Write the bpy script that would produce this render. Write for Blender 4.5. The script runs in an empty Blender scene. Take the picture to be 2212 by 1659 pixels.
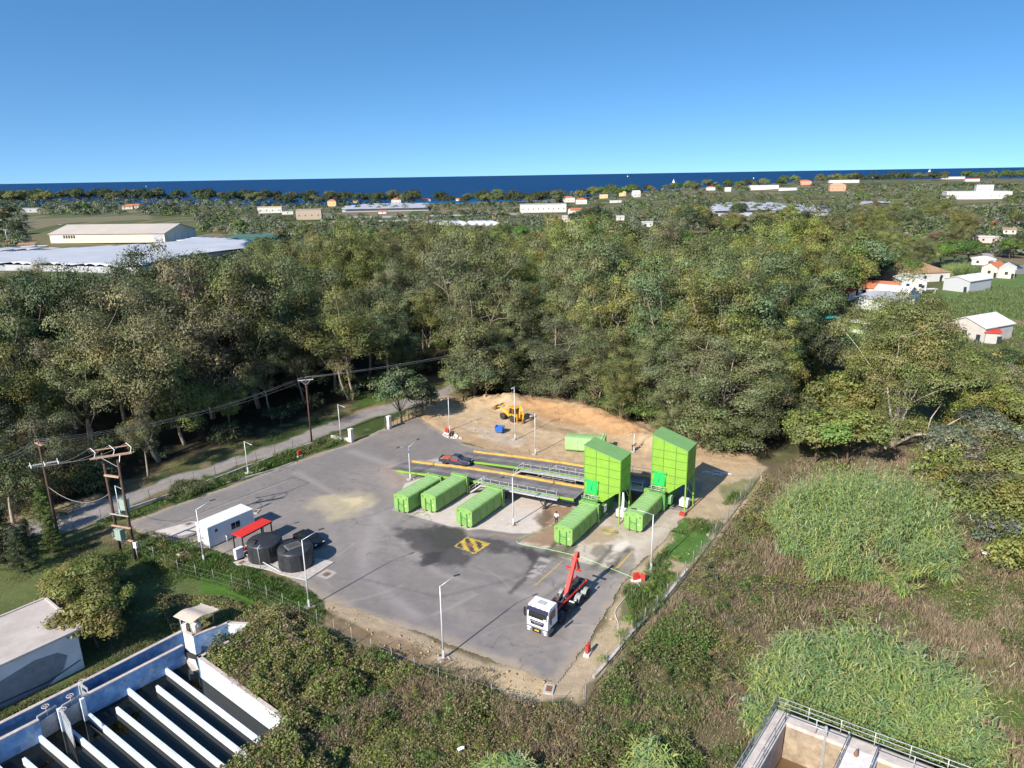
import bpy, bmesh, math, random
import numpy as np
from mathutils import Vector, Matrix
R = math.radians
sc = bpy.context.scene
C = sc.collection

# ------------------------------------------------------------------ camera
CAM_H = 42.5
FPX = 1538.0                      # focal length for a 2212 px wide picture
PITCH, ROLL = R(16.34), R(0.94)
_fw = Vector((0, math.cos(PITCH), -math.sin(PITCH)))
_r0 = Vector((1, 0, 0)); _u0 = _r0.cross(_fw)
_rt = _r0*math.cos(ROLL) - _u0*math.sin(ROLL)
_up = _r0*math.sin(ROLL) + _u0*math.cos(ROLL)
cam = bpy.data.cameras.new('camera'); cam.sensor_width = 36; cam.lens = FPX/2212*36
cam.clip_start = 0.5; cam.clip_end = 200000
camo = bpy.data.objects.new('camera', cam); C.objects.link(camo)
M = Matrix((_rt, _up, -_fw)).transposed().to_4x4(); M.translation = (0, 0, CAM_H)
camo.matrix_world = M
sc.camera = camo

# ------------------------------------------------------------------ sky, sun, exposure
SUN_AZ, SUN_EL = 218.0, 34.5      # where the sun stands (clockwise from +Y)
world = bpy.data.worlds.new('World'); sc.world = world; world.use_nodes = True
wn = world.node_tree; wn.nodes.clear()
sky = wn.nodes.new('ShaderNodeTexSky'); sky.sky_type = 'NISHITA'; sky.sun_disc = False
sky.sun_elevation = R(SUN_EL); sky.sun_rotation = R(SUN_AZ)
sky.altitude = 40; sky.air_density = 1.0; sky.dust_density = 0.9; sky.ozone_density = 1.0
tc = wn.nodes.new('ShaderNodeTexCoord'); mp = wn.nodes.new('ShaderNodeMapping')
mp.inputs['Scale'].default_value = (1, 1, 1.9)
mp.inputs['Location'].default_value = (0, 0, 0.20)

nz = wn.nodes.new('ShaderNodeVectorMath'); nz.operation = 'NORMALIZE'
hs = wn.nodes.new('ShaderNodeHueSaturation'); hs.inputs['Saturation'].default_value = 1.34; hs.inputs['Hue'].default_value = 0.498
bg = wn.nodes.new('ShaderNodeBackground'); bg.inputs['Strength'].default_value = 0.148
wo = wn.nodes.new('ShaderNodeOutputWorld')
wn.links.new(tc.outputs['Generated'], mp.inputs['Vector']); wn.links.new(mp.outputs['Vector'], nz.inputs[0])
wn.links.new(nz.outputs['Vector'], sky.inputs['Vector'])
wn.links.new(sky.outputs['Color'], hs.inputs['Color']); wn.links.new(hs.outputs['Color'], bg.inputs['Color'])
wn.links.new(bg.outputs['Background'], wo.inputs['Surface'])

sun = bpy.data.lights.new('sun', 'SUN'); sun.energy = 5.0; sun.angle = R(0.53); sun.color = (1.0, 0.935, 0.84)
suno = bpy.data.objects.new('sun', sun); C.objects.link(suno)
_az = R(SUN_AZ); _el = R(SUN_EL)
to_sun = Vector((math.sin(_az)*math.cos(_el), math.cos(_az)*math.cos(_el), math.sin(_el)))
suno.rotation_euler = to_sun.to_track_quat('Z', 'Y').to_euler()
suno.location = (-60, -60, 120)
sc.view_settings.view_transform = 'Standard'; sc.view_settings.look = 'None'
sc.view_settings.exposure = 0.60; sc.view_settings.gamma = 1.0
sc.view_settings.use_curve_mapping = False
cy = sc.cycles
cy.use_denoising = True
cy.max_bounces = 5; cy.diffuse_bounces = 3; cy.glossy_bounces = 2; cy.transmission_bounces = 4; cy.transparent_max_bounces = 6
cy.caustics_reflective = False; cy.caustics_refractive = False
cy.use_adaptive_sampling = True; cy.adaptive_threshold = 0.02

# ------------------------------------------------------------------ survey helpers: a point of the plan from its sighting
def g(x, y, z=0.0):
    d = _fw*FPX + _rt*(x-1106.0) - _up*(y-829.5)
    t = (z-CAM_H)/d.z
    return Vector((d.x*t, d.y*t, z))
def zz(x0, y0, s):                # an enlarged survey sheet: origin and enlargement
    return lambda x, y, z=0.0: g((x0+x/s)/1.15732, (y0+y/s)/1.15732, z)
z1 = zz(940, 1040, 2.6333)
z2 = zz(1240, 1340, 5.53)
z3 = zz(1000, 940, 3.45625)
z4 = zz(440, 1220, 5.0273)
z5 = zz(0, 1460, 2.9105)
z6 = zz(0, 920, 2.30417)
z7 = zz(1780, 1100, 2.0231)
z8 = zz(1900, 560, 3.3515)
zA = zz(0, 400, 2.5721)
zT = zz(1780, 1600, 2.8359)
zS = zz(1560, 1080, 3.4556)
def mpp(p):                       # metres that one survey pixel spans at a point
    return (Vector(p)-Vector((0, 0, CAM_H))).dot(_fw)/FPX

# ------------------------------------------------------------------ numpy noise
class Noise:
    def __init__(s, seed):
        s.t = np.random.RandomState(seed).rand(256, 256)
    def one(s, x, y):
        xi = np.floor(x).astype(int); yi = np.floor(y).astype(int)
        fx = x-xi; fy = y-yi; fx = fx*fx*(3-2*fx); fy = fy*fy*(3-2*fy)
        a = s.t[xi & 255, yi & 255]; b = s.t[(xi+1) & 255, yi & 255]
        c = s.t[xi & 255, (yi+1) & 255]; d = s.t[(xi+1) & 255, (yi+1) & 255]
        return (a*(1-fx)+b*fx)*(1-fy)+(c*(1-fx)+d*fx)*fy
    def fbm(s, x, y, sc_=1.0, o=4):
        r = 0; amp = 0.5; tot = 0
        x = np.asarray(x, float)/sc_; y = np.asarray(y, float)/sc_
        for k in range(o):
            r = r+amp*s.one(x+k*17.3, y+k*9.1); tot += amp; amp *= 0.5; x = x*2.03; y = y*2.03
        return r/tot
NZ = Noise(5); NZ2 = Noise(11); NZ3 = Noise(23)
def sstep(a, b, x):
    t = np.clip((x-a)/(b-a), 0, 1); return t*t*(3-2*t)
def inside(poly, X, Y):
    X = np.asarray(X); Y = np.asarray(Y); r = np.zeros(X.shape, bool); n = len(poly)
    for i in range(n):
        x1, y1 = poly[i][0], poly[i][1]; x2, y2 = poly[(i+1) % n][0], poly[(i+1) % n][1]
        if y1 == y2: continue
        c = ((y1 > Y) != (y2 > Y)) & (X < (x2-x1)*(Y-y1)/(y2-y1)+x1); r ^= c
    return r
def dseg(X, Y, a, b):
    ax, ay = a[0], a[1]; dx, dy = b[0]-ax, b[1]-ay
    L = dx*dx+dy*dy+1e-9
    t = np.clip(((X-ax)*dx+(Y-ay)*dy)/L, 0, 1)
    return np.hypot(X-ax-t*dx, Y-ay-t*dy)
def dline(pts, X, Y):
    d = np.full(np.shape(X), 1e9)
    for i in range(len(pts)-1): d = np.minimum(d, dseg(X, Y, pts[i], pts[i+1]))
    return d
def sdist(poly, X, Y):            # negative inside
    d = dline(list(poly)+[poly[0]], X, Y)
    return np.where(inside(poly, X, Y), -d, d)

# ------------------------------------------------------------------ materials
_mats = {}
def nodes_of(m):
    m.use_nodes = True; nt = m.node_tree; b = nt.nodes['Principled BSDF']; return nt, b
def mat(name, col, rough=0.6, metal=0.0, var=0.12, scale=3.0, bump=0.0, spec=0.4, dirt=None, dscale=0.7, darken=None):
    """plain surface with a little wear: large and small noise in its colour, optional dirt colour and bump"""
    if name in _mats: return _mats[name]
    m = bpy.data.materials.new(name); nt, b = nodes_of(m); N = nt.nodes; Lk = nt.links
    tcn = N.new('ShaderNodeTexCoord')
    n1 = N.new('ShaderNodeTexNoise'); n1.inputs['Scale'].default_value = scale; n1.inputs['Detail'].default_value = 6; n1.inputs['Roughness'].default_value = 0.65
    Lk.new(tcn.outputs['Object'], n1.inputs['Vector'])
    mr = N.new('ShaderNodeMapRange'); mr.inputs['From Min'].default_value = 0.3; mr.inputs['From Max'].default_value = 0.7
    mr.inputs['To Min'].default_value = 1-var; mr.inputs['To Max'].default_value = 1+var
    Lk.new(n1.outputs['Fac'], mr.inputs['Value'])
    mx = N.new('ShaderNodeVectorMath'); mx.operation = 'SCALE'; mx.inputs[0].default_value = col[:3]
    Lk.new(mr.outputs['Result'], mx.inputs['Scale'])
    out = mx.outputs['Vector']
    if dirt is not None:
        n2 = N.new('ShaderNodeTexNoise'); n2.inputs['Scale'].default_value = dscale; n2.inputs['Detail'].default_value = 8; n2.inputs['Roughness'].default_value = 0.7
        Lk.new(tcn.outputs['Object'], n2.inputs['Vector'])
        m2 = N.new('ShaderNodeMapRange'); m2.inputs['From Min'].default_value = 0.48; m2.inputs['From Max'].default_value = 0.72; m2.inputs['To Max'].default_value = 0.75
        Lk.new(n2.outputs['Fac'], m2.inputs['Value'])
        mi = N.new('ShaderNodeMix'); mi.data_type = 'RGBA'; Lk.new(m2.outputs['Result'], mi.inputs['Factor'])
        Lk.new(out, mi.inputs['A']); mi.inputs['B'].default_value = (*dirt, 1); out = mi.outputs['Result']
    Lk.new(out, b.inputs['Base Color'])
    b.inputs['Roughness'].default_value = rough; b.inputs['Metallic'].default_value = metal
    b.inputs['Specular IOR Level'].default_value = spec
    if bump:
        bp = N.new('ShaderNodeBump'); bp.inputs['Strength'].default_value = bump; bp.inputs['Distance'].default_value = 0.05
        Lk.new(n1.outputs['Fac'], bp.inputs['Height']); Lk.new(bp.outputs['Normal'], b.inputs['Normal'])
    _mats[name] = m; return m
def attr_mat(name, rough=0.9, scale=2.5, amt=0.25, bump=0.4, bd=0.08, scale2=14.0, spec=0.2):
    """ground-like surface: its painted survey colours times two noises"""
    m = bpy.data.materials.new(name); nt, b = nodes_of(m); N = nt.nodes; Lk = nt.links
    at = N.new('ShaderNodeAttribute'); at.attribute_name = 'Col'
    geo = N.new('ShaderNodeNewGeometry')
    n1 = N.new('ShaderNodeTexNoise'); n1.inputs['Scale'].default_value = scale; n1.inputs['Detail'].default_value = 7; n1.inputs['Roughness'].default_value = 0.7
    n2 = N.new('ShaderNodeTexNoise'); n2.inputs['Scale'].default_value = scale2; n2.inputs['Detail'].default_value = 4
    for n in (n1, n2): Lk.new(geo.outputs['Position'], n.inputs['Vector'])
    ad = N.new('ShaderNodeMath'); ad.operation = 'ADD'; Lk.new(n1.outputs['Fac'], ad.inputs[0]); Lk.new(n2.outputs['Fac'], ad.inputs[1])
    mr = N.new('ShaderNodeMapRange'); mr.inputs['From Min'].default_value = 0.65; mr.inputs['From Max'].default_value = 1.35
    mr.inputs['To Min'].default_value = 1-amt; mr.inputs['To Max'].default_value = 1+amt; Lk.new(ad.outputs[0], mr.inputs['Value'])
    mx = N.new('ShaderNodeVectorMath'); mx.operation = 'SCALE'; Lk.new(at.outputs['Color'], mx.inputs[0]); Lk.new(mr.outputs['Result'], mx.inputs['Scale'])
    Lk.new(mx.outputs['Vector'], b.inputs['Base Color'])
    b.inputs['Roughness'].default_value = rough; b.inputs['Specular IOR Level'].default_value = spec
    bp = N.new('ShaderNodeBump'); bp.inputs['Strength'].default_value = bump; bp.inputs['Distance'].default_value = bd
    Lk.new(ad.outputs[0], bp.inputs['Height']); Lk.new(bp.outputs['Normal'], b.inputs['Normal'])
    return m
def leaf_mat(name, trans=0.15, rough=0.55):
    """foliage: vertex tone x the plant's own colour, slightly different for every plant"""
    m = bpy.data.materials.new(name); m.use_nodes = True; nt = m.node_tree; N = nt.nodes; Lk = nt.links; N.clear()
    at = N.new('ShaderNodeAttribute'); at.attribute_name = 'Col'
    oi = N.new('ShaderNodeObjectInfo')
    mu = N.new('ShaderNodeVectorMath'); mu.operation = 'MULTIPLY'; Lk.new(at.outputs['Color'], mu.inputs[0]); Lk.new(oi.outputs['Color'], mu.inputs[1])
    d = N.new('ShaderNodeBsdfDiffuse'); t = N.new('ShaderNodeBsdfTranslucent'); gl = N.new('ShaderNodeBsdfGlossy')
    gl.inputs['Roughness'].default_value = rough; gl.inputs['Color'].default_value = (0.5, 0.52, 0.5, 1)
    Lk.new(mu.outputs['Vector'], d.inputs['Color']); Lk.new(mu.outputs['Vector'], t.inputs['Color'])
    a = N.new('ShaderNodeMixShader'); a.inputs[0].default_value = trans; Lk.new(d.outputs[0], a.inputs[1]); Lk.new(t.outputs[0], a.inputs[2])
    b = N.new('ShaderNodeMixShader'); b.inputs[0].default_value = 0.05; Lk.new(a.outputs[0], b.inputs[1]); Lk.new(gl.outputs[0], b.inputs[2])
    o = N.new('ShaderNodeOutputMaterial'); Lk.new(b.outputs[0], o.inputs['Surface'])
    return m

# ------------------------------------------------------------------ objects
def tag(o, label=None, cat=None, group=None, kind=None):
    if label: o['label'] = label
    if cat: o['category'] = cat
    if group: o['group'] = group
    if kind: o['kind'] = kind
    return o
def thing(name, label, cat, loc=(0, 0, 0), rz=0.0, group=None):
    o = bpy.data.objects.new(name, None); C.objects.link(o); o.empty_display_size = 0.5
    o.location = loc; o.rotation_euler = (0, 0, rz)
    return tag(o, label, cat, group)
def link(name, me, parent=None, loc=None, rz=None):
    o = bpy.data.objects.new(name, me); C.objects.link(o)
    if parent is not None: o.parent = parent
    if loc is not None: o.location = loc
    if rz is not None: o.rotation_euler = (0, 0, rz)
    return o
def npmesh(name, V, F, mats, colors=None, smooth=False, midx=None):
    """V (n,3), F (m,k) -> mesh, colours per vertex"""
    me = bpy.data.meshes.new(name); V = np.asarray(V, np.float32); F = np.asarray(F, np.int32)
    m, k = F.shape
    me.vertices.add(len(V)); me.vertices.foreach_set('co', V.ravel())
    me.loops.add(m*k); me.loops.foreach_set('vertex_index', F.ravel())
    me.polygons.add(m); me.polygons.foreach_set('loop_start', np.arange(0, m*k, k, dtype=np.int32))
    me.polygons.foreach_set('loop_total', np.full(m, k, np.int32))
    if midx is not None: me.polygons.foreach_set('material_index', np.asarray(midx, np.int32))
    if smooth: me.polygons.foreach_set('use_smooth', np.ones(m, bool))
    if colors is not None:
        a = me.color_attributes.new('Col', 'FLOAT_COLOR', 'POINT')
        c = np.ones((len(V), 4), np.float32); c[:, :3] = colors; a.data.foreach_set('color', c.ravel())
    for mm in (mats if isinstance(mats, (list, tuple)) else [mats]): me.materials.append(mm)
    me.update(calc_edges=True); me.validate(clean_customdata=False)
    return me
class MB:
    """collects solids; build() links them as ONE mesh object"""
    def __init__(s): s.v = []; s.f = []; s.mi = []; s.sm = []
    def add(s, vs, fs, mi=0, sm=False):
        o = len(s.v); s.v += [tuple(v) for v in vs]; s.f += [tuple(i+o for i in f) for f in fs]
        s.mi += [mi]*len(fs); s.sm += [sm]*len(fs); return s
    def box(s, c, d, rz=0, mi=0, tilt=None):
        x, y, z = d[0]/2, d[1]/2, d[2]/2
        vs = [Vector((a*x, b*y, e*z)) for a in (-1, 1) for b in (-1, 1) for e in (-1, 1)]
        Mx = Matrix.Rotation(rz, 3, 'Z')
        if tilt is not None: Mx = Mx @ tilt
        vs = [Mx @ v + Vector(c) for v in vs]
        return s.add(vs, [(0, 1, 3, 2), (4, 6, 7, 5), (0, 4, 5, 1), (2, 3, 7, 6), (0, 2, 6, 4), (1, 5, 7, 3)], mi)
    def bx(s, x0, x1, y0, y1, z0, z1, mi=0):
        return s.box(((x0+x1)/2, (y0+y1)/2, (z0+z1)/2), (abs(x1-x0), abs(y1-y0), abs(z1-z0)), 0, mi)
    def prism(s, poly, z0, z1, mi=0):       # poly xy; z0/z1 numbers or per-vertex lists
        n = len(poly); a = z0 if isinstance(z0, (list, tuple)) else [z0]*n; b = z1 if isinstance(z1, (list, tuple)) else [z1]*n
        vs = [(p[0], p[1], a[i]) for i, p in enumerate(poly)]+[(p[0], p[1], b[i]) for i, p in enumerate(poly)]
        fs = [tuple(range(n))[::-1], tuple(range(n, 2*n))]+[(i, (i+1) % n, n+(i+1) % n, n+i) for i in range(n)]
        return s.add(vs, fs, mi)
    def exy(s, prof, y0, y1, mi=0, sm=False):   # profile in x,z extruded along y
        n = len(prof)
        vs = [(p[0], y0, p[1]) for p in prof]+[(p[0], y1, p[1]) for p in prof]
        fs = [tuple(range(n)), tuple(range(n, 2*n))[::-1]]+[(i, n+i, n+(i+1) % n, (i+1) % n) for i in range(n)]
        return s.add(vs, fs, mi, sm)
    def exx(s, prof, x0, x1, mi=0, sm=False):   # profile in y,z extruded along x
        n = len(prof)
        vs = [(x0, p[0], p[1]) for p in prof]+[(x1, p[0], p[1]) for p in prof]
        fs = [tuple(range(n)), tuple(range(n, 2*n))[::-1]]+[(i, n+i, n+(i+1) % n, (i+1) % n) for i in range(n)]
        return s.add(vs, fs, mi, sm)
    def bar(s, a, b, r=0.03, n=6, mi=0, r2=None, caps=True):
        a = Vector(a); b = Vector(b); d = b-a
        if d.length < 1e-6: return s
        q = d.to_track_quat('Z', 'Y').to_matrix(); r2 = r if r2 is None else r2
        vs = []
        for P, rr in ((a, r), (b, r2)):
            for i in range(n):
                t = 2*math.pi*i/n; vs.append(P+q @ Vector((rr*math.cos(t), rr*math.sin(t), 0)))
        fs = [(i, (i+1) % n, n+(i+1) % n, n+i) for i in range(n)]
        if caps: fs += [tuple(range(n))[::-1], tuple(range(n, 2*n))]
        return s.add(vs, fs, mi, n > 4)
    def beam(s, a, b, w, h, mi=0):           # rectangular bar
        a = Vector(a); b = Vector(b); d = (b-a); L = d.length; d.normalize()
        up = Vector((0, 0, 1)) if abs(d.z) < 0.95 else Vector((0, 1, 0))
        x = d.cross(up).normalized(); y = x.cross(d).normalized()
        vs = [P+x*(i*w/2)+y*(j*h/2) for P in (a, b) for i, j in ((-1, -1), (1, -1), (1, 1), (-1, 1))]
        return s.add(vs, [(0, 1, 2, 3), (4, 7, 6, 5), (0, 4, 5, 1), (1, 5, 6, 2), (2, 6, 7, 3), (3, 7, 4, 0)], mi)
    def tube(s, pts, r, n=6, mi=0):
        pts = [Vector(p) for p in pts]; rs = r if isinstance(r, (list, tuple)) else [r]*len(pts)
        vs = []; fs = []
        for k, P in enumerate(pts):
            d = (pts[min(k+1, len(pts)-1)]-pts[max(k-1, 0)])
            if d.length < 1e-9: d = Vector((0, 0, 1))
            q = d.to_track_quat('Z', 'Y').to_matrix()
            if k == 0: px = q @ Vector((1, 0, 0))
            dn = d.normalized(); px = (px-dn*px.dot(dn)).normalized(); py = dn.cross(px)
            for i in range(n):
                t = 2*math.pi*i/n; vs.append(P+px*(rs[k]*math.cos(t))+py*(rs[k]*math.sin(t)))
        for k in range(len(pts)-1):
            for i in range(n): fs.append((k*n+i, k*n+(i+1) % n, (k+1)*n+(i+1) % n, (k+1)*n+i))
        fs += [tuple(range(n))[::-1], tuple(range((len(pts)-1)*n, len(pts)*n))]
        return s.add(vs, fs, mi, True)
    def lathe(s, prof, c=(0, 0, 0), n=24, axis='Z', mi=0, sm=True):   # prof: (r, h)
        vs = []; c = Vector(c)
        for r_, h in prof:
            for i in range(n):
                t = 2*math.pi*i/n; a, b = r_*math.cos(t), r_*math.sin(t)
                vs.append(c+(Vector((a, b, h)) if axis == 'Z' else Vector((h, a, b)) if axis == 'X' else Vector((b, h, a))))
        fs = []
        for k in range(len(prof)-1):
            for i in range(n): fs.append((k*n+i, k*n+(i+1) % n, (k+1)*n+(i+1) % n, (k+1)*n+i))
        m = len(prof)
        fs += [tuple(range(n))[::-1], tuple(range((m-1)*n, m*n))]
        return s.add(vs, fs, mi, sm)
    def build(s, name, mats, parent=None, bevel=0.0, loc=None, rz=None, seg=2):
        me = bpy.data.meshes.new(name); me.from_pydata(s.v, [], s.f)
        for mm in (mats if isinstance(mats, (list, tuple)) else [mats]): me.materials.append(mm)
        me.polygons.foreach_set('material_index', s.mi); me.polygons.foreach_set('use_smooth', s.sm)
        bm = bmesh.new(); bm.from_mesh(me); bmesh.ops.recalc_face_normals(bm, faces=bm.faces); bm.to_mesh(me); bm.free()
        o = link(name, me, parent, loc, rz)
        if bevel:
            md = o.modifiers.new('bevel', 'BEVEL'); md.width = bevel; md.segments = seg; md.limit_method = 'ANGLE'; md.angle_limit = R(40)
        return o
def text_mesh(name, body, size, material, parent, loc, rot, extrude=0.006):
    cu = bpy.data.curves.new(name, 'FONT'); cu.body = body; cu.size = size; cu.extrude = extrude; cu.align_x = 'CENTER'; cu.align_y = 'CENTER'
    t = bpy.data.objects.new(name, cu); C.objects.link(t)
    dg = bpy.context.evaluated_depsgraph_get(); me = bpy.data.meshes.new_from_object(t.evaluated_get(dg))
    bpy.data.objects.remove(t); bpy.data.curves.remove(cu)
    me.name = name; me.materials.clear(); me.materials.append(material)
    o = link(name, me, parent); o.location = loc; o.rotation_euler = rot
    return o
def copy_thing(root, loc, rz=0, label=None, group=None, scale=None):
    r = root.copy(); C.objects.link(r); r.location = loc; r.rotation_euler = (0, 0, rz)
    if scale is not None: r.scale = scale if isinstance(scale, (tuple, list)) else (scale,)*3
    if label: r['label'] = label
    if group: r['group'] = group
    for ch in root.children:
        c = ch.copy(); C.objects.link(c); c.parent = r
        for gch in ch.children:
            d = gch.copy(); C.objects.link(d); d.parent = c
    return r
# ================================================================== GROUND
def PX(pts, z=0.0): return [p if isinstance(p, Vector) else g(p[0], p[1], z) for p in pts]
basin_poly = [z5(-700, 1260), z5(-30, 1010), z5(1322, 342), z5(1400, 372), z5(1660, 268), z5(1830, 285), z5(1700, 400), z5(1435, 530), z5(2110, 1010), z5(1500, 1500), z5(-400, 2300)]
ASPHALT = PX([(1205, 1478), (690, 1290), (600, 1240), (520, 1205), (440, 1185), (300, 1150), (270, 1130), (330, 1108), (480, 1055), (640, 996), (700, 975), (765, 955), (845, 918), (905, 900), (950, 930), (1010, 960), (1120, 985), (1250, 1000), (1400, 1018), (1520, 1040), (1480, 1118), (1432, 1172), (1380, 1222), (1345, 1262), (1310, 1330), (1262, 1405)])
DIRT = PX([(840, 920), (905, 880), (960, 850), (1010, 862), (1090, 850), (1240, 862), (1330, 895), (1470, 945), (1620, 985), (1650, 1040), (1600, 1110), (1480, 1120), (1500, 1050), (1300, 1010), (1110, 985), (980, 945), (900, 905)])
LANE_FAR = [z6(-400, 1010), z6(40, 915), z6(350, 832), z6(620, 745), z6(730, 715), z6(960, 648), z6(1270, 545), z6(1500, 475), z6(1700, 398), z6(1930, 310), z6(2130, 235), g(950, 842), g(1010, 800), g(1060, 770)]
LANE_NEAR = [z6(-400, 1130), z6(160, 960), z6(450, 925), z6(560, 880), z6(700, 810), z6(920, 722), z6(1200, 612), z6(1420, 548), z6(1640, 480), z6(1800, 420), z6(1900, 370), z6(2100, 300), g(965, 858), g(1030, 812), g(1080, 775)]
LANE = LANE_FAR+LANE_NEAR[::-1]
MOUND = [g(1040, 868), g(1120, 868), g(1200, 878), g(1290, 902), g(1370, 938), g(1415, 960)]
FIELD_R = PX([(1990, 640), (2120, 590), (2400, 590), (2400, 760), (2230, 740), (2140, 720), (2060, 670)])
WOOD_A = PX([(-500, 1270), (-60, 1180), (0, 1150), (140, 1090), (330, 1022), (520, 955), (700, 893), (830, 852), (950, 805), (1030, 770), (1040, 720), (1000, 680), (900, 660), (700, 655), (560, 665), (420, 690), (200, 730), (0, 750), (-400, 800)])
WOOD_B = PX([(965, 838), (1040, 862), (1120, 858), (1200, 868), (1300, 895), (1400, 930), (1500, 968), (1600, 990), (1660, 985), (1715, 930), (1720, 830), (1740, 740), (1770, 690), (1830, 650), (1900, 610), (1830, 580), (1600, 590), (1400, 600), (1200, 600), (1050, 640), (1010, 700), (1060, 760), (1000, 800)])
FENCE_R = [g(1640, 1030), g(1590, 1100), g(1535, 1170), g(1490, 1232), g(1430, 1310), g(1370, 1370), g(1330, 1420), g(1290, 1465), g(1262, 1530)]
FENCE_B = [g(1262, 1530), g(1185, 1535), g(1132, 1534), g(1070, 1520), g(1000, 1495), g(945, 1480), g(870, 1448), g(790, 1410), g(700, 1360), g(640, 1330), g(560, 1290), g(480, 1265), g(380, 1240), g(310, 1200), g(220, 1170)]
FENCE_L = [z6(260, 990), z6(460, 912), z6(565, 875), z6(700, 810), z6(850, 765), z6(1010, 700), z6(1265, 607), z6(1420, 560), z6(1550, 510), z6(1690, 462), z6(1760, 438), z6(1885, 402)]

def mound_h(X, Y):
    d = dline(MOUND, X, Y)
    h = 1.15*np.exp(-(d/2.7)**2)*(0.35+1.3*NZ.fbm(X, Y, 4.0))+.9*np.exp(-(d/3.4)**2)*(NZ2.fbm(X, Y, .9, 3)-.4)
    p = g(1075, 880); q = g(1079, 876)
    h = h+1.6*np.clip(1-np.hypot(X-p.x-2.2, Y-p.y-1)/3.6, 0, 1)*0.9
    return h
def rise(X, Y):
    a = np.degrees(np.arctan2(X, Y)); r = np.hypot(X, Y)
    return 9.0*sstep(500, 850, r)*sstep(-12, -27, a)+7*sstep(800, 1300, r)*sstep(5, 14, a)+8*sstep(900, 1800, r)*sstep(16, 24, a)
_basinxy = [(p.x, p.y) for p in basin_poly]
def ground_h(X, Y):
    r = np.hypot(X, Y)
    h = 0.10*(NZ.fbm(X, Y, 6)-0.5)+0.35*(NZ2.fbm(X, Y, 25)-0.5)*sstep(30, 60, r)
    # flat under the yard
    da = sdist(ASPHALT, X, Y); h = h*sstep(0.5, 6, da)
    h = np.where(da < 1.2, np.minimum(h, 0)-0.10*sstep(1.2, -0.5, da), h)
    sc_ = (r > 40) & (r < 170)
    ddt = sdist([(p.x, p.y) for p in DIRT], X, Y); h = h+np.where(sc_, mound_h(X, Y), 0)+rise(X, Y)+sstep(1.5, -1.5, ddt)*.22*(NZ3.fbm(X, Y, 1.3, 4)-.5)*sstep(0, 2, da)
    # the big pond hole: ground falls away inside its walls
    return h
def cmix(col, c, w):
    w = w[..., None]; return col*(1-w)+np.array(c)*w
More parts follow.
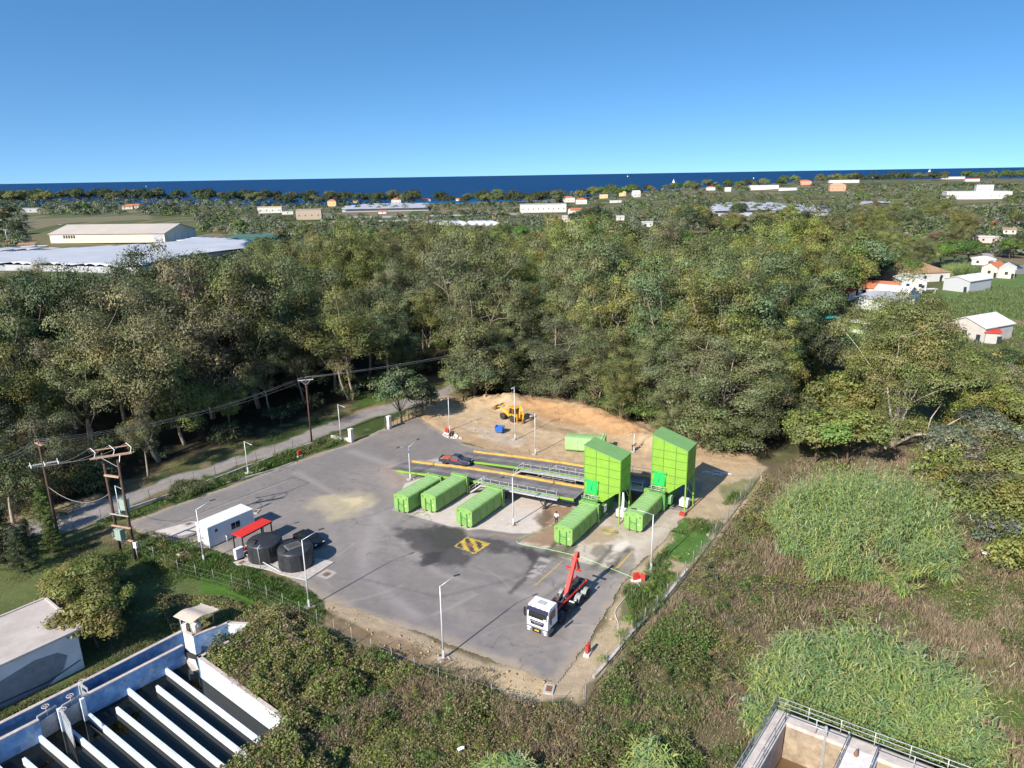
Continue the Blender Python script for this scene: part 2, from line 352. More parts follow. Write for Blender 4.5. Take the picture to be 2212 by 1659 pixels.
def ground_col(X, Y):
    n = NZ.fbm(X, Y, 14); n2 = NZ2.fbm(X, Y, 3.2); n3 = NZ3.fbm(X, Y, 45); r = np.hypot(X, Y)
    n4 = NZ3.fbm(X, Y, 1.1, 3)
    col = np.zeros(X.shape+(3,))+np.array((0.105, 0.105, 0.045))
    col = cmix(col, (0.05, 0.075, 0.022), sstep(0.42, 0.6, n))
    col = cmix(col, (0.20, 0.15, 0.085), sstep(0.55, 0.68, n2)*0.8*sstep(350, 100, r))
    # distant fields
    far = sstep(260, 420, r)
    cell = np.floor(NZ3.one(X/70+3, Y/110)*6)
    fc = np.array([(0.10, 0.11, 0.045), (0.16, 0.14, 0.07), (0.075, 0.10, 0.035), (0.21, 0.16, 0.10), (0.09, 0.115, 0.05), (0.12, 0.12, 0.06), (0.1, 0.1, 0.05)])[cell.astype(int) % 7]
    w = (far*0.8)[..., None]; col = col*(1-w)+fc*w
    def pz(poly, c, soft=1.0, k=1.0, lo=None, hi=None, nn=None, off=0.0):
        nonlocal col
        pts = poly if isinstance(poly[0], Vector) else PX(poly)
        xs = [p.x for p in pts]; ys = [p.y for p in pts]
        sel = (X > min(xs)-6*soft) & (X < max(xs)+6*soft) & (Y > min(ys)-6*soft) & (Y < max(ys)+6*soft)
        if not sel.any(): return
        d = sdist(pts, X[sel], Y[sel])+(n2[sel]-0.5)*3.0*soft+off
        ww = sstep(soft*0.5, -soft*0.5, d)*k
        if nn is not None: ww = ww*sstep(lo, hi, nn[sel])
        col[sel] = cmix(col[sel], c, ww)
    # woods
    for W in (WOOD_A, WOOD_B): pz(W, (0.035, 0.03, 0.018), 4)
    # olive/meadow land behind the woods
    pz([(0, 560), (900, 480), (1100, 600), (1000, 690), (500, 620), (0, 640)], (0.07, 0.095, 0.03), 8, 0.7)
    pz([(750, 560), (900, 555), (960, 575), (800, 590)], (0.07, 0.16, 0.02), 4)
    pz([(1380, 540), (1500, 530), (1560, 515), (1470, 500), (1380, 505)], (0.26, 0.17, 0.12), 4)
    pz([(1380, 522), (1540, 512), (1540, 506), (1390, 512)], (0.08, 0.10, 0.03), 3)
    pz([(940, 462), (1130, 455), (1130, 447), (930, 449)], (0.19, 0.15, 0.08), 5)
    pz([(0, 508), (200, 498), (330, 492), (330, 484), (0, 496)], (0.17, 0.15, 0.09), 4)
    # right meadow
    pz(FIELD_R, (0.10, 0.155, 0.045), 3)
    pz([(2140, 690), (2240, 690), (2240, 705), (2150, 705)], (0.26, 0.19, 0.12), 2)
    pz([(2050, 745), (2240, 770), (2240, 800), (2130, 790), (2040, 770)], (0.30, 0.22, 0.13), 2, 0.8)
    pz([(2130, 780), (2240, 790), (2240, 870), (2170, 830)], (0.36, 0.26, 0.14), 2, 0.8)
    pz([(1800, 700), (1900, 705), (1880, 725), (1790, 722)], (0.09, 0.17, 0.03), 0.6)
    pz([(1740, 640), (1790, 620), (1800, 650), (1740, 690)], (0.3, 0.27, 0.23), 1)
    # right slope of scrub
    pz([(1650, 1010), (2240, 900), (2240, 1700), (1500, 1700), (1290, 1560), (1270, 1480)], (0.145, 0.112, 0.070), 3)
    pz([(2000, 1250), (2240, 1150), (2240, 1420), (2050, 1400)], (0.085, 0.12, 0.03), 5, 0.9)
    pz([(1300, 1500), (1480, 1330), (1560, 1500), (1500, 1640), (1250, 1640)], (0.075, 0.10, 0.028), 4, 0.9)
    pz([(2070, 1480), (2240, 1450), (2240, 1700), (2150, 1700)], (0.085, 0.14, 0.03), 3)
    # bottom scrub
    pz([(430, 1330), (640, 1380), (900, 1500), (1262, 1560), (1262, 1700), (560, 1700), (640, 1560), (440, 1430)], (0.135, 0.105, 0.055), 3)
    # left lawn
    pz([(-100, 1230), (150, 1190), (330, 1160), (480, 1230), (620, 1300), (500, 1380), (360, 1400), (180, 1470), (-100, 1600)], (0.10, 0.125, 0.04), 2)
    pz([(-50, 1240), (130, 1200), (200, 1270), (60, 1300), (-60, 1340)], (0.13, 0.15, 0.05), 4, 0.6)
    pz([(330, 1160), (420, 1190), (560, 1250), (690, 1300), (700, 1350), (600, 1320), (450, 1280), (380, 1240), (310, 1210)], (0.07, 0.15, 0.02), 2)
    pz([(-60, 1510), (60, 1450), (140, 1420), (150, 1450), (20, 1520), (-60, 1560)], (0.34, 0.26, 0.16), 1)
    # verge between lane and yard
    pz([z6(560, 900), z6(760, 830), z6(1010, 710), z6(1400, 570), z6(1700, 480), z6(1900, 415), z6(2000, 430), z6(1700, 530), z6(1350, 650), z6(1050, 760), z6(760, 870)], (0.06, 0.095, 0.02), 1)
    pz([z6(260, 830), z6(600, 745), z6(560, 730), z6(250, 800)], (0.36, 0.27, 0.16), 1)
    pz([z6(-100, 950), z6(350, 830), z6(600, 760), z6(560, 735), z6(-100, 900)], (0.30, 0.23, 0.14), 2, 0.8)
    pz([z6(760, 640), z6(1270, 500), z6(1500, 430), z6(1420, 420), z6(900, 560)], (0.13, 0.13, 0.05), 2, 0.9)
    pz([z6(1950, 290), z6(2212, 190), z6(2212, 230), z6(1980, 310)], (0.40, 0.22, 0.13), 1, 0.6)
    pz([z6(2100, 150), z6(2300, 130), z6(2200, 210), z6(2050, 215)], (0.07, 0.13, 0.02), 2, 0.8)
    # lane as worn tarmac with dusty edges
    pz(LANE, (0.27, 0.245, 0.225), 0.9, 1, off=-0.05)
    # sandy works ground
    pz(DIRT, (0.44, 0.315, 0.19), 1.2)
    pz([z3(250, 300), z3(700, 270), z3(1000, 330), z3(1550, 470), z3(1650, 560), z3(1500, 640), z3(1100, 520), z3(700, 400), z3(300, 380)], (0.50, 0.375, 0.235), 1.5, 0.8)
    pz([z3(1000, 210), z3(1250, 230), z3(1600, 330), z3(1900, 390), z3(2060, 440), z3(2050, 560), z3(1850, 520), z3(1650, 440), z3(1300, 400), z3(1100, 300)], (0.43, 0.255, 0.125), 1, 0.95)
    pz([z3(1130, 370), z3(1500, 470), z3(1540, 520), z3(1150, 440)], (0.30, 0.205, 0.115), 0.7, 0.8)
    pz([z3(560, 420), z3(960, 480), z3(1140, 560), z3(980, 620), z3(700, 540)], (0.48, 0.40, 0.31), 1.2, 0.7)
    pz([z3(530, 500), z3(900, 590), z3(1200, 700), z3(1590, 740), z3(1600, 790), z3(1200, 740), z3(800, 640), z3(560, 560)], (0.36, 0.245, 0.145), 0.8, 0.6)
    # right strip between slab and fence
    pz([g(1480, 1118), g(1600, 1020), g(1650, 1010), g(1640, 1040), g(1535, 1175), g(1430, 1310), g(1290, 1465), g(1250, 1535), g(1200, 1480), g(1262, 1405), g(1345, 1262)], (0.40, 0.31, 0.20), 0.8)
    pz([g(1480, 1120), g(1520, 1130), g(1535, 1170), g(1490, 1225), g(1450, 1210), g(1425, 1200)], (0.075, 0.15, 0.03), 0.8)
    pz([g(1345, 1265), g(1430, 1230), g(1480, 1235), g(1420, 1320), g(1370, 1350), g(1330, 1340)], (0.11, 0.12, 0.05), 1.0, 0.85)
    pz([g(1560, 1050), g(1640, 1030), g(1620, 1075), g(1560, 1090)], (0.08, 0.13, 0.03), 0.8, 0.6)
    # pale strip along the bottom edge of the yard
    pz([(670, 1300), (700, 1285), (870, 1350), (960, 1390), (1205, 1478), (1262, 1420), (1290, 1470), (1250, 1510), (1150, 1508), (1010, 1470), (930, 1430), (800, 1370)], (0.40, 0.31, 0.21), 0.8)
    pz([(1000, 1430), (1090, 1440), (1180, 1478), (1160, 1500), (1060, 1480)], (0.50, 0.38, 0.23), 1, 0.9)
    pz([(690, 1320), (800, 1360), (930, 1420), (900, 1440), (780, 1390), (690, 1350)], (0.22, 0.15, 0.09), 1, 0.8)
    # stones and small tufts
    near = r < 220
    col = np.where(near[..., None], col*(0.78+0.44*n4[..., None]), col*(0.9+0.2*n4[..., None]))
    return np.clip(col, 0.004, 0.9)

def coast(a):                    # distance of the shore for a bearing in degrees
    return np.interp(a, [-60, -38, -10, 2, 8, 14, 22, 33, 60], [1000, 1100, 1200, 1250, 1500, 1800, 2200, 2300, 2300])
def make_ground():
    na = 860; a = np.radians(np.linspace(-56, 56, na))
    r = np.concatenate([np.geomspace(12, 26, 20)[:-1], np.geomspace(26, 2400, 1120)]); nr = len(r)
    A, Rr = np.meshgrid(a, r)
    cs = coast(np.degrees(A)); jag = 1+0.03*(NZ.fbm(np.degrees(A)*4, A*0, 1.3)-0.5)
    Rr = np.minimum(Rr, cs*jag)
    X = Rr*np.sin(A); Y = Rr*np.cos(A)
    H = ground_h(X, Y)
    H = np.where(Rr > cs*jag-1, -6.0, H)
    col = ground_col(X, Y)
    sh = sstep(25, 2, cs*jag-Rr); col = cmix(col, (0.42, 0.36, 0.26), sh)
    V = np.stack([X, Y, H], -1).reshape(-1, 3)
    i = np.arange(nr-1)[:, None]*na+np.arange(na-1)[None, :]
    F = np.stack([i, i+1, i+na+1, i+na], -1).reshape(-1, 4)
    # leave out the pond and the tank, and what has collapsed on the shore
    cx = X[:-1, :-1].ravel(); cyy = Y[:-1, :-1].ravel()
    keep = ~inside(_basinxy, cx, cyy) & (Rr[:-1, :-1].ravel() < cs[:-1, :-1].ravel()*jag[:-1, :-1].ravel()-0.01)
    F = F[keep]
    me = npmesh('ground', V, F, attr_mat('earth', scale=1.6, amt=0.22, bump=0.5, bd=0.12, scale2=9.0), col.reshape(-1, 3), smooth=True)
    tag(link('ground', me), kind='structure')
make_ground()

# sea: one sheet to the horizon
sm = bpy.data.materials.new('sea_water'); nt, b = nodes_of(sm)
n1 = nt.nodes.new('ShaderNodeTexNoise'); n1.inputs['Scale'].default_value = 0.012; n1.inputs['Detail'].default_value = 8
gp = nt.nodes.new('ShaderNodeNewGeometry'); vm = nt.nodes.new('ShaderNodeVectorMath'); vm.operation = 'MULTIPLY'; vm.inputs[1].default_value = (0.25, 1, 1)
nt.links.new(gp.outputs['Position'], vm.inputs[0]); nt.links.new(vm.outputs['Vector'], n1.inputs['Vector'])
cr = nt.nodes.new('ShaderNodeValToRGB'); cr.color_ramp.elements[0].position = 0.3; cr.color_ramp.elements[0].color = (0.005, 0.040, 0.115, 1)
cr.color_ramp.elements[1].position = 0.7; cr.color_ramp.elements[1].color = (0.009, 0.056, 0.15, 1)
at = nt.nodes.new('ShaderNodeAttribute'); at.attribute_name = 'Col'
mi = nt.nodes.new('ShaderNodeMix'); mi.data_type = 'RGBA'
nt.links.new(n1.outputs['Fac'], cr.inputs['Fac']); nt.links.new(at.outputs['Fac'], mi.inputs['Factor'])
nt.links.new(cr.outputs['Color'], mi.inputs['A']); mi.inputs['B'].default_value = (0.01, 0.15, 0.30, 1)
nt.links.new(mi.outputs['Result'], b.inputs['Base Color'])
b.inputs['Roughness'].default_value = 0.75; b.inputs['Specular IOR Level'].default_value = 0.10
def make_sea():
    na = 120; a = np.radians(np.linspace(-62, 62, na)); r = np.concatenate([[700], np.linspace(900, 2600, 60), np.geomspace(2700, 120000, 40)])
    A, Rr = np.meshgrid(a, r); X = Rr*np.sin(A); Y = Rr*np.cos(A)
    cs = coast(np.degrees(A)); w = sstep(260, 0, Rr-cs-40*(NZ.fbm(X, Y, 90)-0.5))*0.9
    V = np.stack([X, Y, np.full_like(X, -3.0)], -1).reshape(-1, 3)
    i = np.arange(len(r)-1)[:, None]*na+np.arange(na-1)[None, :]
    F = np.stack([i, i+1, i+na+1, i+na], -1).reshape(-1, 4)
    tag(link('sea', npmesh('sea', V, F, sm, np.repeat(w.reshape(-1, 1), 3, 1), smooth=True)), kind='structure')
make_sea()

# ------------------------------------------------------------------ yard: tarmac with slabs, stains, dust and tyre marks
PAD1 = [z1(110, 620), z1(190, 445), z1(330, 395), z1(420, 400), z1(720, 440), z1(1330, 590), z1(1160, 690), z1(1060, 772), z1(900, 775), z1(700, 745), z1(560, 752), z1(400, 700), z1(235, 655)]
PAD2 = [z1(1150, 700), z1(1330, 585), z1(1500, 560), z1(2140, 640), z1(2040, 680), z1(1840, 900), z1(1800, 960), z1(1640, 990), z1(1560, 1010), z1(1200, 930), z1(1180, 880), z1(930, 840), z1(1060, 772)]
SLAB_L = [z6(890, 940), z6(1000, 975), z6(1200, 935), z6(1110, 880)]
def yard_col(X, Y):
    n = NZ.fbm(X, Y, 9); n2 = NZ2.fbm(X, Y, 2.2); n3 = NZ3.fbm(X, Y, 0.5, 3); n5 = NZ3.fbm(X*0.5+Y*0.85, (Y*0.53-X*0.85)*0.12, 1.0, 5)
    col = np.zeros(X.shape+(3,))+np.array((0.190, 0.172, 0.166))
    col = cmix(col, (0.225, 0.203, 0.193), sstep(0.4, 0.62, n)); col = cmix(col, (0.17, 0.157, 0.16), sstep(0.55, 0.7, n5)*0.5)
    col = cmix(col, (0.165, 0.15, 0.15), sstep(0.56, 0.72, n2)*0.4)
    def pz(pts, c, soft=0.5, k=1.0, wob=1.0, nf=None):
        nonlocal col
        pts = pts if isinstance(pts[0], Vector) else PX(pts)
        xs = [p.x for p in pts]; ys = [p.y for p in pts]; m = 3*(soft+wob)
        sel = (X > min(xs)-m) & (X < max(xs)+m) & (Y > min(ys)-m) & (Y < max(ys)+m)
        if not sel.any(): return
        d = sdist(pts, X[sel], Y[sel])+(n2[sel]-0.5)*2*wob+(n3[sel]-0.5)*0.5*wob
        ww = sstep(soft*0.5, -soft*0.5, d)*k
        if nf is not None: ww = ww*nf[sel]
        col[sel] = cmix(col[sel], c, ww)
    def ln(pts, w, c, k=1.0, soft=0.5):
        nonlocal col
        pts = pts if isinstance(pts[0], Vector) else PX(pts)
        d = dline(pts, X, Y)+(n3-0.5)*w*0.5
        col = cmix(col, c, sstep(w*0.5+w*soft, w*0.5-w*soft, d)*k)
    # darker resurfaced strip on the entrance side, lighter weighbridge
    pz([z6(1200, 600), z6(1700, 500), z6(2100, 400), z6(2212, 500), z6(1800, 700), z6(1000, 880), z6(780, 880)], (0.185, 0.173, 0.172), 2, 0.7)
    pz([z6(1240, 870), z6(1480, 790), z6(2212, 700), z6(2212, 1000), z6(2050, 1100), z6(1800, 900)], (0.23, 0.208, 0.198), 3, 0.6)
    # broad soft streaks left by turning lorries
    arcs = [([(760, 975), (860, 1010), (880, 1060), (800, 1140), (780, 1230), (900, 1330)], 1.2, (0.28, 0.255, 0.255), 0.6),
            ([(800, 960), (930, 1020), (900, 1090), (830, 1170), (850, 1270), (960, 1340)], 0.9, (0.17, 0.155, 0.16), 0.35),
            ([(690, 1010), (760, 1060), (730, 1130), (760, 1220), (880, 1300), (1080, 1380)], 1.0, (0.17, 0.155, 0.158), 0.3),
            ([(640, 1020), (800, 1110), (950, 1240), (1150, 1290), (1230, 1240)], 0.8, (0.30, 0.27, 0.26), 0.45),
            ([(850, 1000), (880, 1100), (960, 1230), (1060, 1270), (1150, 1230), (1230, 1150)], 0.6, (0.15, 0.14, 0.145), 0.35),
            ([(720, 1290), (900, 1350), (1060, 1400), (1170, 1400), (1260, 1330), (1350, 1190)], 0.7, (0.175, 0.16, 0.16), 0.3),
            ([(780, 1250), (950, 1290), (1110, 1250), (1190, 1210)], 0.35, (0.13, 0.12, 0.125), 0.5),
            ([(1010, 1320), (1130, 1320), (1220, 1260)], 0.3, (0.13, 0.12, 0.125), 0.4)]
    for p_, w_, c_, k_ in arcs: ln(p_, w_, c_, min(.85, k_*1.45), 0.9)
    rs = np.random.RandomState(3)
    for _ in range(48):
        x0 = rs.uniform(560, 1250); y0 = rs.uniform(1000, 1420); L = rs.uniform(60, 240); an = rs.uniform(-0.9, 0.6); cu = rs.uniform(-0.5, 0.5)
        p_ = [(x0+L*t*math.cos(an+cu*t), y0+L*t*0.6*math.sin(an+cu*t)) for t in (0, .25, .5, .75, 1)]
        ln(p_, rs.uniform(0.12, 0.4), (0.14, 0.13, 0.135) if rs.rand() < 0.6 else (0.33, 0.30, 0.29), rs.uniform(0.2, 0.55), 0.8)
    # sawdust patch
    pz([(690, 1070), (740, 1062), (800, 1068), (812, 1085), (780, 1108), (720, 1120), (680, 1098)], (0.42, 0.36, 0.24), 2.5, 0.75, 2.0)
    pz([(730, 1078), (780, 1072), (795, 1085), (760, 1095)], (0.55, 0.47, 0.30), 1.0, 0.7, 1.0, sstep(0.4, 0.6, n2))
    pz([z1(20, 380), z1(120, 290), z1(260, 380), z1(190, 440), z1(100, 560)], (0.36, 0.30, 0.25), 3, 0.5)
    pz([z1(300, 290), z1(420, 270), z1(650, 330), z1(820, 400), z1(600, 380)], (0.44, 0.40, 0.36), 1.2, 0.9)
    # concrete
    pz(PAD1, (0.50, 0.445, 0.405), 0.25, 1, 0.12)
    pz([z1(60, 340), z1(140, 350), z1(230, 420), z1(150, 450)], (0.27, 0.20, 0.16), 1.0, 0.8)
    pz(PAD2, (0.46, 0.40, 0.345), 0.25, 1, 0.12)
    pz([z1(130, 640), z1(560, 760), z1(900, 780), z1(860, 800), z1(500, 790), z1(120, 660)], (0.25, 0.22, 0.21), 0.8, 0.7)
    pz([z1(110, 560), z1(30, 640), z1(140, 700), z1(360, 730), z1(250, 650)], (0.20, 0.18, 0.185), 1.8, 0.5)
    # rust-brown wet ground between the pads
    pz([z1(1100, 600), z1(1320, 590), z1(1300, 640), z1(1200, 690), z1(1240, 760), z1(1180, 860), z1(1010, 850), z1(940, 830), z1(1080, 760), z1(1090, 690)], (0.24, 0.145, 0.085), 1.0, 0.85, 1.2)
    pz([z1(1080, 640), z1(1140, 620), z1(1180, 660), z1(1130, 700), z1(1100, 740), z1(1070, 690)], (0.10, 0.07, 0.05), 0.8, 0.7, 1.0)
    pz([z1(740, 780), z1(900, 776), z1(1060, 780), z1(1010, 840), z1(900, 815), z1(760, 800)], (0.27, 0.205, 0.15), 0.8, 0.7)
    pz([z1(1400, 720), z1(1560, 720), z1(1620, 800), z1(1500, 830), z1(1380, 860), z1(1330, 840)], (0.30, 0.22, 0.14), 1.0, 0.7)
    pz([z1(1480, 600), z1(2000, 600), z1(2100, 650), z1(1960, 660), z1(1700, 800), z1(1560, 760)], (0.30, 0.24, 0.19), 1.5, 0.5)
    pz([z1(1170, 850), z1(1330, 850), z1(1290, 930), z1(1180, 950), z1(1100, 920)], (0.075, 0.07, 0.035), 0.8, 0.75, 0.9)
    # black oily stain
    pz([z1(60, 790), z1(170, 745), z1(330, 720), z1(520, 745), z1(600, 800), z1(820, 800), z1(980, 860), z1(1090, 890), z1(1060, 950), z1(960, 900), z1(760, 870), z1(640, 910), z1(600, 960), z1(430, 990), z1(340, 985), z1(280, 900), z1(200, 840)], (0.045, 0.042, 0.045), 1.6, 0.80, 1.5)
    pz([z1(260, 740), z1(480, 740), z1(620, 800), z1(700, 850), z1(420, 900), z1(280, 800)], (0.030, 0.033, 0.026), 1.5, 0.55, 1.5)
    pz([z1(300, 905), z1(420, 900), z1(420, 960), z1(330, 980)], (0.03, 0.028, 0.032), 1.0, 0.6, 1.2)
    pz([z1(940, 860), z1(1180, 900), z1(1110, 960), z1(1000, 930)], (0.05, 0.045, 0.05), 1.0, 0.7, 0.8)
    # wet tracks down to the lorry
    for p_, w_, c_, k_ in [([z1(1290, 720), z1(1160, 860), z1(1040, 960), z2(430, 560), z2(200, 780)], 0.55, (0.06, 0.055, 0.055), 0.75),
                           ([z1(1350, 760), z1(1240, 900), z2(760, 240), z2(600, 340)], 0.5, (0.06, 0.055, 0.05), 0.6),
                           ([z2(1600, 150), z2(1360, 430), z2(1230, 600)], 0.9, (0.06, 0.057, 0.05), 0.8),
                           ([z2(1830, 190), z2(1600, 470), z2(1450, 650)], 1.1, (0.055, 0.053, 0.048), 0.85),
                           ([z2(1640, 260), z2(1540, 330)], 0.4, (0.08, 0.07, 0.06), 0.6)]:
        ln(p_, w_, c_, k_, 0.5)
    pz([z2(1760, 240), z2(1900, 230), z2(1940, 340), z2(1880, 450), z2(1700, 490), z2(1680, 400)], (0.22, 0.195, 0.17), 0.3, 0.85, 0.3)
    pz([z2(1350, 90), z2(1530, 180), z2(1400, 300), z2(1290, 250)], (0.19, 0.165, 0.14), 0.5, 0.8, 0.5)
    pz([z2(1200, 420), z2(1600, 420), z2(1600, 560), z2(1330, 560)], (0.22, 0.19, 0.16), 1.0, 0.5)
    # pale patches
    pz([z2(1700, 90), z2(1800, 60), z2(1850, 120), z2(1720, 210), z2(1610, 190)], (0.62, 0.57, 0.52), 0.5, 0.8, 0.5)
    pz([z2(620, 290), z2(800, 330), z2(740, 380), z2(590, 340)], (0.42, 0.38, 0.36), 0.35, 0.7, 0.5)
    pz([z2(580, 390), z2(730, 380), z2(520, 590), z2(430, 560)], (0.38, 0.34, 0.325), 0.35, 0.7, 0.6, sstep(0.35, 0.5, n3))
    # tarmac strip below the pad and the yellow bay lines
    pz([z2(1020, 460), z2(1300, 480), z2(1750, 560), z2(2000, 560), z2(1850, 760), z2(1420, 1330), z2(1220, 1600), z2(900, 1650)], (0.31, 0.28, 0.265), 1.2, 0.5)
    for p_ in ([z2(1870, 230), z2(1650, 450)], [z2(910, 350), z2(780, 470), z2(540, 680)], [z2(1440, 90), z2(1360, 150)], [z1(1685, 895), z1(1590, 1000)]):
        ln(p_, 0.14, (0.60, 0.38, 0.05), 0.65, 0.3)
    # weighbridge outline
    wb = [z6(880, 940), z6(1690, 628), z6(1780, 662), z6(1000, 975)]
    for a_, b_ in ((0, 1), (1, 2), (2, 3)): ln([wb[a_], wb[b_]], 0.13, (0.05, 0.048, 0.05), 0.85, 0.3)
    ln([z6(900, 935), z6(1640, 655)], 0.10, (0.42, 0.39, 0.37), 0.7, 0.3)
    pz([z6(890, 940), z6(1000, 975), z6(1215, 925), z6(1120, 880)], (0.55, 0.49, 0.46), 0.15, 0.95, 0.05)
    pz([z6(1060, 900), z6(1100, 885), z6(1112, 902), z6(1075, 912)], (0.28, 0.13, 0.08), 0.1, 0.9, 0.05)
    pz([z6(1590, 690), z6(1620, 682), z6(1632, 694), z6(1600, 704)], (0.16, 0.14, 0.15), 0.1, 0.9, 0.05)
    # hatched warning square
    hq = [z1(512, 858), z1(597, 795), z1(750, 840), z1(652, 908)]
    sel = inside([(p.x, p.y) for p in hq], X, Y)
    if sel.any():
        o = hq[0]; e1 = (hq[1]-hq[0]); e2 = (hq[3]-hq[0]); det = e1.x*e2.y-e1.y*e2.x
        u = ((X-o.x)*e2.y-(Y-o.y)*e2.x)/det; v = ((Y-o.y)*e1.x-(X-o.x)*e1.y)/det
        st = (np.mod((u*1.0+v*1.0)*1.75+0.12, 1.0) < 0.5)
        edge = (np.minimum(np.minimum(u, v), np.minimum(1-u, 1-v)) < 0.06)
        yel = np.array((0.62, 0.42, 0.06)); blk = np.array((0.06, 0.055, 0.05))
        cc = np.where((st | edge)[..., None], yel, blk)*(0.7+0.5*n3[..., None]); cc = np.where((n2 > 0.62)[..., None], cc*0.6+0.08, cc)
        col[sel] = cc[sel]*.78+col[sel]*.22
        rust = sel & (np.abs(u-0.5) < 0.12) & (np.abs(v-0.45) < 0.14); col[rust] = np.array((0.22, 0.12, 0.07))
    # drain covers and patches in concrete frames
    for c_, w_ in ((z4(1895, 1082), 0.9), (z1(878, 713), 0.35), (z4(160, 450), 0.7)):
        d = np.maximum(np.abs((X-c_.x)*0.85-(Y-c_.y)*0.53), np.abs((X-c_.x)*0.53+(Y-c_.y)*0.85))
        col = cmix(col, (0.40, 0.36, 0.33), sstep(w_*1.0, w_*0.8, d)*0.9); col = cmix(col, (0.15, 0.10, 0.075), sstep(w_*0.5, w_*0.42, d))
    # dusty edge
    dd = -sdist(ASPHALT, X, Y)
    col = cmix(col, (0.34, 0.28, 0.22), sstep(1.4, 0.1, dd+(n2-0.5)*1.6)*0.7)
    # cracks
    cr_ = np.abs(NZ2.fbm(X+3, Y, 5.0, 3)-0.5); col = cmix(col, (0.09, 0.08, 0.08), sstep(0.007, 0.001, cr_)*0.6*sstep(0.45, 0.55, n))
    return np.clip(col*(0.88+0.24*n3[..., None])*np.array((1.07, 1.05, 1.00)), 0.004, 0.9)
def yard():
    st = 0.17; x0, x1, y0, y1 = -52, 30, 50, 126
    xs = np.arange(x0, x1, st); ys = np.arange(y0, y1, st); X, Y = np.meshgrid(xs, ys)
    d = sdist(ASPHALT, X, Y)+(NZ2.fbm(X, Y, 1.6)-0.5)*0.7
    ok = (d < 0); k = ok[:-1, :-1] & ok[1:, :-1] & ok[:-1, 1:] & ok[1:, 1:]
    nx = len(xs); i = np.arange(len(ys)-1)[:, None]*nx+np.arange(nx-1)[None, :]
    F = np.stack([i, i+1, i+nx+1, i+nx], -1)[k]
    Z = 0.025*(NZ.fbm(X, Y, 7)-0.5)*sstep(-1, -5, d)
    V = np.stack([X, Y, Z], -1).reshape(-1, 3); used = np.unique(F); rm = np.full(len(V), -1); rm[used] = np.arange(len(used))
    c = yard_col(X, Y).reshape(-1, 3)[used]
    me = npmesh('yard', V[used], rm[F], attr_mat('tarmac', rough=0.8, scale=4.0, amt=0.10, bump=0.25, bd=0.02, scale2=40, spec=0.35), c, smooth=True)
    tag(link('yard', me), kind='structure')
yard()
# ================================================================== TREES AND PLANTS
BARK = mat('pale_bark', (0.36, 0.29, 0.22), 0.9, var=0.35, scale=2.5, bump=0.4, dirt=(0.16, 0.12, 0.09), dscale=1.2)
BARK_D = mat('dark_bark', (0.12, 0.085, 0.06), 0.95, var=0.3, scale=4, bump=0.4)
LEAF = leaf_mat('foliage')
def leaf_quads(P, Nrm, Dr, L, W, rs):
    """one bent pointed leaf (a quad) per point: P centre, Dr long axis, L length, W width"""
    Dr = Dr/np.linalg.norm(Dr, axis=1, keepdims=True)
    S = np.cross(Dr, Nrm); S /= (np.linalg.norm(S, axis=1, keepdims=True)+1e-9)
    L = L[:, None]/2; W = W[:, None]/2
    V = np.stack([P-Dr*L, P+S*W, P+Dr*L, P-S*W], 1).reshape(-1, 3)
    n = len(P); F = np.arange(4*n).reshape(n, 4)
    return V, F
def unit(rs, n):
    v = rs.normal(size=(n, 3)); return v/np.linalg.norm(v, axis=1, keepdims=True)
def clump_leaves(rs, centers, radii, n_per, ll=(0.22, 0.42), lw=(0.08, 0.15), droop=0.45, flat=0.88, tone=0.42, hue=(0, 0, 0), shell=0.60, col=(1, 1, 1), trees_c=None):
    Ps = []; Ns = []; Ds = []; Cs = []
    for c, r in zip(centers, radii):
        n = int(n_per*(r*r)/1.6)+12
        u = unit(rs, n); u[:, 2] = np.where(u[:, 2] < -0.45, -u[:, 2]*0.4, u[:, 2])
        rad = r*(shell+(1-shell)*rs.rand(n)**0.7)*(0.80+0.4*rs.rand(n))
        P = u*rad[:, None]*np.array((1, 1, flat))+np.array(c)
        N_ = u*1.0+unit(rs, n)*0.5; N_[:, 2] += 0.25
        N_ /= np.linalg.norm(N_, axis=1, keepdims=True)
        D = np.cross(N_, unit(rs, n)); D[:, 2] -= droop*np.linalg.norm(D, axis=1)
        Ps.append(P); Ns.append(N_); Ds.append(D)
        t = 1+tone*(rs.rand()-0.5)*2; w = rs.normal(0, 0.07, 3)
        cc = np.array(col)*t*(1+w)
        Cs.append(np.clip(cc[None, :]*(1+(rs.rand(n, 1)-0.5)*0.55), 0, 3))
    P = np.concatenate(Ps); N_ = np.concatenate(Ns); D = np.concatenate(Ds); c = np.concatenate(Cs); n = len(P)
    V, F = leaf_quads(P, N_, D, rs.uniform(*ll, n), rs.uniform(*lw, n), rs)
    return V, F, np.repeat(c, 4, 0)
def limb(mb, rs, p, d, L, r, segs=5, wob=0.25, up=0.1):
    pts = [Vector(p)]; d = Vector(d).normalized(); rr = [r]
    for k in range(segs):
        d = (d+Vector(rs.normal(0, wob, 3))*0.5+Vector((0, 0, up))).normalized()
        pts.append(pts[-1]+d*(L/segs)); rr.append(r*(1-0.62*(k+1)/segs))
    mb.tube(pts, rr, 6); return pts, d, rr[-1]
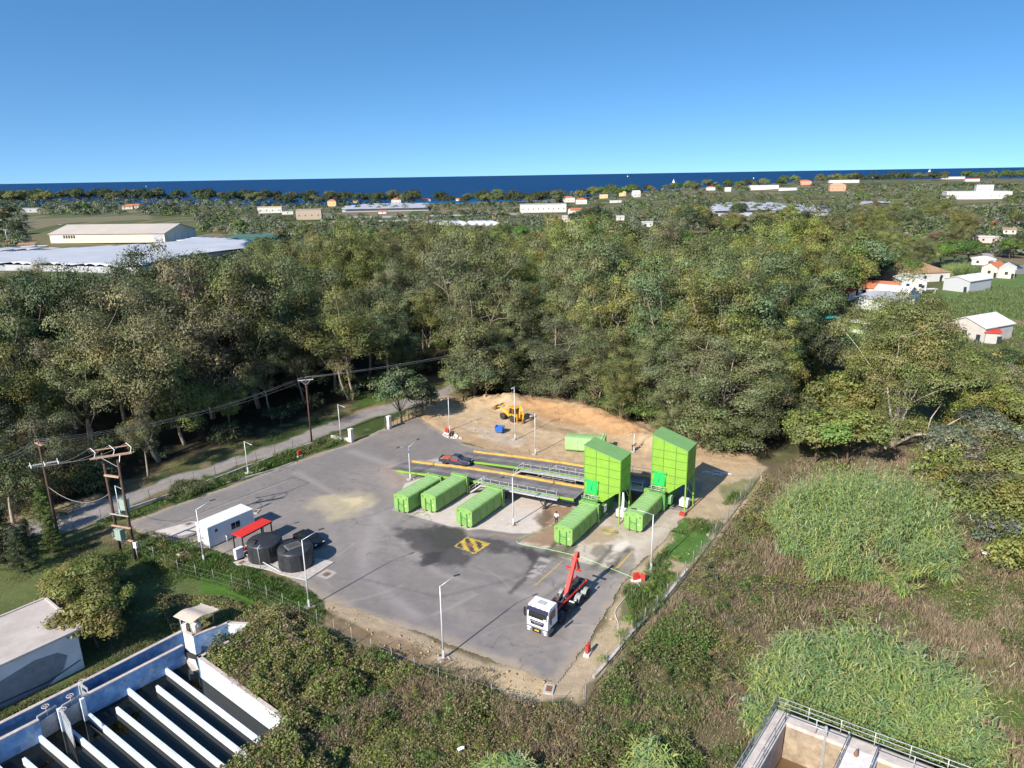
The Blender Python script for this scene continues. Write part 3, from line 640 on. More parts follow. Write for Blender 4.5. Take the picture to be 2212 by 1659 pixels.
def eucalyptus(seed, H=18, spread=5.5, n_per=42, stems=1, low=0.25, fill=0, cl=(1.2, 2.3)):
    rs = np.random.RandomState(seed); mb = MB(); cen = []; rad = []
    for s_ in range(stems):
        d0 = Vector((rs.normal(0, 0.12+0.22*(stems > 1)), rs.normal(0, 0.12+0.22*(stems > 1)), 1))
        th = H*rs.uniform(0.30, 0.45)
        pts, d, r = limb(mb, rs, (rs.normal(0, .2)*(stems > 1), rs.normal(0, .2)*(stems > 1), -0.3), d0, th, H*0.019/(stems**0.4), 5, 0.16, 0.25)
        nl = rs.randint(4, 7); a0 = rs.rand()*6.28
        for k in range(nl):
            a = a0+k*6.283/nl+rs.normal(0, .3); el = rs.uniform(0.55, 1.3) if k else 1.5
            dd = Vector((math.cos(a)*math.cos(el), math.sin(a)*math.cos(el), math.sin(el)))
            start = pts[-1] if rs.rand() < .6 else pts[-2]
            Lk = (H-th)*rs.uniform(0.55, 0.85)*(1.0 if el > 0.8 else 0.75)
            p2, d2, r2 = limb(mb, rs, start, dd, Lk, r*rs.uniform(.55, .8), 5, 0.3, 0.12)
            for j in range(rs.randint(3, 6)):
                q = p2[rs.randint(2, 6)]; a3 = rs.rand()*6.28
                d3 = Vector((math.cos(a3), math.sin(a3), rs.uniform(-.1, .9)))
                L3 = rs.uniform(.09, .24)*H*spread/5.5
                p3, d4, r4 = limb(mb, rs, q, d3, L3, r2*0.8+0.015, 3, 0.3, 0.05)
                cen.append(tuple(p3[-1])); rad.append(rs.uniform(*cl))
                if rs.rand() < .6: cen.append(tuple(p3[-2]+Vector(rs.normal(0, .6, 3)))); rad.append(rs.uniform(cl[0]*.8, cl[1]*.8))
            cen.append(tuple(p2[-1])); rad.append(rs.uniform(*cl))
    for _ in range(fill):
        u = unit(rs, 1)[0]*rs.uniform(.5, 1); cen.append((u[0]*spread*.85, u[1]*spread*.85, H*(.66+.27*u[2]))); rad.append(rs.uniform(*cl))
    # low side clumps
    for _ in range(int(low*26)):
        a = rs.rand()*6.28; q = rs.uniform(.3, .8)*spread
        cen.append((math.cos(a)*q, math.sin(a)*q, H*rs.uniform(.10 if low > 1 else .22, .55))); rad.append(rs.uniform(cl[0]*.8, cl[1]))
        mb.tube([(0, 0, cen[-1][2]-1.5), (cen[-1][0]*.5, cen[-1][1]*.5, cen[-1][2]-.5), cen[-1]], [.07, .05, .02], 5)
    V, F, c = clump_leaves(rs, cen, rad, n_per)
    return mb, V, F, c
def round_tree(seed, H=7, w=5, n_per=46, nc=26, cl=(.8, 1.4), ll=(.26, .45), lw=(.12, .22), base=.25, ragged=.15, flat=.8, tone=.22, pointed=0.0):
    rs = np.random.RandomState(seed); mb = MB(); cen = []; rad = []
    pts, d, r = limb(mb, rs, (0, 0, -.2), (rs.normal(0, .1), rs.normal(0, .1), 1), H*.5, H*.022+.03, 4, .15, .2)
    for k in range(nc):
        u = unit(rs, 1)[0]; u[2] = abs(u[2])*1.0-(.35 if rs.rand() < .35 else 0)
        q = rs.uniform(.35, 1)**.5
        z = H*(base+(1-base)*.48)+u[2]*q*(1-base)*H*.5
        sh = 1-pointed*np.clip((z/H-base)/(1-base), 0, 1)
        c = (u[0]*q*w/2*sh*(1+ragged*rs.normal()), u[1]*q*w/2*sh*(1+ragged*rs.normal()), z)
        cen.append(c); rad.append(rs.uniform(*cl)*(0.55+.45*sh))
        if k % 3 == 0: mb.tube([tuple(pts[2]), (c[0]*.5, c[1]*.5, (c[2]+pts[2].z)/2), c], [r*.6, r*.4, .02], 5)
    V, F, c = clump_leaves(rs, cen, rad, n_per, ll, lw, .1, flat, tone)
    return mb, V, F, c
def conifer(seed, H=9, w=4.5, n=9000, open_=0.3):
    rs = np.random.RandomState(seed); mb = MB(); mb.tube([(0, 0, -.2), (0.1, 0, H*.5), (0, 0.1, H*.96)], [H*.02+.05, H*.013, .02], 6)
    cen = []; rad = []
    nb = int(H*5)
    for k in range(nb):
        z = H*(.10+.86*k/nb); L = w/2*(1-.86*(k/nb)**1.1)*rs.uniform(.65, 1.1); a = k*2.4+rs.rand()
        for t in np.arange(.35, 1.01, .22):
            cen.append((math.cos(a)*L*t, math.sin(a)*L*t, z+.20*L*t+rs.normal(0, .08))); rad.append(.30+.32*(1-t)+.12*rs.rand())
        mb.tube([(0, 0, z-.2), (math.cos(a)*L, math.sin(a)*L, z+.2*L)], [.04, .012], 5)
    V, F, c = clump_leaves(rs, cen, rad, n/len(cen)*3.5, (.16, .32), (.05, .1), -.1, .6, .3)
    return mb, V, F, c
def cane(rs, V, F, Cc, x, y, z0, h, lean, tones, idx, leafL=(0.7, 1.15)):
    """one giant reed: bending culm with two ranks of arching leaves, tips often in a plume"""
    n = 7; t = np.linspace(0, 1, n); bx = lean[0]*t**1.8*h; by = lean[1]*t**1.8*h; bz = z0+h*t*(1-0.12*np.hypot(lean[0], lean[1])*t)
    P = np.stack([x+bx, y+by, bz], 1)
    w = 0.02
    off = idx[0]; vs = []; fs = []
    side = np.array((math.cos(lean[2]), math.sin(lean[2]), 0))*w
    for k in range(n): vs += [P[k]-side*(1-.6*t[k]), P[k]+side*(1-.6*t[k])]
    for k in range(n-1): fs.append((off+2*k, off+2*k+1, off+2*k+3, off+2*k+2))
    tone = tones[rs.randint(len(tones))]*(0.8+.4*rs.rand()); cs = [np.array(tone)*.8]*(2*n)
    off += 2*n
    nl = rs.randint(12, 17)
    for k in range(nl):
        tt = .18+.82*(k+.5)/nl; q = np.array([np.interp(tt, t, P[:, j]) for j in range(3)])
        a = lean[2]+(math.pi if k % 2 else 0)+rs.normal(0, .45); L = rs.uniform(*leafL)*(1.15-.5*abs(tt-.55)); ww = .032+.022*rs.rand()
        d = np.array((math.cos(a), math.sin(a), 0)); s = np.array((-d[1], d[0], 0))*ww
        m = q+d*L*.5+np.array((0, 0, L*.26)); e = q+d*L+np.array((0, 0, L*(.10 if tt > .8 else -.18)))
        vs += [q-s*.5, q+s*.5, m+s, m-s, e, e+s*.05]
        fs += [(off, off+1, off+2, off+3), (off+3, off+2, off+5, off+4)]; off += 6
        cs += [np.array(tone)*(.85+.35*rs.rand())]*6
    if rs.rand() < .28:
        q = P[-1]; d = np.array((lean[0], lean[1], .9)); d = d/np.linalg.norm(d); s = np.array((math.cos(lean[2]+1.5), math.sin(lean[2]+1.5), 0))*.05
        vs += [q, q+d*.25+s, q+d*.6, q+d*.25-s]; fs.append((off, off+1, off+2, off+3)); off += 4
        cs += [np.array((.30, .25, .17))]*4
    V += vs; F += fs; Cc += cs; idx[0] = off

class Kind:
    """a set of look-alike plants: a few grown individuals whose meshes the rest share"""
    def __init__(s, name, protos, bark=BARK):
        s.name = name; s.p = []
        for mb, V, F, c in protos:
            s.p.append((V, F, c, mb, bark))
        s.me = []
        for V, F, c, mb, bk in s.p:
            cm = npmesh(name+'_crown', V, F, LEAF, c)
            tm = bpy.data.meshes.new(name+'_trunk'); tm.from_pydata(mb.v, [], mb.f); tm.materials.append(bk)
            tm.polygons.foreach_set('use_smooth', [True]*len(mb.f)); tm.update(); s.me.append((tm, cm))
    def put(s, p, scale, rz, tint, label, cat, group, which=None, rnd=random):
        tm, cm = s.me[rnd.randrange(len(s.me)) if which is None else which]
        r = bpy.data.objects.new(s.name, None); C.objects.link(r); r.location = p; r.rotation_euler = (0, 0, rz)
        r.scale = scale if isinstance(scale, (tuple, list)) else (scale,)*3; r.empty_display_size = .5
        tag(r, label, cat, group)
        link('trunk', tm, r); c = link('crown', cm, r); c.color = (*tint, 1)
        return r
EUC = Kind('eucalyptus_tree', [eucalyptus(100+i, 18, 5.5+0.6*(i % 3), 215, stems=(1, 1, 2)[i % 3], low=(.1, .5, .05, .25)[i % 4]) for i in range(8)]+[eucalyptus(150+i, 18, 6.2, 210, stems=1+i % 2, low=2.2, cl=(1.1, 2.0)) for i in range(3)])
OAK = Kind('broadleaf_tree', [round_tree(200+i, 8, 7.5, 130, 34, (1.1, 1.9), (.28, .5), (.16, .28)) for i in range(5)], BARK_D)
OLIVE = Kind('olive_tree', [round_tree(300+i, 4.6, 5.2, 80, 18, (.8, 1.3), (.28, .46), (.12, .2), .12) for i in range(4)], BARK_D)
SHRUB = Kind('shrub', [round_tree(400+i, 2.6, 3.6, 110, 16, (.5, .95), (.16, .30), (.08, .15), 0.0, .3, .85, .3) for i in range(5)], BARK_D)
PINE = Kind('pine_tree', [conifer(500+i, 9, 4.6) for i in range(3)], BARK_D)
CYP = Kind('dark_conifer', [conifer(520+i, 13, 7.0, 11000) for i in range(2)], BARK_D)
# colours (real leaf albedos)
T_GREY = (.140, .160, .066); T_OLIVE = (.166, .182, .050); T_YEL = (.21, .235, .060); T_BLUE = (.125, .150, .070)
T_BROWN = (.190, .180, .080); T_DARK = (.055, .075, .032); T_GREEN = (.095, .160, .034); T_SILV = (.165, .180, .125); T_LIME = (.16, .25, .04)
def jit(t, rnd, k=.20):
    f = 1+rnd.uniform(-k, k); return tuple(max(.01, c*f*(1+rnd.uniform(-k*.5, k*.5))) for c in t)
_TN = {'grey-green': T_GREY, 'olive-green': T_OLIVE, 'yellow-green': T_YEL, 'blue-green': T_BLUE, 'brownish green': T_BROWN, 'dark green': T_DARK, 'bright green': T_GREEN, 'silvery': T_SILV, 'lime green': T_LIME}
rnd = random.Random(7)
# ------------------------------------------------------------------ planting: woods
WPTS = [(p.x, p.y) for p in WOOD_A]; WPB = [(p.x, p.y) for p in WOOD_B]
_taken = []
def free(x, y, r):
    for a, b, q in _taken:
        if (a-x)**2+(b-y)**2 < ((r+q)*.5)**2: return False
    return True
def proj(p):                      # where a point stands in the survey picture
    q = Vector(p)-Vector((0, 0, CAM_H)); w = q.dot(_fw); return 1106+FPX*q.dot(_rt)/w, 829.5-FPX*q.dot(_up)/w
SIZEW = lambda s: 'towering' if s > 1.18 else 'tall' if s > 1.0 else 'middling' if s > .84 else 'low'
n_euc = 0; _lab = {}
def uniq(base, extra):
    """labels stay distinct: what sets a plant apart goes on the end of its description"""
    l = base; k = 0
    while l in _lab and k < len(extra): l = base+' '+extra[k]; k += 1
    _lab[l] = 1; return l
def ordn(n): return ['first', 'second', 'third', 'fourth', 'fifth', 'sixth', 'seventh', 'eighth', 'ninth', 'tenth'][n] if n < 10 else None
ROWS = {}
def zone(p):
    u, v = proj(p)
    across = 'at the left edge of the photo' if u < 150 else 'left of the transformer poles' if u < 260 else 'between transformer poles and power pole' if u < 640 else 'right of the power pole' if u < 860 else 'behind the green gate' if u < 1010 else 'behind the backhoe' if u < 1230 else 'left of the hopper towers' if u < 1400 else 'behind the hopper towers' if u < 1640 else 'beside the village' if u < 1950 else 'at the right edge of the photo'
    return across
def plant_label(tone, size, noun, p, key, rankword):
    return [tone, size, noun, p, key, rankword]
HPX = [(584,468,46),(668,478,50),(290,466,22),(70,476,29),(278,468,18),(717,446,17),(768,438,11),(856,441,20),(917,436,25),(991,434,12),(1174,459,96),(1229,437,25),(1256,441,23),(1255,464,44),(1228,480,23),(1304,430,17),(1345,427,14),(1376,431,15),(1330,440,24),(1340,476,16),(1535,419,17),(1572,422,12),(1650,420,54),(1738,413,22),(1808,427,28),(1822,410,52),(1702,424,34),(2112,439,100),(2124,431,26),(2058,400,35),(2098,408,22),(1588,480,66),(2134,525,31),(2180,506,20),(1464,540,24),(1466,553,28),(1400,490,20),(58,541,26),(84,541,24),(118,549,42),(175,546,50),(8,478,20),(826,462,16),(622,468,22),(833,458,200),(1665,465,275),(1895,446,90),(110,486,95),(1000,488,160)]          # sightings of the far buildings: nothing tall is planted right in front of them
def blocked(u, v, k=3): return any(abs(u-x) < w*.5+k and y-2 < v < y+11 for x, y, w in HPX)
PLANTED = []                      # labels are written once all positions are known
def put(kind, p, s, tint, tone, noun, cat, group, which=None, rz=None, zs=1.0):
    p = Vector(p); p.z = float(ground_h(np.array([p.x]), np.array([p.y]))[0])-.05 if p.z == 0 else p.z
    o = kind.put(p, (s, s, s*zs), rnd.uniform(0, 6.28) if rz is None else rz, jit(tint, rnd), None, cat, group, which, rnd)
    PLANTED.append((o, tone, noun, s*zs)); return o
# prominent trees, one by one (sighting of the foot, height, crown colour)
def euc(x, y, H, tone, spread=1.0, which=None, label=None):
    p = g(x, y); s = H/18.0
    o = put(EUC, p, s*spread, _TN[tone], tone, 'eucalyptus', 'tree', 'eucalyptus trees of the woods', which, zs=1/spread)
    _taken.append((p.x, p.y, 7*s*spread)); return o
for a in [(320, 1028, 13, 'grey-green', .75, 3), (140, 1060, 15, 'blue-green', .95, 1), (30, 1130, 15, 'grey-green'), (500, 940, 11, 'olive-green', .7), (215, 1010, 20, 'grey-green'),
          (400, 960, 18, 'olive-green'), (590, 905, 14, 'grey-green'), (80, 1020, 20, 'olive-green'), (760, 862, 22, 'olive-green', 1, 2), (660, 870, 17, 'grey-green'), (860, 826, 17, 'grey-green'), (930, 795, 19, 'olive-green'),
          (1000, 770, 18, 'grey-green'), (720, 800, 20, 'brownish green'), (1100, 845, 15, 'grey-green', .9, 9), (1200, 858, 18, 'blue-green', 1.15, 8),
          (1290, 880, 17, 'grey-green', 1.0, 9), (1400, 905, 17, 'grey-green', 1.0, 10), (1340, 915, 12, 'olive-green', .9, 9), (1560, 965, 19, 'grey-green', 1.35, 8), (1500, 940, 20, 'grey-green', 1.15, 10), (1620, 950, 17, 'grey-green', 1.1, 9), (1450, 950, 12, 'grey-green', .9, 8),
          (1640, 850, 20, 'grey-green', 1.1), (1545, 830, 24, 'olive-green', 1.1, 2), (1700, 830, 17, 'blue-green', .8), (1745, 800, 14, 'blue-green', .7), (1690, 720, 21, 'olive-green'), (330, 700, 17, 'grey-green', .8),
          (610, 640, 21, 'olive-green', 1.0, 5), (800, 700, 22, 'olive-green', .9), (1060, 800, 15, 'dark green', .9)]: euc(*a)
tries = 0
cells = []
for W, wname in ((WPTS, 'A'), (WPB, 'B')):
    xs = [p[0] for p in W]; ys = [p[1] for p in W]
    for _ in range(4200):
        x = rnd.uniform(min(xs), max(xs)); y = rnd.uniform(min(ys), max(ys))
        if y < 60 or abs(math.degrees(math.atan2(x, y))) > 40: continue
        if not bool(inside(W, np.array([x]), np.array([y]))[0]): continue
        if sdist(MOUND_S := [(q.x, q.y) for q in MOUND]+[(MOUND[-1].x, MOUND[-1].y+.1)], np.array([x]), np.array([y]))[0] < 4: continue
        d = math.hypot(x, y); r = 6.4 if d < 170 else 7.8
        if float(NZ3.fbm(np.array([x]), np.array([y]), 9)[0]) < .43: continue
        if not free(x, y, r): continue
        cells.append((d, x, y, r)); _taken.append((x, y, r))
cells.sort()
print('wood cells', len(cells))
budget = 300-sum(1 for q in PLANTED if q[2] == 'eucalyptus')-78
for k, (d, x, y, r) in enumerate(cells):
    nn = float(NZ.fbm(np.array([x]), np.array([y]), 30)[0]); n2 = float(NZ2.fbm(np.array([x]), np.array([y]), 12)[0])
    H = 15.5+9.0*n2+rnd.uniform(-3.5, 4.5)+(4 if rnd.random() < .15 else 0)
    if y > 230: H *= .92
    u_, v_ = proj((x, y, 0))
    if u_ < 300 and y > 165: H *= .66
    elif u_ < 560 and y > 190: H *= .86
    if wname and u_ > 1010 and y > 150 and nn > .5: tone = rnd.choice(['yellow-green', 'olive-green', 'olive-green', 'grey-green'])
    else: tone = rnd.choice(['grey-green', 'olive-green', 'olive-green', 'brownish green', 'grey-green', 'blue-green'])
    if u_ > 1010 and y < 150: tone = rnd.choice(['grey-green', 'blue-green', 'grey-green', 'olive-green'])
    if k < budget or True:
        if k < budget: put(EUC, (x, y, 0), H/18*1.06, tuple(q*(.84 if x < -15 else 1) for q in _TN[tone]), tone, 'eucalyptus', 'tree', 'eucalyptus trees of the woods', rnd.randrange(8, 11) if (u_ > 1010 and y < 165) or rnd.random() < .12 else rnd.randrange(8), zs=1.14)
        else: put(OAK, (x, y, 0), H/8*.8, _TN[tone], tone, 'leafy tree', 'tree', 'leafy trees at the back of the woods')
# undergrowth along the wood edges and between the trunks
def shrubs_along(pts, n, spread, s=(.7, 1.4), tones=('dark green', 'grey-green', 'bright green'), group='bushes along the wood edge', kind=None):
    for _ in range(n):
        i = rnd.randrange(len(pts)-1); t = rnd.random(); a, b = pts[i], pts[i+1]
        x = a[0]+(b[0]-a[0])*t+rnd.uniform(-spread, spread); y = a[1]+(b[1]-a[1])*t+rnd.uniform(-spread, spread)
        if float(sdist(ASPHALT, np.array([x]), np.array([y]))[0]) < 1.6 or inside([(p.x, p.y) for p in LANE], np.array([x]), np.array([y]))[0]: continue
        tone = rnd.choice(tones); put(kind or SHRUB, (x, y, 0), rnd.uniform(*s), _TN[tone], tone, 'bush', 'bush', group)
shrubs_along([(p.x, p.y+4) for p in PX([(0, 1150), (330, 1015), (700, 885), (950, 800)])], 34, 2.4, (.8, 1.6), ('dark green', 'dark green', 'grey-green', 'olive-green'))
shrubs_along([(p.x+.5, p.y+3.5) for p in PX([(1120, 862), (1240, 880), (1330, 905), (1470, 955), (1580, 1000)])], 26, 1.6, (.9, 1.8), ('dark green', 'grey-green', 'grey-green', 'bright green'), 'bushes behind the earth bank')
# ================================================================== MORE TREES: right side, left foreground, plain and coast
def P_(kind, x, y, s, tone, noun, cat, group, zs=1.0, which=None):
    return put(kind, g(x, y), s, _TN[tone], tone, noun, cat, group, which, zs=zs)
def hb_(x, y, ytop): return hgt0(g(x, y), ytop)
def hgt0(p, ytop):
    lo, hi = 0, 40
    for _ in range(40):
        m_ = (lo+hi)/2
        if proj((p.x, p.y, m_))[1] > ytop: lo = m_
        else: hi = m_
    return lo
# the big pale-stemmed eucalyptus with a bare white limb
bt = g(1928, 966)
mb, V, F, c = eucalyptus(777, 26.5, 6.4, 190, 3, 1.5, 84, cl=(1.4, 2.5))
mb.tube([(.3, -.2, .6), (2.5, -1.2, 2.2), (5.0, -2.4, 2.6), (8.0, -3.2, 4.6), (9.2, -3.6, 5.4)], [.26, .22, .17, .10, .03], 9); mb.tube([(4.2, -2.0, 2.5), (4.4, -2.2, 5.2), (5.6, -2.6, 7.6)], [.14, .09, .03], 7)
mb.tube([(-.1, 0, -.3), (.2, 0, 3), (.1, .3, 8), (-.6, .5, 14)], [.62, .46, .32, .15], 10); mb.tube([(.3, .1, -.2), (1.0, .3, 5), (1.6, .4, 10), (1.8, .6, 16)], [.42, .32, .22, .1], 9)
WB = mat('white_bark', (.44, .37, .31), .85, var=.3, scale=2, bump=.3, dirt=(.30, .24, .18), dscale=1.5)
BIG = Kind('eucalyptus_tree', [(mb, V, F, c)], WB)
o = BIG.put(bt, 1.0, R(15), (.170, .185, .060), 'largest eucalyptus on the right, multi-stemmed with a bare white limb low down', 'tree', 'eucalyptus trees of the woods')
for x, y, s, tone, zs in [(1760, 1000, 1.15, 'olive-green', .9), (1830, 1005, 1.3, 'olive-green', .85), (1800, 940, 1.3, 'olive-green', .95), (1870, 860, 1.1, 'yellow-green', 1.1), (1745, 930, .8, 'grey-green', 1), (2060, 880, 1.3, 'olive-green', 1), (1990, 860, 1.5, 'olive-green', 1.2),
                          (2150, 945, 1.15, 'yellow-green', .9), (2215, 960, 1.1, 'olive-green', .9), (2110, 830, .8, 'dark green', 1), (2180, 810, .7, 'dark green', 1), (2070, 800, .75, 'olive-green', .9), (1780, 830, 1.2, 'dark green', 1.1), (1850, 800, .8, 'olive-green', 1), (1760, 780, 1.0, 'dark green', 1.1), (1830, 760, .55, 'bright green', 1), (1800, 750, .7, 'dark green', 1), (1900, 790, .55, 'olive-green', 1),
                          (1740, 960, .8, 'dark green', 1), (2110, 960, .9, 'silvery', .8), (2050, 990, .8, 'silvery', .8), (2190, 1060, 1.0, 'olive-green', .8), (2140, 1120, .9, 'grey-green', .8), (2230, 1150, 1.1, 'olive-green', .8)]:
    P_(OAK, x, y, s, tone, 'leafy tree', 'tree', 'leafy trees on the right slope', zs)
def scatter_px(kind, poly, n, s, tones, noun, cat, group, sep=1.5, zs=1.0):
    pts = [(p.x, p.y) for p in PX(poly)]; xs = [p[0] for p in poly]; ys = [p[1] for p in poly]; k = 0; t_ = 0; mine = []
    while k < n and t_ < n*30:
        t_ += 1; u = rnd.uniform(min(xs), max(xs)); v = rnd.uniform(min(ys), max(ys))
        if not bool(inside(poly, np.array([u]), np.array([v]))[0]): continue
        if v < 500 and blocked(u, v): continue
        p = g(u, v)
        if any((p.x-a)**2+(p.y-b)**2 < sep*sep for a, b in mine): continue
        mine.append((p.x, p.y)); tone = rnd.choice(tones); put(kind, p, rnd.uniform(*s), _TN[tone], tone, noun, cat, group, zs=zs); k += 1
scatter_px(SHRUB, [(2010, 1000), (2040, 880), (2100, 800), (2240, 830), (2240, 1280), (2110, 1180), (2060, 1110), (2010, 1040)], 90, (1.1, 2.1), ('olive-green', 'silvery', 'brownish green', 'yellow-green', 'grey-green'), 'bush', 'bush', 'bushes on the right slope', 1.9)
scatter_px(SHRUB, [(1690, 760), (1760, 690), (1800, 740), (1990, 820), (1960, 880), (1700, 880)], 26, (.9, 1.6), ('olive-green', 'dark green', 'bright green'), 'bush', 'bush', 'bushes between wood and village', 2.4)
scatter_px(SHRUB, [(2140, 750), (2240, 790), (2240, 840), (2100, 800)], 12, (.8, 1.5), ('olive-green', 'grey-green'), 'bush', 'bush', 'bushes below the block shed', 2.4)
# gate trees and small ones in the yard's far corner
for x, y, yt, tone, k_ in [(868, 912, 806, 'blue-green', 1), (912, 898, 830, 'dark green', 1), (1020, 860, 775, 'blue-green', 1), (1050, 868, 800, 'blue-green', 1), (985, 850, 790, 'grey-green', 1), (1000, 868, 800, 'grey-green', 1)]:
    p = g(x, y); h = hgt0(p, yt); put(OAK, p, h/8.2, _TN[tone], tone, 'leafy tree', 'tree', 'leafy trees by the gate', zs=1.05)
for x, y, yt in [(1105, 862, 770), (1150, 862, 790)]: p = g(x, y); put(CYP, p, hgt0(p, yt)/13, _TN['dark green'], 'dark green', 'conifer', 'tree', 'conifers behind the sand')
# left foreground
for x, y, yt, tone, lb in [(100, 1128, 1050, 'bright green', ''), (118, 1192, 1112, 'bright green', ''), (10, 1215, 1090, 'dark green', ''), (52, 1235, 1140, 'dark green', ''), (-30, 1200, 1060, 'dark green', ''), (62, 1180, 1120, 'dark green', '')]:
    p = g(x, y); h = hgt0(p, yt); put(PINE, p, h/9*1.75, tuple(q*.8 for q in _TN[tone]), tone, 'conifer', 'tree', 'small conifers by the lane', zs=.60)
for x, y, s, tone, zs in [(205, 1300, .72, 'olive-green', .8), (170, 1350, .72, 'olive-green', .8), (240, 1262, .5, 'olive-green', .9), (215, 1405, .75, 'olive-green', .9), (150, 1290, .55, 'yellow-green', .8), (245, 1330, .55, 'olive-green', .8)]:
    P_(OAK, x, y, s, tone, 'leafy tree', 'tree', 'spreading trees beside the concrete building', zs)
scatter_px(SHRUB, [(330, 1160), (420, 1190), (400, 1230), (320, 1220), (215, 1150)], 9, (.5, .9), ('olive-green', 'bright green'), 'bush', 'bush', 'bushes by the transformer poles', 1.6)
scatter_px(SHRUB, [z6(0, 0) and (300, 1100), (420, 1060), (640, 985), (760, 945), (700, 960), (420, 1075)], 16, (.35, .8), ('dark green', 'bright green', 'grey-green'), 'bush', 'bush', 'bushes on the verge', 1.8)
scatter_px(SHRUB, [(500, 1350), (640, 1370), (900, 1480), (1240, 1530), (1240, 1620), (900, 1650), (600, 1560)], 42, (.22, .5), ('olive-green', 'brownish green', 'bright green', 'yellow-green'), 'bush', 'bush', 'low bushes in front of the yard', 2.0)
scatter_px(SHRUB, [(1300, 1480), (1500, 1260), (1640, 1100), (1660, 1240), (1560, 1480), (1460, 1640), (1280, 1640)], 60, (.25, .6), ('olive-green', 'brownish green', 'bright green'), 'bush', 'bush', 'low bushes right of the fence', 2.0)
scatter_px(SHRUB, [(1270, 1440), (1300, 1430), (1330, 1390), (1420, 1240), (1500, 1180), (1440, 1300), (1350, 1400), (1290, 1480)], 16, (.2, .42), ('lime green', 'bright green', 'yellow-green'), 'bush', 'bush', 'low bushes inside the right fence', 1.2)
# plain behind the woods
scatter_px(EUC, [(1640, 560), (1760, 520), (1880, 470), (1960, 450), (2060, 460), (2110, 500), (2060, 560), (1960, 600), (1860, 590)], 52, (.85, 1.15), ('olive-green', 'brownish green', 'grey-green'), 'eucalyptus', 'tree', 'eucalyptus trees of the woods', 10, zs=.95)
scatter_px(OAK, [(1380, 492), (1640, 470), (1760, 490), (1650, 530), (1400, 500)], 16, (1.3, 2.1), ('olive-green', 'dark green', 'brownish green'), 'leafy tree', 'tree', 'leafy trees on the plain', 14)
scatter_px(OAK, [(550, 520), (1040, 520), (1060, 600), (1000, 660), (700, 620), (560, 600)], 70, (.9, 1.6), ('olive-green', 'grey-green', 'grey-green', 'brownish green'), 'leafy tree', 'tree', 'leafy trees on the plain', 9)
scatter_px(OAK, [(1040, 500), (1500, 545), (1640, 545), (1700, 560), (1600, 600), (1200, 590), (1040, 590)], 50, (.9, 1.5), ('olive-green', 'yellow-green', 'yellow-green', 'bright green'), 'leafy tree', 'tree', 'leafy trees on the plain', 10)
for x, y, s, tone in [(1262, 484, 1.7, 'dark green'), (1285, 482, 1.8, 'dark green'), (1240, 488, 1.4, 'dark green'), (1305, 486, 1.5, 'dark green'), (1362, 530, 1.1, 'dark green'), (1530, 500, 1.7, 'dark green'), (1550, 505, 1.5, 'dark green'), (1640, 478, 1.3, 'dark green'), (1680, 480, 1.2, 'dark green'), (1740, 490, 1.5, 'dark green'),
                      (1960, 605, 1.0, 'bright green'), (1900, 610, 1.3, 'bright green'), (1880, 606, 1.2, 'bright green'), (2030, 575, 1.3, 'lime green'), (2060, 570, 1.4, 'bright green'), (2090, 565, 1.2, 'bright green'), (2000, 580, 1.2, 'yellow-green'), (1920, 590, 1.6, 'brownish green'), (2180, 560, 1.2, 'bright green'), (2200, 550, 1.3, 'dark green'), (2210, 500, 1.6, 'dark green'), (2190, 490, 1.4, 'olive-green'), (520, 505, 1.1, 'bright green'), (40, 520, 1.2, 'dark green'), (15, 505, 1.4, 'dark green'), (25, 490, 1.4, 'dark green'), (380, 480, .9, 'dark green'), (170, 478, 1.2, 'dark green'), (190, 474, 1.2, 'bright green')]:
    P_(OAK, x, y, s, tone, 'leafy tree', 'tree', 'leafy trees on the plain')
scatter_px(OLIVE, [(0, 452), (420, 448), (620, 448), (620, 490), (330, 486), (300, 470), (0, 482)], 105, (1.1, 1.6), ('silvery', 'grey-green', 'silvery'), 'olive tree', 'olive tree', 'olive trees of the plain', 7)
scatter_px(OLIVE, [(620, 488), (1040, 500), (1350, 500), (1350, 520), (1000, 560), (560, 530)], 80, (1.0, 1.5), ('silvery', 'grey-green', 'brownish green'), 'olive tree', 'olive tree', 'olive trees of the plain', 7)
scatter_px(OLIVE, [(1440, 440), (1700, 425), (2212, 415), (2212, 450), (1900, 440), (1600, 460)], 80, (1.2, 1.8), ('silvery', 'grey-green', 'olive-green'), 'olive tree', 'olive tree', 'olive trees of the plain', 9)
SHORE = Kind('shore_tree', [round_tree(240+i, 8, 9.5, 100, 30, (1.2, 2.0), (.35, .6), (.2, .34), base=.02, flat=.9) for i in range(3)], BARK_D)
scatter_px(SHORE, [(-40, 452), (240, 446), (240, 436), (-40, 438)], 72, (1.7, 2.6), ('dark green', 'dark green', 'dark green', 'olive-green'), 'shore tree', 'tree', 'dark trees along the shore', 10)
scatter_px(SHORE, [(240, 447), (700, 444), (1230, 442), (1230, 436), (700, 436), (240, 438)], 122, (1.2, 2.6), ('dark green', 'dark green', 'grey-green', 'dark green'), 'shore tree', 'tree', 'dark trees along the shore', 14)
scatter_px(SHORE, [(1230, 436), (1700, 414), (2212, 402), (2212, 394), (1700, 404), (1300, 424)], 104, (1.3, 2.6), ('dark green', 'olive-green', 'bright green', 'grey-green'), 'shore tree', 'tree', 'dark trees along the shore', 18)
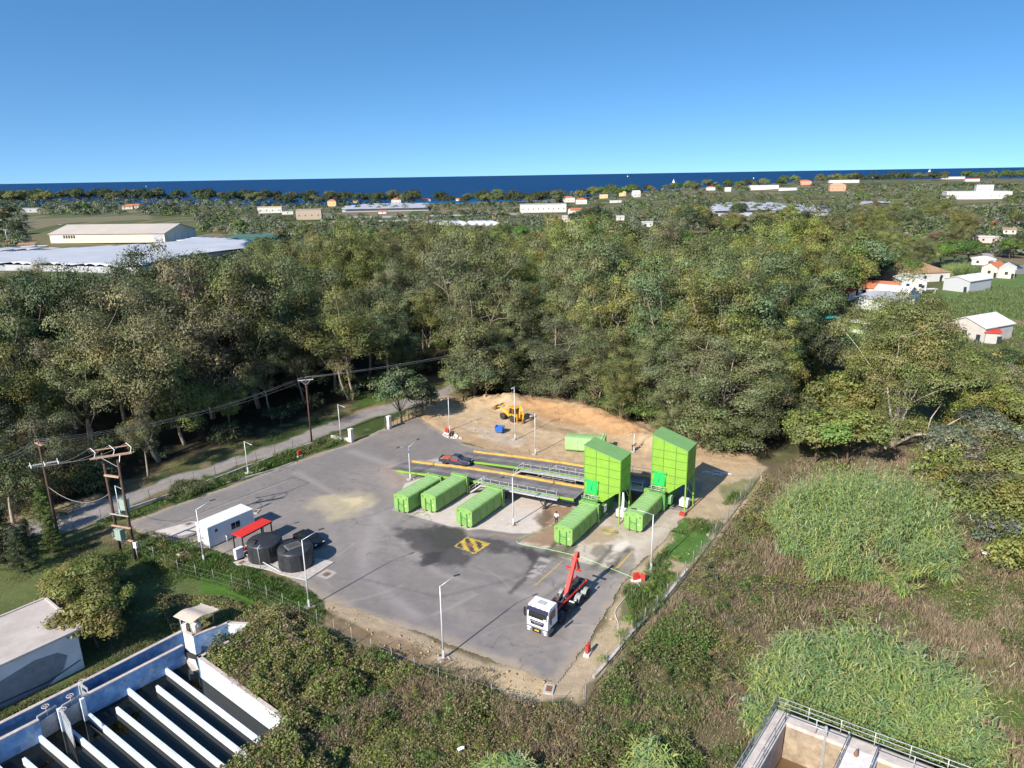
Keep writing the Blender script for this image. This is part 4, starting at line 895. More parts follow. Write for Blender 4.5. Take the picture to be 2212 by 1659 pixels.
# low scrub, hedges and groves of the plain that merge into one another: one mass
def hummocks():
    rs = np.random.RandomState(31); cen = []; rad = []; col = []
    for _ in range(11500):
        u = rs.uniform(-30, 2242); v = 418+rs.rand()**1.1*175
        if v > 560 and 1000 < u < 1900 or blocked(u, v): continue
        p = g(u, v)
        if inside([(q.x, q.y) for q in GH], np.array([p.x]), np.array([p.y]))[0] or v < 418+22*(u < 1200): continue
        if 1380 < u < 1570 and 500 < v < 542: continue
        if 60 < u < 430 and 486 < v < 545: continue
        if u > 1760 and v > 555: continue
        nn = float(NZ.fbm(np.array([p.x]), np.array([p.y]), 60)[0])
        if nn < .42 and rs.rand() < (.6 if v > 492 else .25): continue
        d = math.hypot(p.x, p.y); r = rs.uniform(1.2, 3.0)*(1+d/1600)
        z = float(rise(np.array([p.x]), np.array([p.y]))[0])
        cen.append((p.x, p.y, z+r*.45)); rad.append(r); k = rs.rand()*.45+.9*float(NZ2.fbm(np.array([p.x]), np.array([p.y]), 55)[0])-.18; col.append((.045, .065, .028) if k < .28 else (.075, .10, .045) if k < .42 else (.135, .155, .105) if k < .62 else (.10, .14, .04) if k < .8 else (.17, .14, .08))
    Ps = []; Cs = []; n = 46
    C0 = np.array(cen); R0 = np.array(rad); Co = np.array(col); N_ = len(C0)
    u = unit(rs, N_*n).reshape(N_, n, 3); u[..., 2] = np.abs(u[..., 2])
    P = (C0[:, None, :]+u*(R0[:, None, None]*(.8+.35*rs.rand(N_, n, 1)))*np.array((1, 1, .75))).reshape(-1, 3); nr = (u+unit(rs, N_*n).reshape(N_, n, 3)*.5).reshape(-1, 3)
    sz = np.repeat(R0, n)*rs.uniform(.25, .45, N_*n); D = np.cross(nr, unit(rs, N_*n))
    V, F = leaf_quads(P, nr, D, sz*1.6, sz*.9, rs)
    c = (Co[:, None, :]*(.7+.6*rs.rand(N_, n, 1))*(.8+.4*rs.rand(N_, 1, 1))).reshape(-1, 3)
    tag(link('scrub', npmesh('scrub', V, F, LEAF, np.repeat(c, 4, 0))), 'merging scrub, hedges and groves covering the plain towards the sea', 'scrub', kind='stuff')
GH = PX([(-200, 600), (0, 592), (300, 596), (430, 575), (560, 545), (560, 520), (430, 508), (330, 520), (0, 552)])
hummocks()

# ================================================================== GROUND COVER near the camera
def cover(name, label, poly, n, mode, h, lw, pal, seed, dens=None, excl=(), hn=4.0):
    rs = np.random.RandomState(seed); pts = [(p.x, p.y) for p in (PX(poly) if not isinstance(poly[0], Vector) else poly)]
    xs = [p[0] for p in pts]; ys = [p[1] for p in pts]
    X = rs.uniform(min(xs), max(xs), n); Y = rs.uniform(min(ys), max(ys), n); k = inside(pts, X, Y); X = X[k]; Y = Y[k]
    if dens is not None: k = rs.rand(len(X)) < dens(X, Y); X = X[k]; Y = Y[k]
    k = sdist(ASPHALT, X, Y) > .35
    for e in excl: k &= ~inside([(p.x, p.y) for p in e], X, Y)
    k &= ~inside([(p.x, p.y) for p in basin_cut], X, Y); X = X[k]; Y = Y[k]; m = len(X)
    Z0 = ground_h(X, Y); hf = h*(.25+1.5*sstep(.3, .75, NZ2.fbm(X, Y, hn)))
    pi = np.clip((NZ3.fbm(X, Y, 2.2)*.65+NZ.fbm(X, Y, 7)*.35-.28)/.44, 0, .999)*len(pal); col = np.array(pal)[np.clip((pi+rs.normal(0, .9, m)).astype(int), 0, len(pal)-1)]
    col = col*(.65+.7*rs.rand(m, 1))
    if mode == 'leaf':
        z = Z0+hf*rs.rand(m)**.45; P = np.stack([X, Y, z], 1); nr = unit(rs, m)*.9; nr[:, 2] = np.abs(nr[:, 2])+.5; nr /= np.linalg.norm(nr, axis=1, keepdims=True)
        D = np.cross(nr, unit(rs, m)); L = rs.uniform(lw[0], lw[1], m); V, F = leaf_quads(P, nr, D, L, L*.55, rs)
        c = np.repeat(col, 4, 0)
    else:
        a = rs.rand(m)*6.28; w = rs.uniform(lw[0], lw[1], m); H = hf*rs.uniform(.5, 1.2, m); s = np.stack([np.cos(a), np.sin(a), 0*a], 1)*w[:, None]
        ln = rs.normal(0, .38, (m, 2)); B = np.stack([X, Y, Z0-.02], 1); T = B+np.stack([ln[:, 0]*H, ln[:, 1]*H, H], 1); Mi = B+np.stack([ln[:, 0]*H*.35, ln[:, 1]*H*.35, H*.6], 1)
        V = np.stack([B-s, B+s, Mi+s*.9, T, ], 1).reshape(-1, 3); V = np.stack([B, Mi+s, T, Mi-s], 1).reshape(-1, 3); F = np.arange(4*m).reshape(m, 4)
        c = np.repeat(col, 4, 0)
    tag(link(name, npmesh(name, V, F, LEAF, c)), label, name.replace('_', ' '), kind='stuff')
basin_cut = [z5(-700, 1290), z5(-30, 1030), z5(1322, 360), z5(1400, 378), z5(1815, 285), z5(1800, 340), z5(1600, 430), z5(1455, 540), z5(2060, 1040), z5(1830, 1210), z5(1500, 1440), z5(-400, 2300)]
DRY = [(.37, .28, .19), (.31, .23, .15), (.24, .185, .13), (.33, .26, .16), (.17, .17, .07)]
GRN = [(.07, .135, .02), (.09, .17, .03), (.055, .10, .02), (.12, .17, .045), (.15, .16, .06)]
BRM = [(.075, .115, .025), (.10, .16, .03), (.065, .085, .025), (.20, .15, .075), (.15, .13, .05), (.13, .18, .035), (.17, .20, .035), (.25, .19, .11)]
LAWN = [(.10, .135, .035), (.14, .15, .055), (.08, .12, .03), (.18, .16, .09)]
bottom = [(430, 1420), (470, 1370), (560, 1300), (640, 1335), (800, 1415), (900, 1462), (1000, 1497), (1190, 1537), (1262, 1532), (1300, 1480), (1300, 1760), (380, 1760)]
cover('bramble', 'waist-high brambles in front of the yard and round the pond', bottom, 230000, 'leaf', .9, (.12, .28), BRM, 1, lambda X, Y: .12+.88*sstep(.43, .60, NZ.fbm(X, Y, 5)))
cover('dry_grass', 'dry brown grass in front of the yard', bottom, 230000, 'blade', .7, (.012, .035), DRY, 2, lambda X, Y: sstep(.66, .46, NZ.fbm(X, Y, 5)))
cover('bramble', 'dense brambles heaped over the end of the pond', [(445, 1440), (470, 1385), (560, 1330), (700, 1380), (800, 1470), (760, 1600), (700, 1760), (430, 1760), (560, 1650), (632, 1565)], 110000, 'leaf', 1.15, (.12, .30), BRM, 3, hn=3.0)
right = [(1300, 1480), (1430, 1325), (1535, 1185), (1640, 1050), (1700, 1000), (1960, 985), (2260, 960), (2330, 1760), (1240, 1760), (1262, 1540)]
cover('bramble', 'low brambles covering the slope right of the fence', right, 330000, 'leaf', .75, (.12, .30), BRM, 4, lambda X, Y: .12+.88*sstep(.44, .60, NZ.fbm(X, Y, 8)), hn=5.0)
cover('dry_grass', 'dead brown grass on the slope right of the fence', right, 330000, 'blade', .7, (.012, .035), DRY, 5, lambda X, Y: sstep(.64, .44, NZ.fbm(X, Y, 8)))
cover('bramble', 'leafy green weeds spreading right of the front corner', [(1262, 1545), (1330, 1450), (1430, 1350), (1500, 1300), (1570, 1420), (1560, 1600), (1500, 1760), (1240, 1760)], 60000, 'leaf', .7, (.12, .26), [(.09, .15, .03), (.12, .20, .035), (.07, .11, .025), (.16, .21, .05), (.19, .17, .08)], 6, lambda X, Y: sstep(.45, .6, NZ2.fbm(X, Y, 4)))
cover('green_grass', 'bright green grass between office cabin, tanks and front fence', [(300, 1140), (400, 1175), (520, 1225), (600, 1255), (700, 1300), (700, 1350), (640, 1340), (480, 1270), (300, 1215)], 120000, 'blade', .38, (.015, .04), GRN, 7)
cover('lawn_grass', 'short patchy grass round the concrete building', [(-120, 1230), (60, 1210), (215, 1150), (330, 1200), (500, 1285), (560, 1310), (440, 1420), (300, 1440), (180, 1500), (60, 1540), (-120, 1640)], 200000, 'blade', .20, (.012, .035), LAWN, 8)
cover('bramble', 'scrubby weeds behind the sheet-roofed hut', [(330, 1290), (480, 1290), (560, 1330), (470, 1390), (380, 1380)], 50000, 'leaf', .7, (.12, .26), BRM, 9)
cover('green_grass', 'green weeds on the verge between lane and yard', [z6(560, 900), z6(760, 830), z6(1010, 715), z6(1400, 572), z6(1700, 482), z6(1900, 415), z6(2000, 425), z6(1700, 530), z6(1350, 655), z6(1050, 765), z6(760, 870)], 70000, 'blade', .6, (.02, .05), GRN, 10)
cover('green_grass', 'green grass inside the fence beside the docked right container', [g(1480, 1122), g(1530, 1120), g(1600, 1050), g(1640, 1030), g(1535, 1170), g(1490, 1232), g(1430, 1310), g(1370, 1370), g(1345, 1275), g(1425, 1200)], 60000, 'blade', .5, (.015, .045), GRN, 11, lambda X, Y: sstep(.40, .56, NZ2.fbm(X, Y, 4)))
cover('field_grass', 'grass of the meadow beside the village', [(1990, 660), (2140, 620), (2260, 620), (2260, 900), (2080, 800)], 90000, 'blade', .7, (.05, .12), [(.09, .15, .04), (.12, .17, .055), (.16, .17, .08), (.10, .14, .04)], 12)
cover('dry_grass', 'dry tufts on the sandy strip in front of the yard', [(690, 1310), (800, 1350), (960, 1410), (1200, 1500), (1250, 1500), (1190, 1535), (1000, 1490), (850, 1440), (700, 1365)], 22000, 'blade', .4, (.012, .03), [(.22, .15, .08), (.12, .13, .04), (.17, .12, .07), (.08, .12, .03)], 13, lambda X, Y: sstep(.5, .62, NZ2.fbm(X, Y, 3)))
cover('undergrowth', 'low undergrowth beneath the trees along the lane', [(-40, 1180), (0, 1150), (330, 1022), (700, 893), (950, 805), (960, 840), (830, 862), (640, 930), (400, 1010), (200, 1090), (0, 1175)], 60000, 'leaf', .6, (.14, .3), [(.07, .10, .03), (.10, .10, .05), (.13, .12, .05), (.05, .08, .02)], 14, lambda X, Y: sstep(.42, .58, NZ2.fbm(X, Y, 5)))
# stones on the bank and pale strips
def stones(name, label, poly, n, s, col, seed, use_mound=False):
    rs = np.random.RandomState(seed); pts = [(p.x, p.y) for p in poly]; xs = [p[0] for p in pts]; ys = [p[1] for p in pts]; m = MB(); k = 0
    while k < n:
        x, y = rs.uniform(min(xs), max(xs)), rs.uniform(min(ys), max(ys))
        if not inside(pts, np.array([x]), np.array([y]))[0]: continue
        q = rs.uniform(*s)*(.6+rs.rand()**3*1.6); z = float(ground_h(np.array([x]), np.array([y]))[0]); m.box((x, y, z+q*.2), (q*rs.uniform(.8, 1.5), q, q*rs.uniform(.5, 1)), rs.rand()*3, 0, Matrix.Rotation(rs.rand()*.9, 3, 'X') @ Matrix.Rotation(rs.rand()*.9, 3, 'Y')); k += 1
    tag(m.build(name, mat(name+'_stone', col, .95, var=.3, scale=4), None), label, 'stones', kind='stuff')
stones('stones', 'stones and clods scattered on the sand and the earth bank', DIRT, 420, (.05, .13), (.34, .255, .16), 21)
stones('stones', 'pale stones on the strip between yard and right fence', PX([(1480, 1122), (1640, 1035), (1535, 1170), (1430, 1310), (1290, 1470), (1250, 1530), (1210, 1490), (1262, 1410), (1345, 1265)]), 200, (.05, .16), (.48, .40, .31), 22)
stones('stones', 'pale stones along the front edge of the yard', PX([(670, 1300), (700, 1290), (960, 1395), (1205, 1482), (1150, 1510), (930, 1440), (760, 1370)]), 220, (.05, .13), (.42, .34, .25), 23)
# giant reed thickets
def thicket(name, label, poly, n, h, tones, seed, lean=.28):
    rs = np.random.RandomState(seed); pts = [(p.x, p.y) for p in PX(poly)]; xs = [p[0] for p in pts]; ys = [p[1] for p in pts]
    V = []; F = []; Cc = []; idx = [0]; k = 0; cx = sum(xs)/len(xs); cyy = sum(ys)/len(ys)
    while k < n:
        x0, y0 = rs.uniform(min(xs), max(xs)), rs.uniform(min(ys), max(ys))
        if not inside(pts, np.array([x0]), np.array([y0]))[0]: continue
        e = -float(sdist(pts, np.array([x0]), np.array([y0]))[0]); hc = rs.uniform(*h)*(.48+.60*min(1, e/4.0))*(.6+.8*float(NZ2.fbm(np.array([x0]), np.array([y0]), 2.4)[0])); a = math.atan2(y0-cyy, x0-cx); tl = rs.normal(0, .12, 2); hc *= rs.uniform(.78, 1.15)
        for _ in range(rs.randint(14, 28)):                       # a tuft: canes fanning out of one root
            b_ = rs.rand()*6.28; q = rs.rand()**.5; sp = lean*2.0*q
            lx = math.cos(b_)*sp+math.cos(a)*lean*.45*rs.rand()+tl[0]+.07; ly = math.sin(b_)*sp+math.sin(a)*lean*.45*rs.rand()+tl[1]
            if rs.rand() < .03: lx *= 2.4; ly *= 2.4
            cane(rs, V, F, Cc, x0+math.cos(b_)*q*.5, y0+math.sin(b_)*q*.5, -.05, hc*(1.12-.42*q)*rs.uniform(.82, 1.12), (lx, ly, rs.rand()*6.28), tones, idx); k += 1
    tag(link(name, npmesh(name, np.array(V), np.array(F), LEAF, np.array(Cc))), label, 'reed thicket', 'giant reed thickets')
RT = [np.array((.25, .36, .10)), np.array((.21, .33, .13)), np.array((.36, .42, .11)), np.array((.18, .27, .09)), np.array((.42, .42, .16)), np.array((.27, .37, .17))]
thicket('reed_thicket', 'upper of the two big reed thickets, right of the docked right container', [(1672, 1150), (1700, 1110), (1790, 1075), (1900, 1090), (2010, 1120), (2060, 1200), (2030, 1270), (1950, 1295), (1860, 1265), (1770, 1250), (1690, 1225)], 2100, (4.8, 7.4), RT, 41, .36)
thicket('reed_thicket', 'lower of the two big reed thickets, behind the railed concrete tank', [(1625, 1560), (1650, 1470), (1740, 1440), (1880, 1450), (1990, 1520), (2090, 1600), (2130, 1700), (2000, 1700), (1860, 1640), (1740, 1580), (1690, 1560), (1640, 1620)], 2300, (4.6, 7.2), RT, 42, .36)
thicket('reed_thicket', 'small reed clump at the bottom edge in the middle of the photo', [(1060, 1680), (1110, 1655), (1150, 1690), (1130, 1720), (1080, 1720)], 110, (2.4, 3.6), RT, 43)
thicket('reed_thicket', 'small reed clump at the bottom edge left of the railed tank', [(1370, 1690), (1400, 1650), (1450, 1680), (1440, 1730), (1380, 1730)], 130, (2.6, 3.8), RT, 44)
thicket('reed_thicket', 'thin reeds before the wire fence at the front of the yard', [z6(935, 735), z6(1000, 695), z6(1120, 660), z6(1180, 650), z6(1160, 690), z6(1000, 745)], 200, (1.2, 2.0), [np.array((.15, .15, .07)), np.array((.11, .13, .06))], 45)
thicket('reed_thicket', 'reeds standing behind the brown-roofed village house', [(2010, 588), (2060, 580), (2110, 588), (2100, 602), (2030, 600)], 300, (4, 6), [q*1.1 for q in RT], 46)
thicket('reed_thicket', 'reeds growing along the near side of the white greenhouses', [(-60, 625), (0, 612), (150, 612), (260, 615), (260, 625), (100, 630)], 700, (4, 6.5), [np.array((.07, .14, .035)), np.array((.09, .16, .05))], 47)
# ================================================================== THE YARD'S THINGS
YA = R(-32)                        # yard frame: local x runs along the ramps, local y away along the containers
def yp(o, x, y, z=0):              # a point of the yard frame from an origin
    return Vector((o[0]+x*math.cos(YA)-y*math.sin(YA), o[1]+x*math.sin(YA)+y*math.cos(YA), z))
GREEN_C = mat('container_green', (0.20, 0.38, 0.095), 0.55, var=0.13, scale=1.2, dirt=(0.25, 0.33, 0.15), dscale=1.3)
GREEN_CD = mat('container_dark_green', (0.10, 0.27, 0.07), 0.55, var=0.12, scale=1.5)
GREEN_R = mat('roof_green', (0.27, 0.44, 0.17), 0.7, var=0.10, scale=0.6, dirt=(0.22, 0.34, 0.14), dscale=0.5)
GREEN_T = mat('tower_green', (0.205, 0.385, 0.042), 0.5, var=0.08, scale=0.6, dirt=(0.17, 0.30, 0.06), dscale=0.9)
GREEN_P = mat('platform_roof_green', (0.17, 0.33, 0.11), 0.8, var=0.06, scale=0.8)
GREEN_D = mat('hatch_green', (0.03, 0.52, 0.11), 0.4, var=0.08, scale=1.2)
SEAM = mat('seam_dark_green', (0.06, 0.17, 0.02), 0.7)
STEEL = mat('galvanised_steel', (0.50, 0.50, 0.50), 0.45, 0.3, var=0.12, scale=4)
STEEL_D = mat('dark_steel', (0.045, 0.05, 0.055), 0.6, 0.2, var=0.3, scale=3)
BLACK = mat('black_plastic', (0.018, 0.018, 0.02), 0.5, var=0.2)
RUBBER = mat('rubber', (0.028, 0.027, 0.027), 0.85, var=0.3, scale=6, dirt=(0.10, 0.085, 0.07), dscale=3)
WHITE = mat('white_paint', (0.80, 0.80, 0.79), 0.45, var=0.04)
GLASS = mat('dark_glass', (0.012, 0.018, 0.018), 0.06, var=0.1, spec=0.9)
RED = mat('red_paint', (0.62, 0.035, 0.025), 0.45, var=0.10, scale=2)
REDBOX = mat('hydrant_red', (0.52, 0.045, 0.03), 0.5, var=0.15, scale=3)
YELLOW = mat('kerb_yellow', (0.56, 0.34, 0.07), 0.7, var=0.25, scale=1.5, dirt=(0.26, 0.20, 0.12), dscale=1.6)
DECK = mat('ramp_deck', (0.20, 0.185, 0.18), 0.8, var=0.3, scale=0.9, dirt=(0.085, 0.078, 0.076), dscale=0.35, bump=0.3)
CONC = mat('concrete', (0.46, 0.42, 0.38), 0.9, var=0.18, scale=2, bump=0.3, dirt=(0.28, 0.24, 0.20))
POST = mat('lamp_post_paint', (0.60, 0.62, 0.63), 0.4, 0.2, var=0.05)
RUST = mat('rusty_lid', (0.22, 0.10, 0.06), 0.9, var=0.25, scale=5)
MARK = mat('white_marking', (0.82, 0.82, 0.80), 0.6, var=0.08)

# ---------------------------------------------------------------- hook-lift containers
def container(p, number, label, L=7.4, H=2.45, W=2.42, rz=YA, name='waste_container', green=GREEN_C):
    t = thing(name, label, 'container', p, rz, 'green hook lift containers')
    w = W/2; c = 0.22; z0 = 0.24
    prof = [(-w+c*.8, z0), (w-c*.8, z0), (w, z0+c*1.3), (w, H-.14), (w-.10, H-.02), (w*.4, H+.06), (-w*.4, H+.06), (-w+.10, H-.02), (-w, H-.14), (-w, z0+c*1.3)]
    m = MB(); m.exy(prof, 0.10, L-.35)
    m.build('body', green, t, bevel=.015)
    m = MB()
    for y in (1.9, 3.45, 5.0):                                   # side posts
        for s in (-1, 1): m.box((s*(w+.03), y, H*.52), (.06, .12, H-.62))
    m.build('side_ribs', green, t)
    m = MB()                                                     # curved roof sheet between bows
    n = 9
    for k in range(n):
        y = .75+k*(L-1.6)/(n-1)
        m.exy([(-w+.03, H-.03), (w-.03, H-.03), (w*.5, H+.105), (0, H+.132), (-w*.5, H+.105)], y-.025, y+.025)
    m.build('roof_bows', GREEN_R, t)
    m = MB(); m.exy([(-w+.06, H-.05), (w-.06, H-.05), (w*.5, H+.085), (0, H+.11), (-w*.5, H+.085)], .16, L-.5); m.build('roof', GREEN_R, t)
    m = MB()                                                     # front wall with cut corners
    prof = [(-w+c, z0-.02), (w-c, z0-.02), (w+.02, z0+c*1.4), (w+.02, H-.22), (w-.16, H+.02), (-w+.16, H+.02), (-w-.02, H-.22), (-w-.02, z0+c*1.4)]
    m.exy(prof, 0.0, .11); m.build('front_wall', green, t, bevel=.02)
    m = MB()                                                     # pull posts, brace and rungs
    for x in (-.46, .46): m.box((x, -.07, 1.02), (.09, .14, 1.85))
    m.box((0, -.04, 1.20), (.86, .05, .05)); m.box((0, -.04, .86), (.86, .05, .05)); m.box((0, -.04, .55), (.86, .05, .05))
    m.beam((-.42, -.05, 1.55), (-.15, -.05, 1.22), .05, .06); m.beam((-.42, -.05, 1.05), (-.15, -.05, 1.28), .05, .06)
    m.beam((.42, -.05, 1.36), (.15, -.05, 1.12), .05, .06); m.beam((.42, -.05, .98), (.15, -.05, 1.20), .05, .06)
    m.bar((-.18, -.08, 1.24), (.18, -.08, 1.24), .035); m.build('hook_frame', GREEN_CD, t)
    m = MB()
    for x in (-w+.30, w-.30): m.box((x, -.012, 2.08), (.22, .025, .26))
    m.box((0, -.015, 2.28), (.18, .03, .08)); m.build('reflector', mat('olive_panel', (.12, .22, .04), .6), t)
    m = MB()
    for x in (-.53, .53): m.box((x, L*.48, .13), (.14, L*.93, .22))
    m.build('skid', GREEN_CD, t)
    m = MB()
    for x in (-.53, .53):
        m.lathe([(.05, -.12), (.13, -.12), (.13, .12), (.05, .12)], (x, L-.75, .13), 12, 'X')
        m.lathe([(.05, -.10), (.10, -.10), (.10, .10), (.05, .10)], (x, .1, .12), 12, 'X')
    m.build('roller', STEEL_D, t)
    m = MB()                                                     # raised tailgate frame
    for s in (-1, 1): m.box((s*(w+.10), L-.42, H*.55), (.12, .22, H*.95)); m.box((s*(w+.07), L-.05, H*.53), (.16, .20, H*.92))
    m.box((0, L-.42, H+.16), (W+.30, .30, .16)); m.box((0, L-.05, H+.12), (W+.28, .2, .20)); m.box((0, L-.10, H*.55), (W, .12, H*.85))
    m.box((0, L-.24, H+.02), (W+.1, .45, .10))
    m.beam((-w+.1, L-.6, H+.25), (-w+.5, L-.2, H+.34), .06, .06); m.beam((w-.1, L-.6, H+.25), (w-.4, L-.2, H+.30), .06, .06)
    tg = m.build('tailgate', green, t, bevel=.01)
    m = MB()
    for z in (.6, 1.2, 1.8): m.bar((w+.18, L-.15, z), (w+.18, L-.15, z+.35), .04)
    m.build('latch', STEEL_D, tg)
    if number: text_mesh('number', number, .30, MARK, t, (w-.44, -.012, 1.12), (R(90), 0, 0))
    return t
container(yp(z1(150, 628), .55, -0.05), '59', 'green hook lift container numbered 59, leftmost of the row on the concrete pad')
container(yp(z1(330, 625), .50, -0.05), '50', 'green hook lift container numbered 50, parked close beside the leftmost one')
container(yp(z1(562, 724), .50, -0.05), '48', 'green hook lift container numbered 48, standing alone below the walkway railing')
container(yp(z1(1210, 845), .50, -0.12), '46', 'green hook lift container numbered 46, docked at the left hopper tower')
container(yp(z1(1668, 752), .50, -0.12), '53', 'green hook lift container numbered 53, docked at the right hopper tower')
GREEN_L = mat('pale_green', (0.30, 0.55, 0.20), 0.6, var=0.12, scale=1.0, dirt=(0.40, 0.50, 0.30))
_c = container(Vector((8.6, 107.2, .02)), None, 'pale green hook lift container lying across behind the ramps, partly hidden by the left tower', L=6.2, H=2.4, rz=R(-105), green=GREEN_L)

# ---------------------------------------------------------------- ramps
def ramp(o, Lr, W, prof, label, name='loading_ramp', yl=0):
    """o: ground point of its near left corner; prof: (x, z) heights of the deck"""
    t = thing(name, label, 'ramp', o, YA, 'loading ramps')
    def zat(x): return float(np.interp(x, [p[0] for p in prof], [p[1] for p in prof]))
    xs = list(np.linspace(0, Lr, 40)); n = len(xs)
    m = MB(); vs = []; fs = []
    for x in xs: vs += [(x, 0, zat(x)), (x, W, zat(x)), (x, 0, max(zat(x)-.14, -.05)), (x, W, max(zat(x)-.14, -.05))]
    for k in range(n-1):
        a = 4*k; b_ = a+4; fs += [(a, b_, b_+1, a+1), (a+2, a+3, b_+3, b_+2), (a, a+2, b_+2, b_), (a+1, b_+1, b_+3, a+3)]
    fs += [(0, 1, 3, 2), (4*n-4, 4*n-2, 4*n-1, 4*n-3)]
    m.add(vs, fs); m.build('deck', DECK, t)
    m = MB(); vs = []; fs = []                                   # grip bars on the near wheel track
    for x in np.arange(.6, Lr-.3, .30): m.box((x, .72, zat(x)+.012), (.05, 1.1, .025)); m.box((x, W-.80, zat(x)+.012), (.05, .9, .025))
    m.build('tread', STEEL_D, t)
    m = MB()                                                     # far kerb, yellow
    for k in range(n-1):
        if xs[k] < 1.6: continue
        a = (xs[k], W+.06, zat(xs[k])+.16); b_ = (xs[k+1], W+.06, zat(xs[k+1])+.16); m.beam(a, b_, .20, .28)
    m.build('yellow_kerb', YELLOW, t)
    m = MB()
    for k in range(n-1):
        if xs[k] < 1.3: continue
        m.beam((xs[k], -.09, zat(xs[k])-.05), (xs[k+1], -.09, zat(xs[k+1])-.05), .12, .30)
    m.build('edge_beam', GREEN_T, t)
    m = MB()
    for k in range(n-1):
        if zat(xs[k]) < .55: continue
        for y in (.25, W-.25): m.beam((xs[k], y, zat(xs[k])-.38), (xs[k+1], y, zat(xs[k+1])-.38), .18, .44)
    for x in np.arange(6, Lr, 1.2):
        if zat(x) > .55: m.beam((x, .2, zat(x)-.28), (x, W-.2, zat(x)-.28), .10, .2)
    m.build('girders', STEEL_D, t)
    return t, zat
def trestle(t, zat, x, W):
    m = MB(); z = zat(x)-.55
    for y in (.25, W-.25):
        m.box((x, y, z/2), (.24, .24, z)); m.box((x, y, .03), (.55, .55, .06)); m.box((x, y, z-.05), (.45, .45, .08))
    m.beam((x, .25, z*.2), (x, W-.25, z*.9), .08, .08); m.beam((x, W-.25, z*.2), (x, .25, z*.9), .08, .08)
    m.beam((x-1.5, .25, z+.1), (x-.1, .25, .15), .09, .09); m.beam((x+1.5, .25, z+.1), (x+.1, .25, .15), .09, .09)
    m.build('trestle', STEEL_D, t)
P1 = [(0, .03), (4, .38), (9, .93), (14, 1.42), (17, 1.68), (20, 1.86), (25, 2.12), (31.4, 2.48)]
R1o = Vector((-18.9, 100.1, 0)); W1 = 3.6
r1, zat1 = ramp(R1o, 31.4, W1, P1, 'near loading ramp with yellow kerb, rising past the parked containers to the left tower')
for x in (13.5, 20.6, 27.0): trestle(r1, zat1, x, W1)
R2o = Vector((-10.6, 102.6, 0))
P2 = [(0, .03), (4, .32), (9, .80), (14, 1.22), (18, 1.5), (22, 1.70), (26, 1.95), (33, 2.35)]
R2o = Vector((-9.6, 103.9, 0)); W2 = 3.6
r2, zat2 = ramp(R2o, 32.0, W2, P2, 'far loading ramp with yellow kerb, running behind the left tower to the right tower')
for x in (13.0, 20.0, 27.0): trestle(r2, zat2, x, W2)
def walkway(o, x0, x1, zat, y, wy, label, stair=True, endgate=True):
    """grating beside a ramp with a two-bar railing and stairs at its low end"""
    t = thing('steel_walkway', label, 'walkway', o, YA, 'railed walkways')
    m = MB(); xs = np.linspace(x0, x1, 12)
    for a, b_ in zip(xs[:-1], xs[1:]): m.beam((a, y-wy/2, zat(a)-.06), (b_, y-wy/2, zat(b_)-.06), wy, .06)
    for a, b_ in zip(xs[:-1], xs[1:]): m.beam((a, y-wy-.03, zat(a)-.10), (b_, y-wy-.03, zat(b_)-.10), .05, .18)
    m.build('grating', STEEL, t)
    m = MB(); n = int((x1-x0)/1.45); px = np.linspace(x0+.1, x1-.1, n+1)
    for x in px: m.bar((x, y-wy, zat(x)-.1), (x, y-wy, zat(x)+1.05), .026)
    for h in (.55, 1.05):
        for a, b_ in zip(px[:-1], px[1:]): m.bar((a, y-wy, zat(a)+h), (b_, y-wy, zat(b_)+h), .026)
    if endgate:
        for h in (.55, 1.05): m.bar((x1-.1, y-wy, zat(x1)+h), (x1-.1, y, zat(x1)+h), .026)
    m.build('railing', STEEL, t)
    if stair:
        z = zat(x0); m = MB(); ns = max(3, int(z/.2))
        for k in range(ns):
            q = (k+.5)/ns; m.box((x0-q*z*1.15-.05, y-wy/2, z*(1-q)-.03), (.28, wy, .04))
        for yy in (y-wy, y): m.beam((x0, yy, z-.05), (x0-z*1.15-.1, yy, .05), .05, .2)
        m.build('stairs', STEEL, t)
        m = MB()
        for yy in (y-wy, y):
            for h in (.55, 1.0): m.bar((x0, yy, z+h), (x0-z*1.15, yy, h), .024)
            for q in (0, .5, 1): m.bar((x0-q*z*1.15, yy, z*(1-q)), (x0-q*z*1.15, yy, z*(1-q)+1.0), .024)
        m.build('stair_rail', STEEL, t)
    return t
walkway(R1o, 17.6, 29.4, zat1, -.15, .75, 'galvanised walkway along the near side of the near ramp, stairs at its left end')
walkway(R2o, 13.2, 32.0, zat2, -.15, .75, 'galvanised walkway with railing in the gap between the two ramps')
# railings on the far side of each ramp, near the towers
def farrail(o, x0, x1, zat, y, label):
    t = thing('steel_railing', label, 'railing', o, YA, 'ramp railings'); m = MB(); n = max(2, int((x1-x0)/1.4)); px = np.linspace(x0, x1, n+1)
    for x in px: m.bar((x, y, zat(x)), (x, y, zat(x)+1.1), .026)
    m.build('posts', STEEL, t); m = MB()
    for h in (.6, 1.1):
        for a, b_ in zip(px[:-1], px[1:]): m.bar((a, y, zat(a)+h), (b_, y, zat(b_)+h), .026)
    m.bar((px[0], y, zat(px[0])+1.1), (px[0]-1.1, y, zat(px[0])+.1), .026)
    m.build('rails', STEEL, t); return t
farrail(R2o, 18.4, 23.0, zat2, .25, 'short railing at the near edge of the far ramp, just left of the left tower')
farrail(R2o, 22.4, 31.6, zat2, W2+.3, 'long railing on the far edge of the far ramp, seen between the towers')
farrail(R1o, 24.5, 29.6, zat1, W1+.3, 'low railing on the far edge of the near ramp beside the left tower')

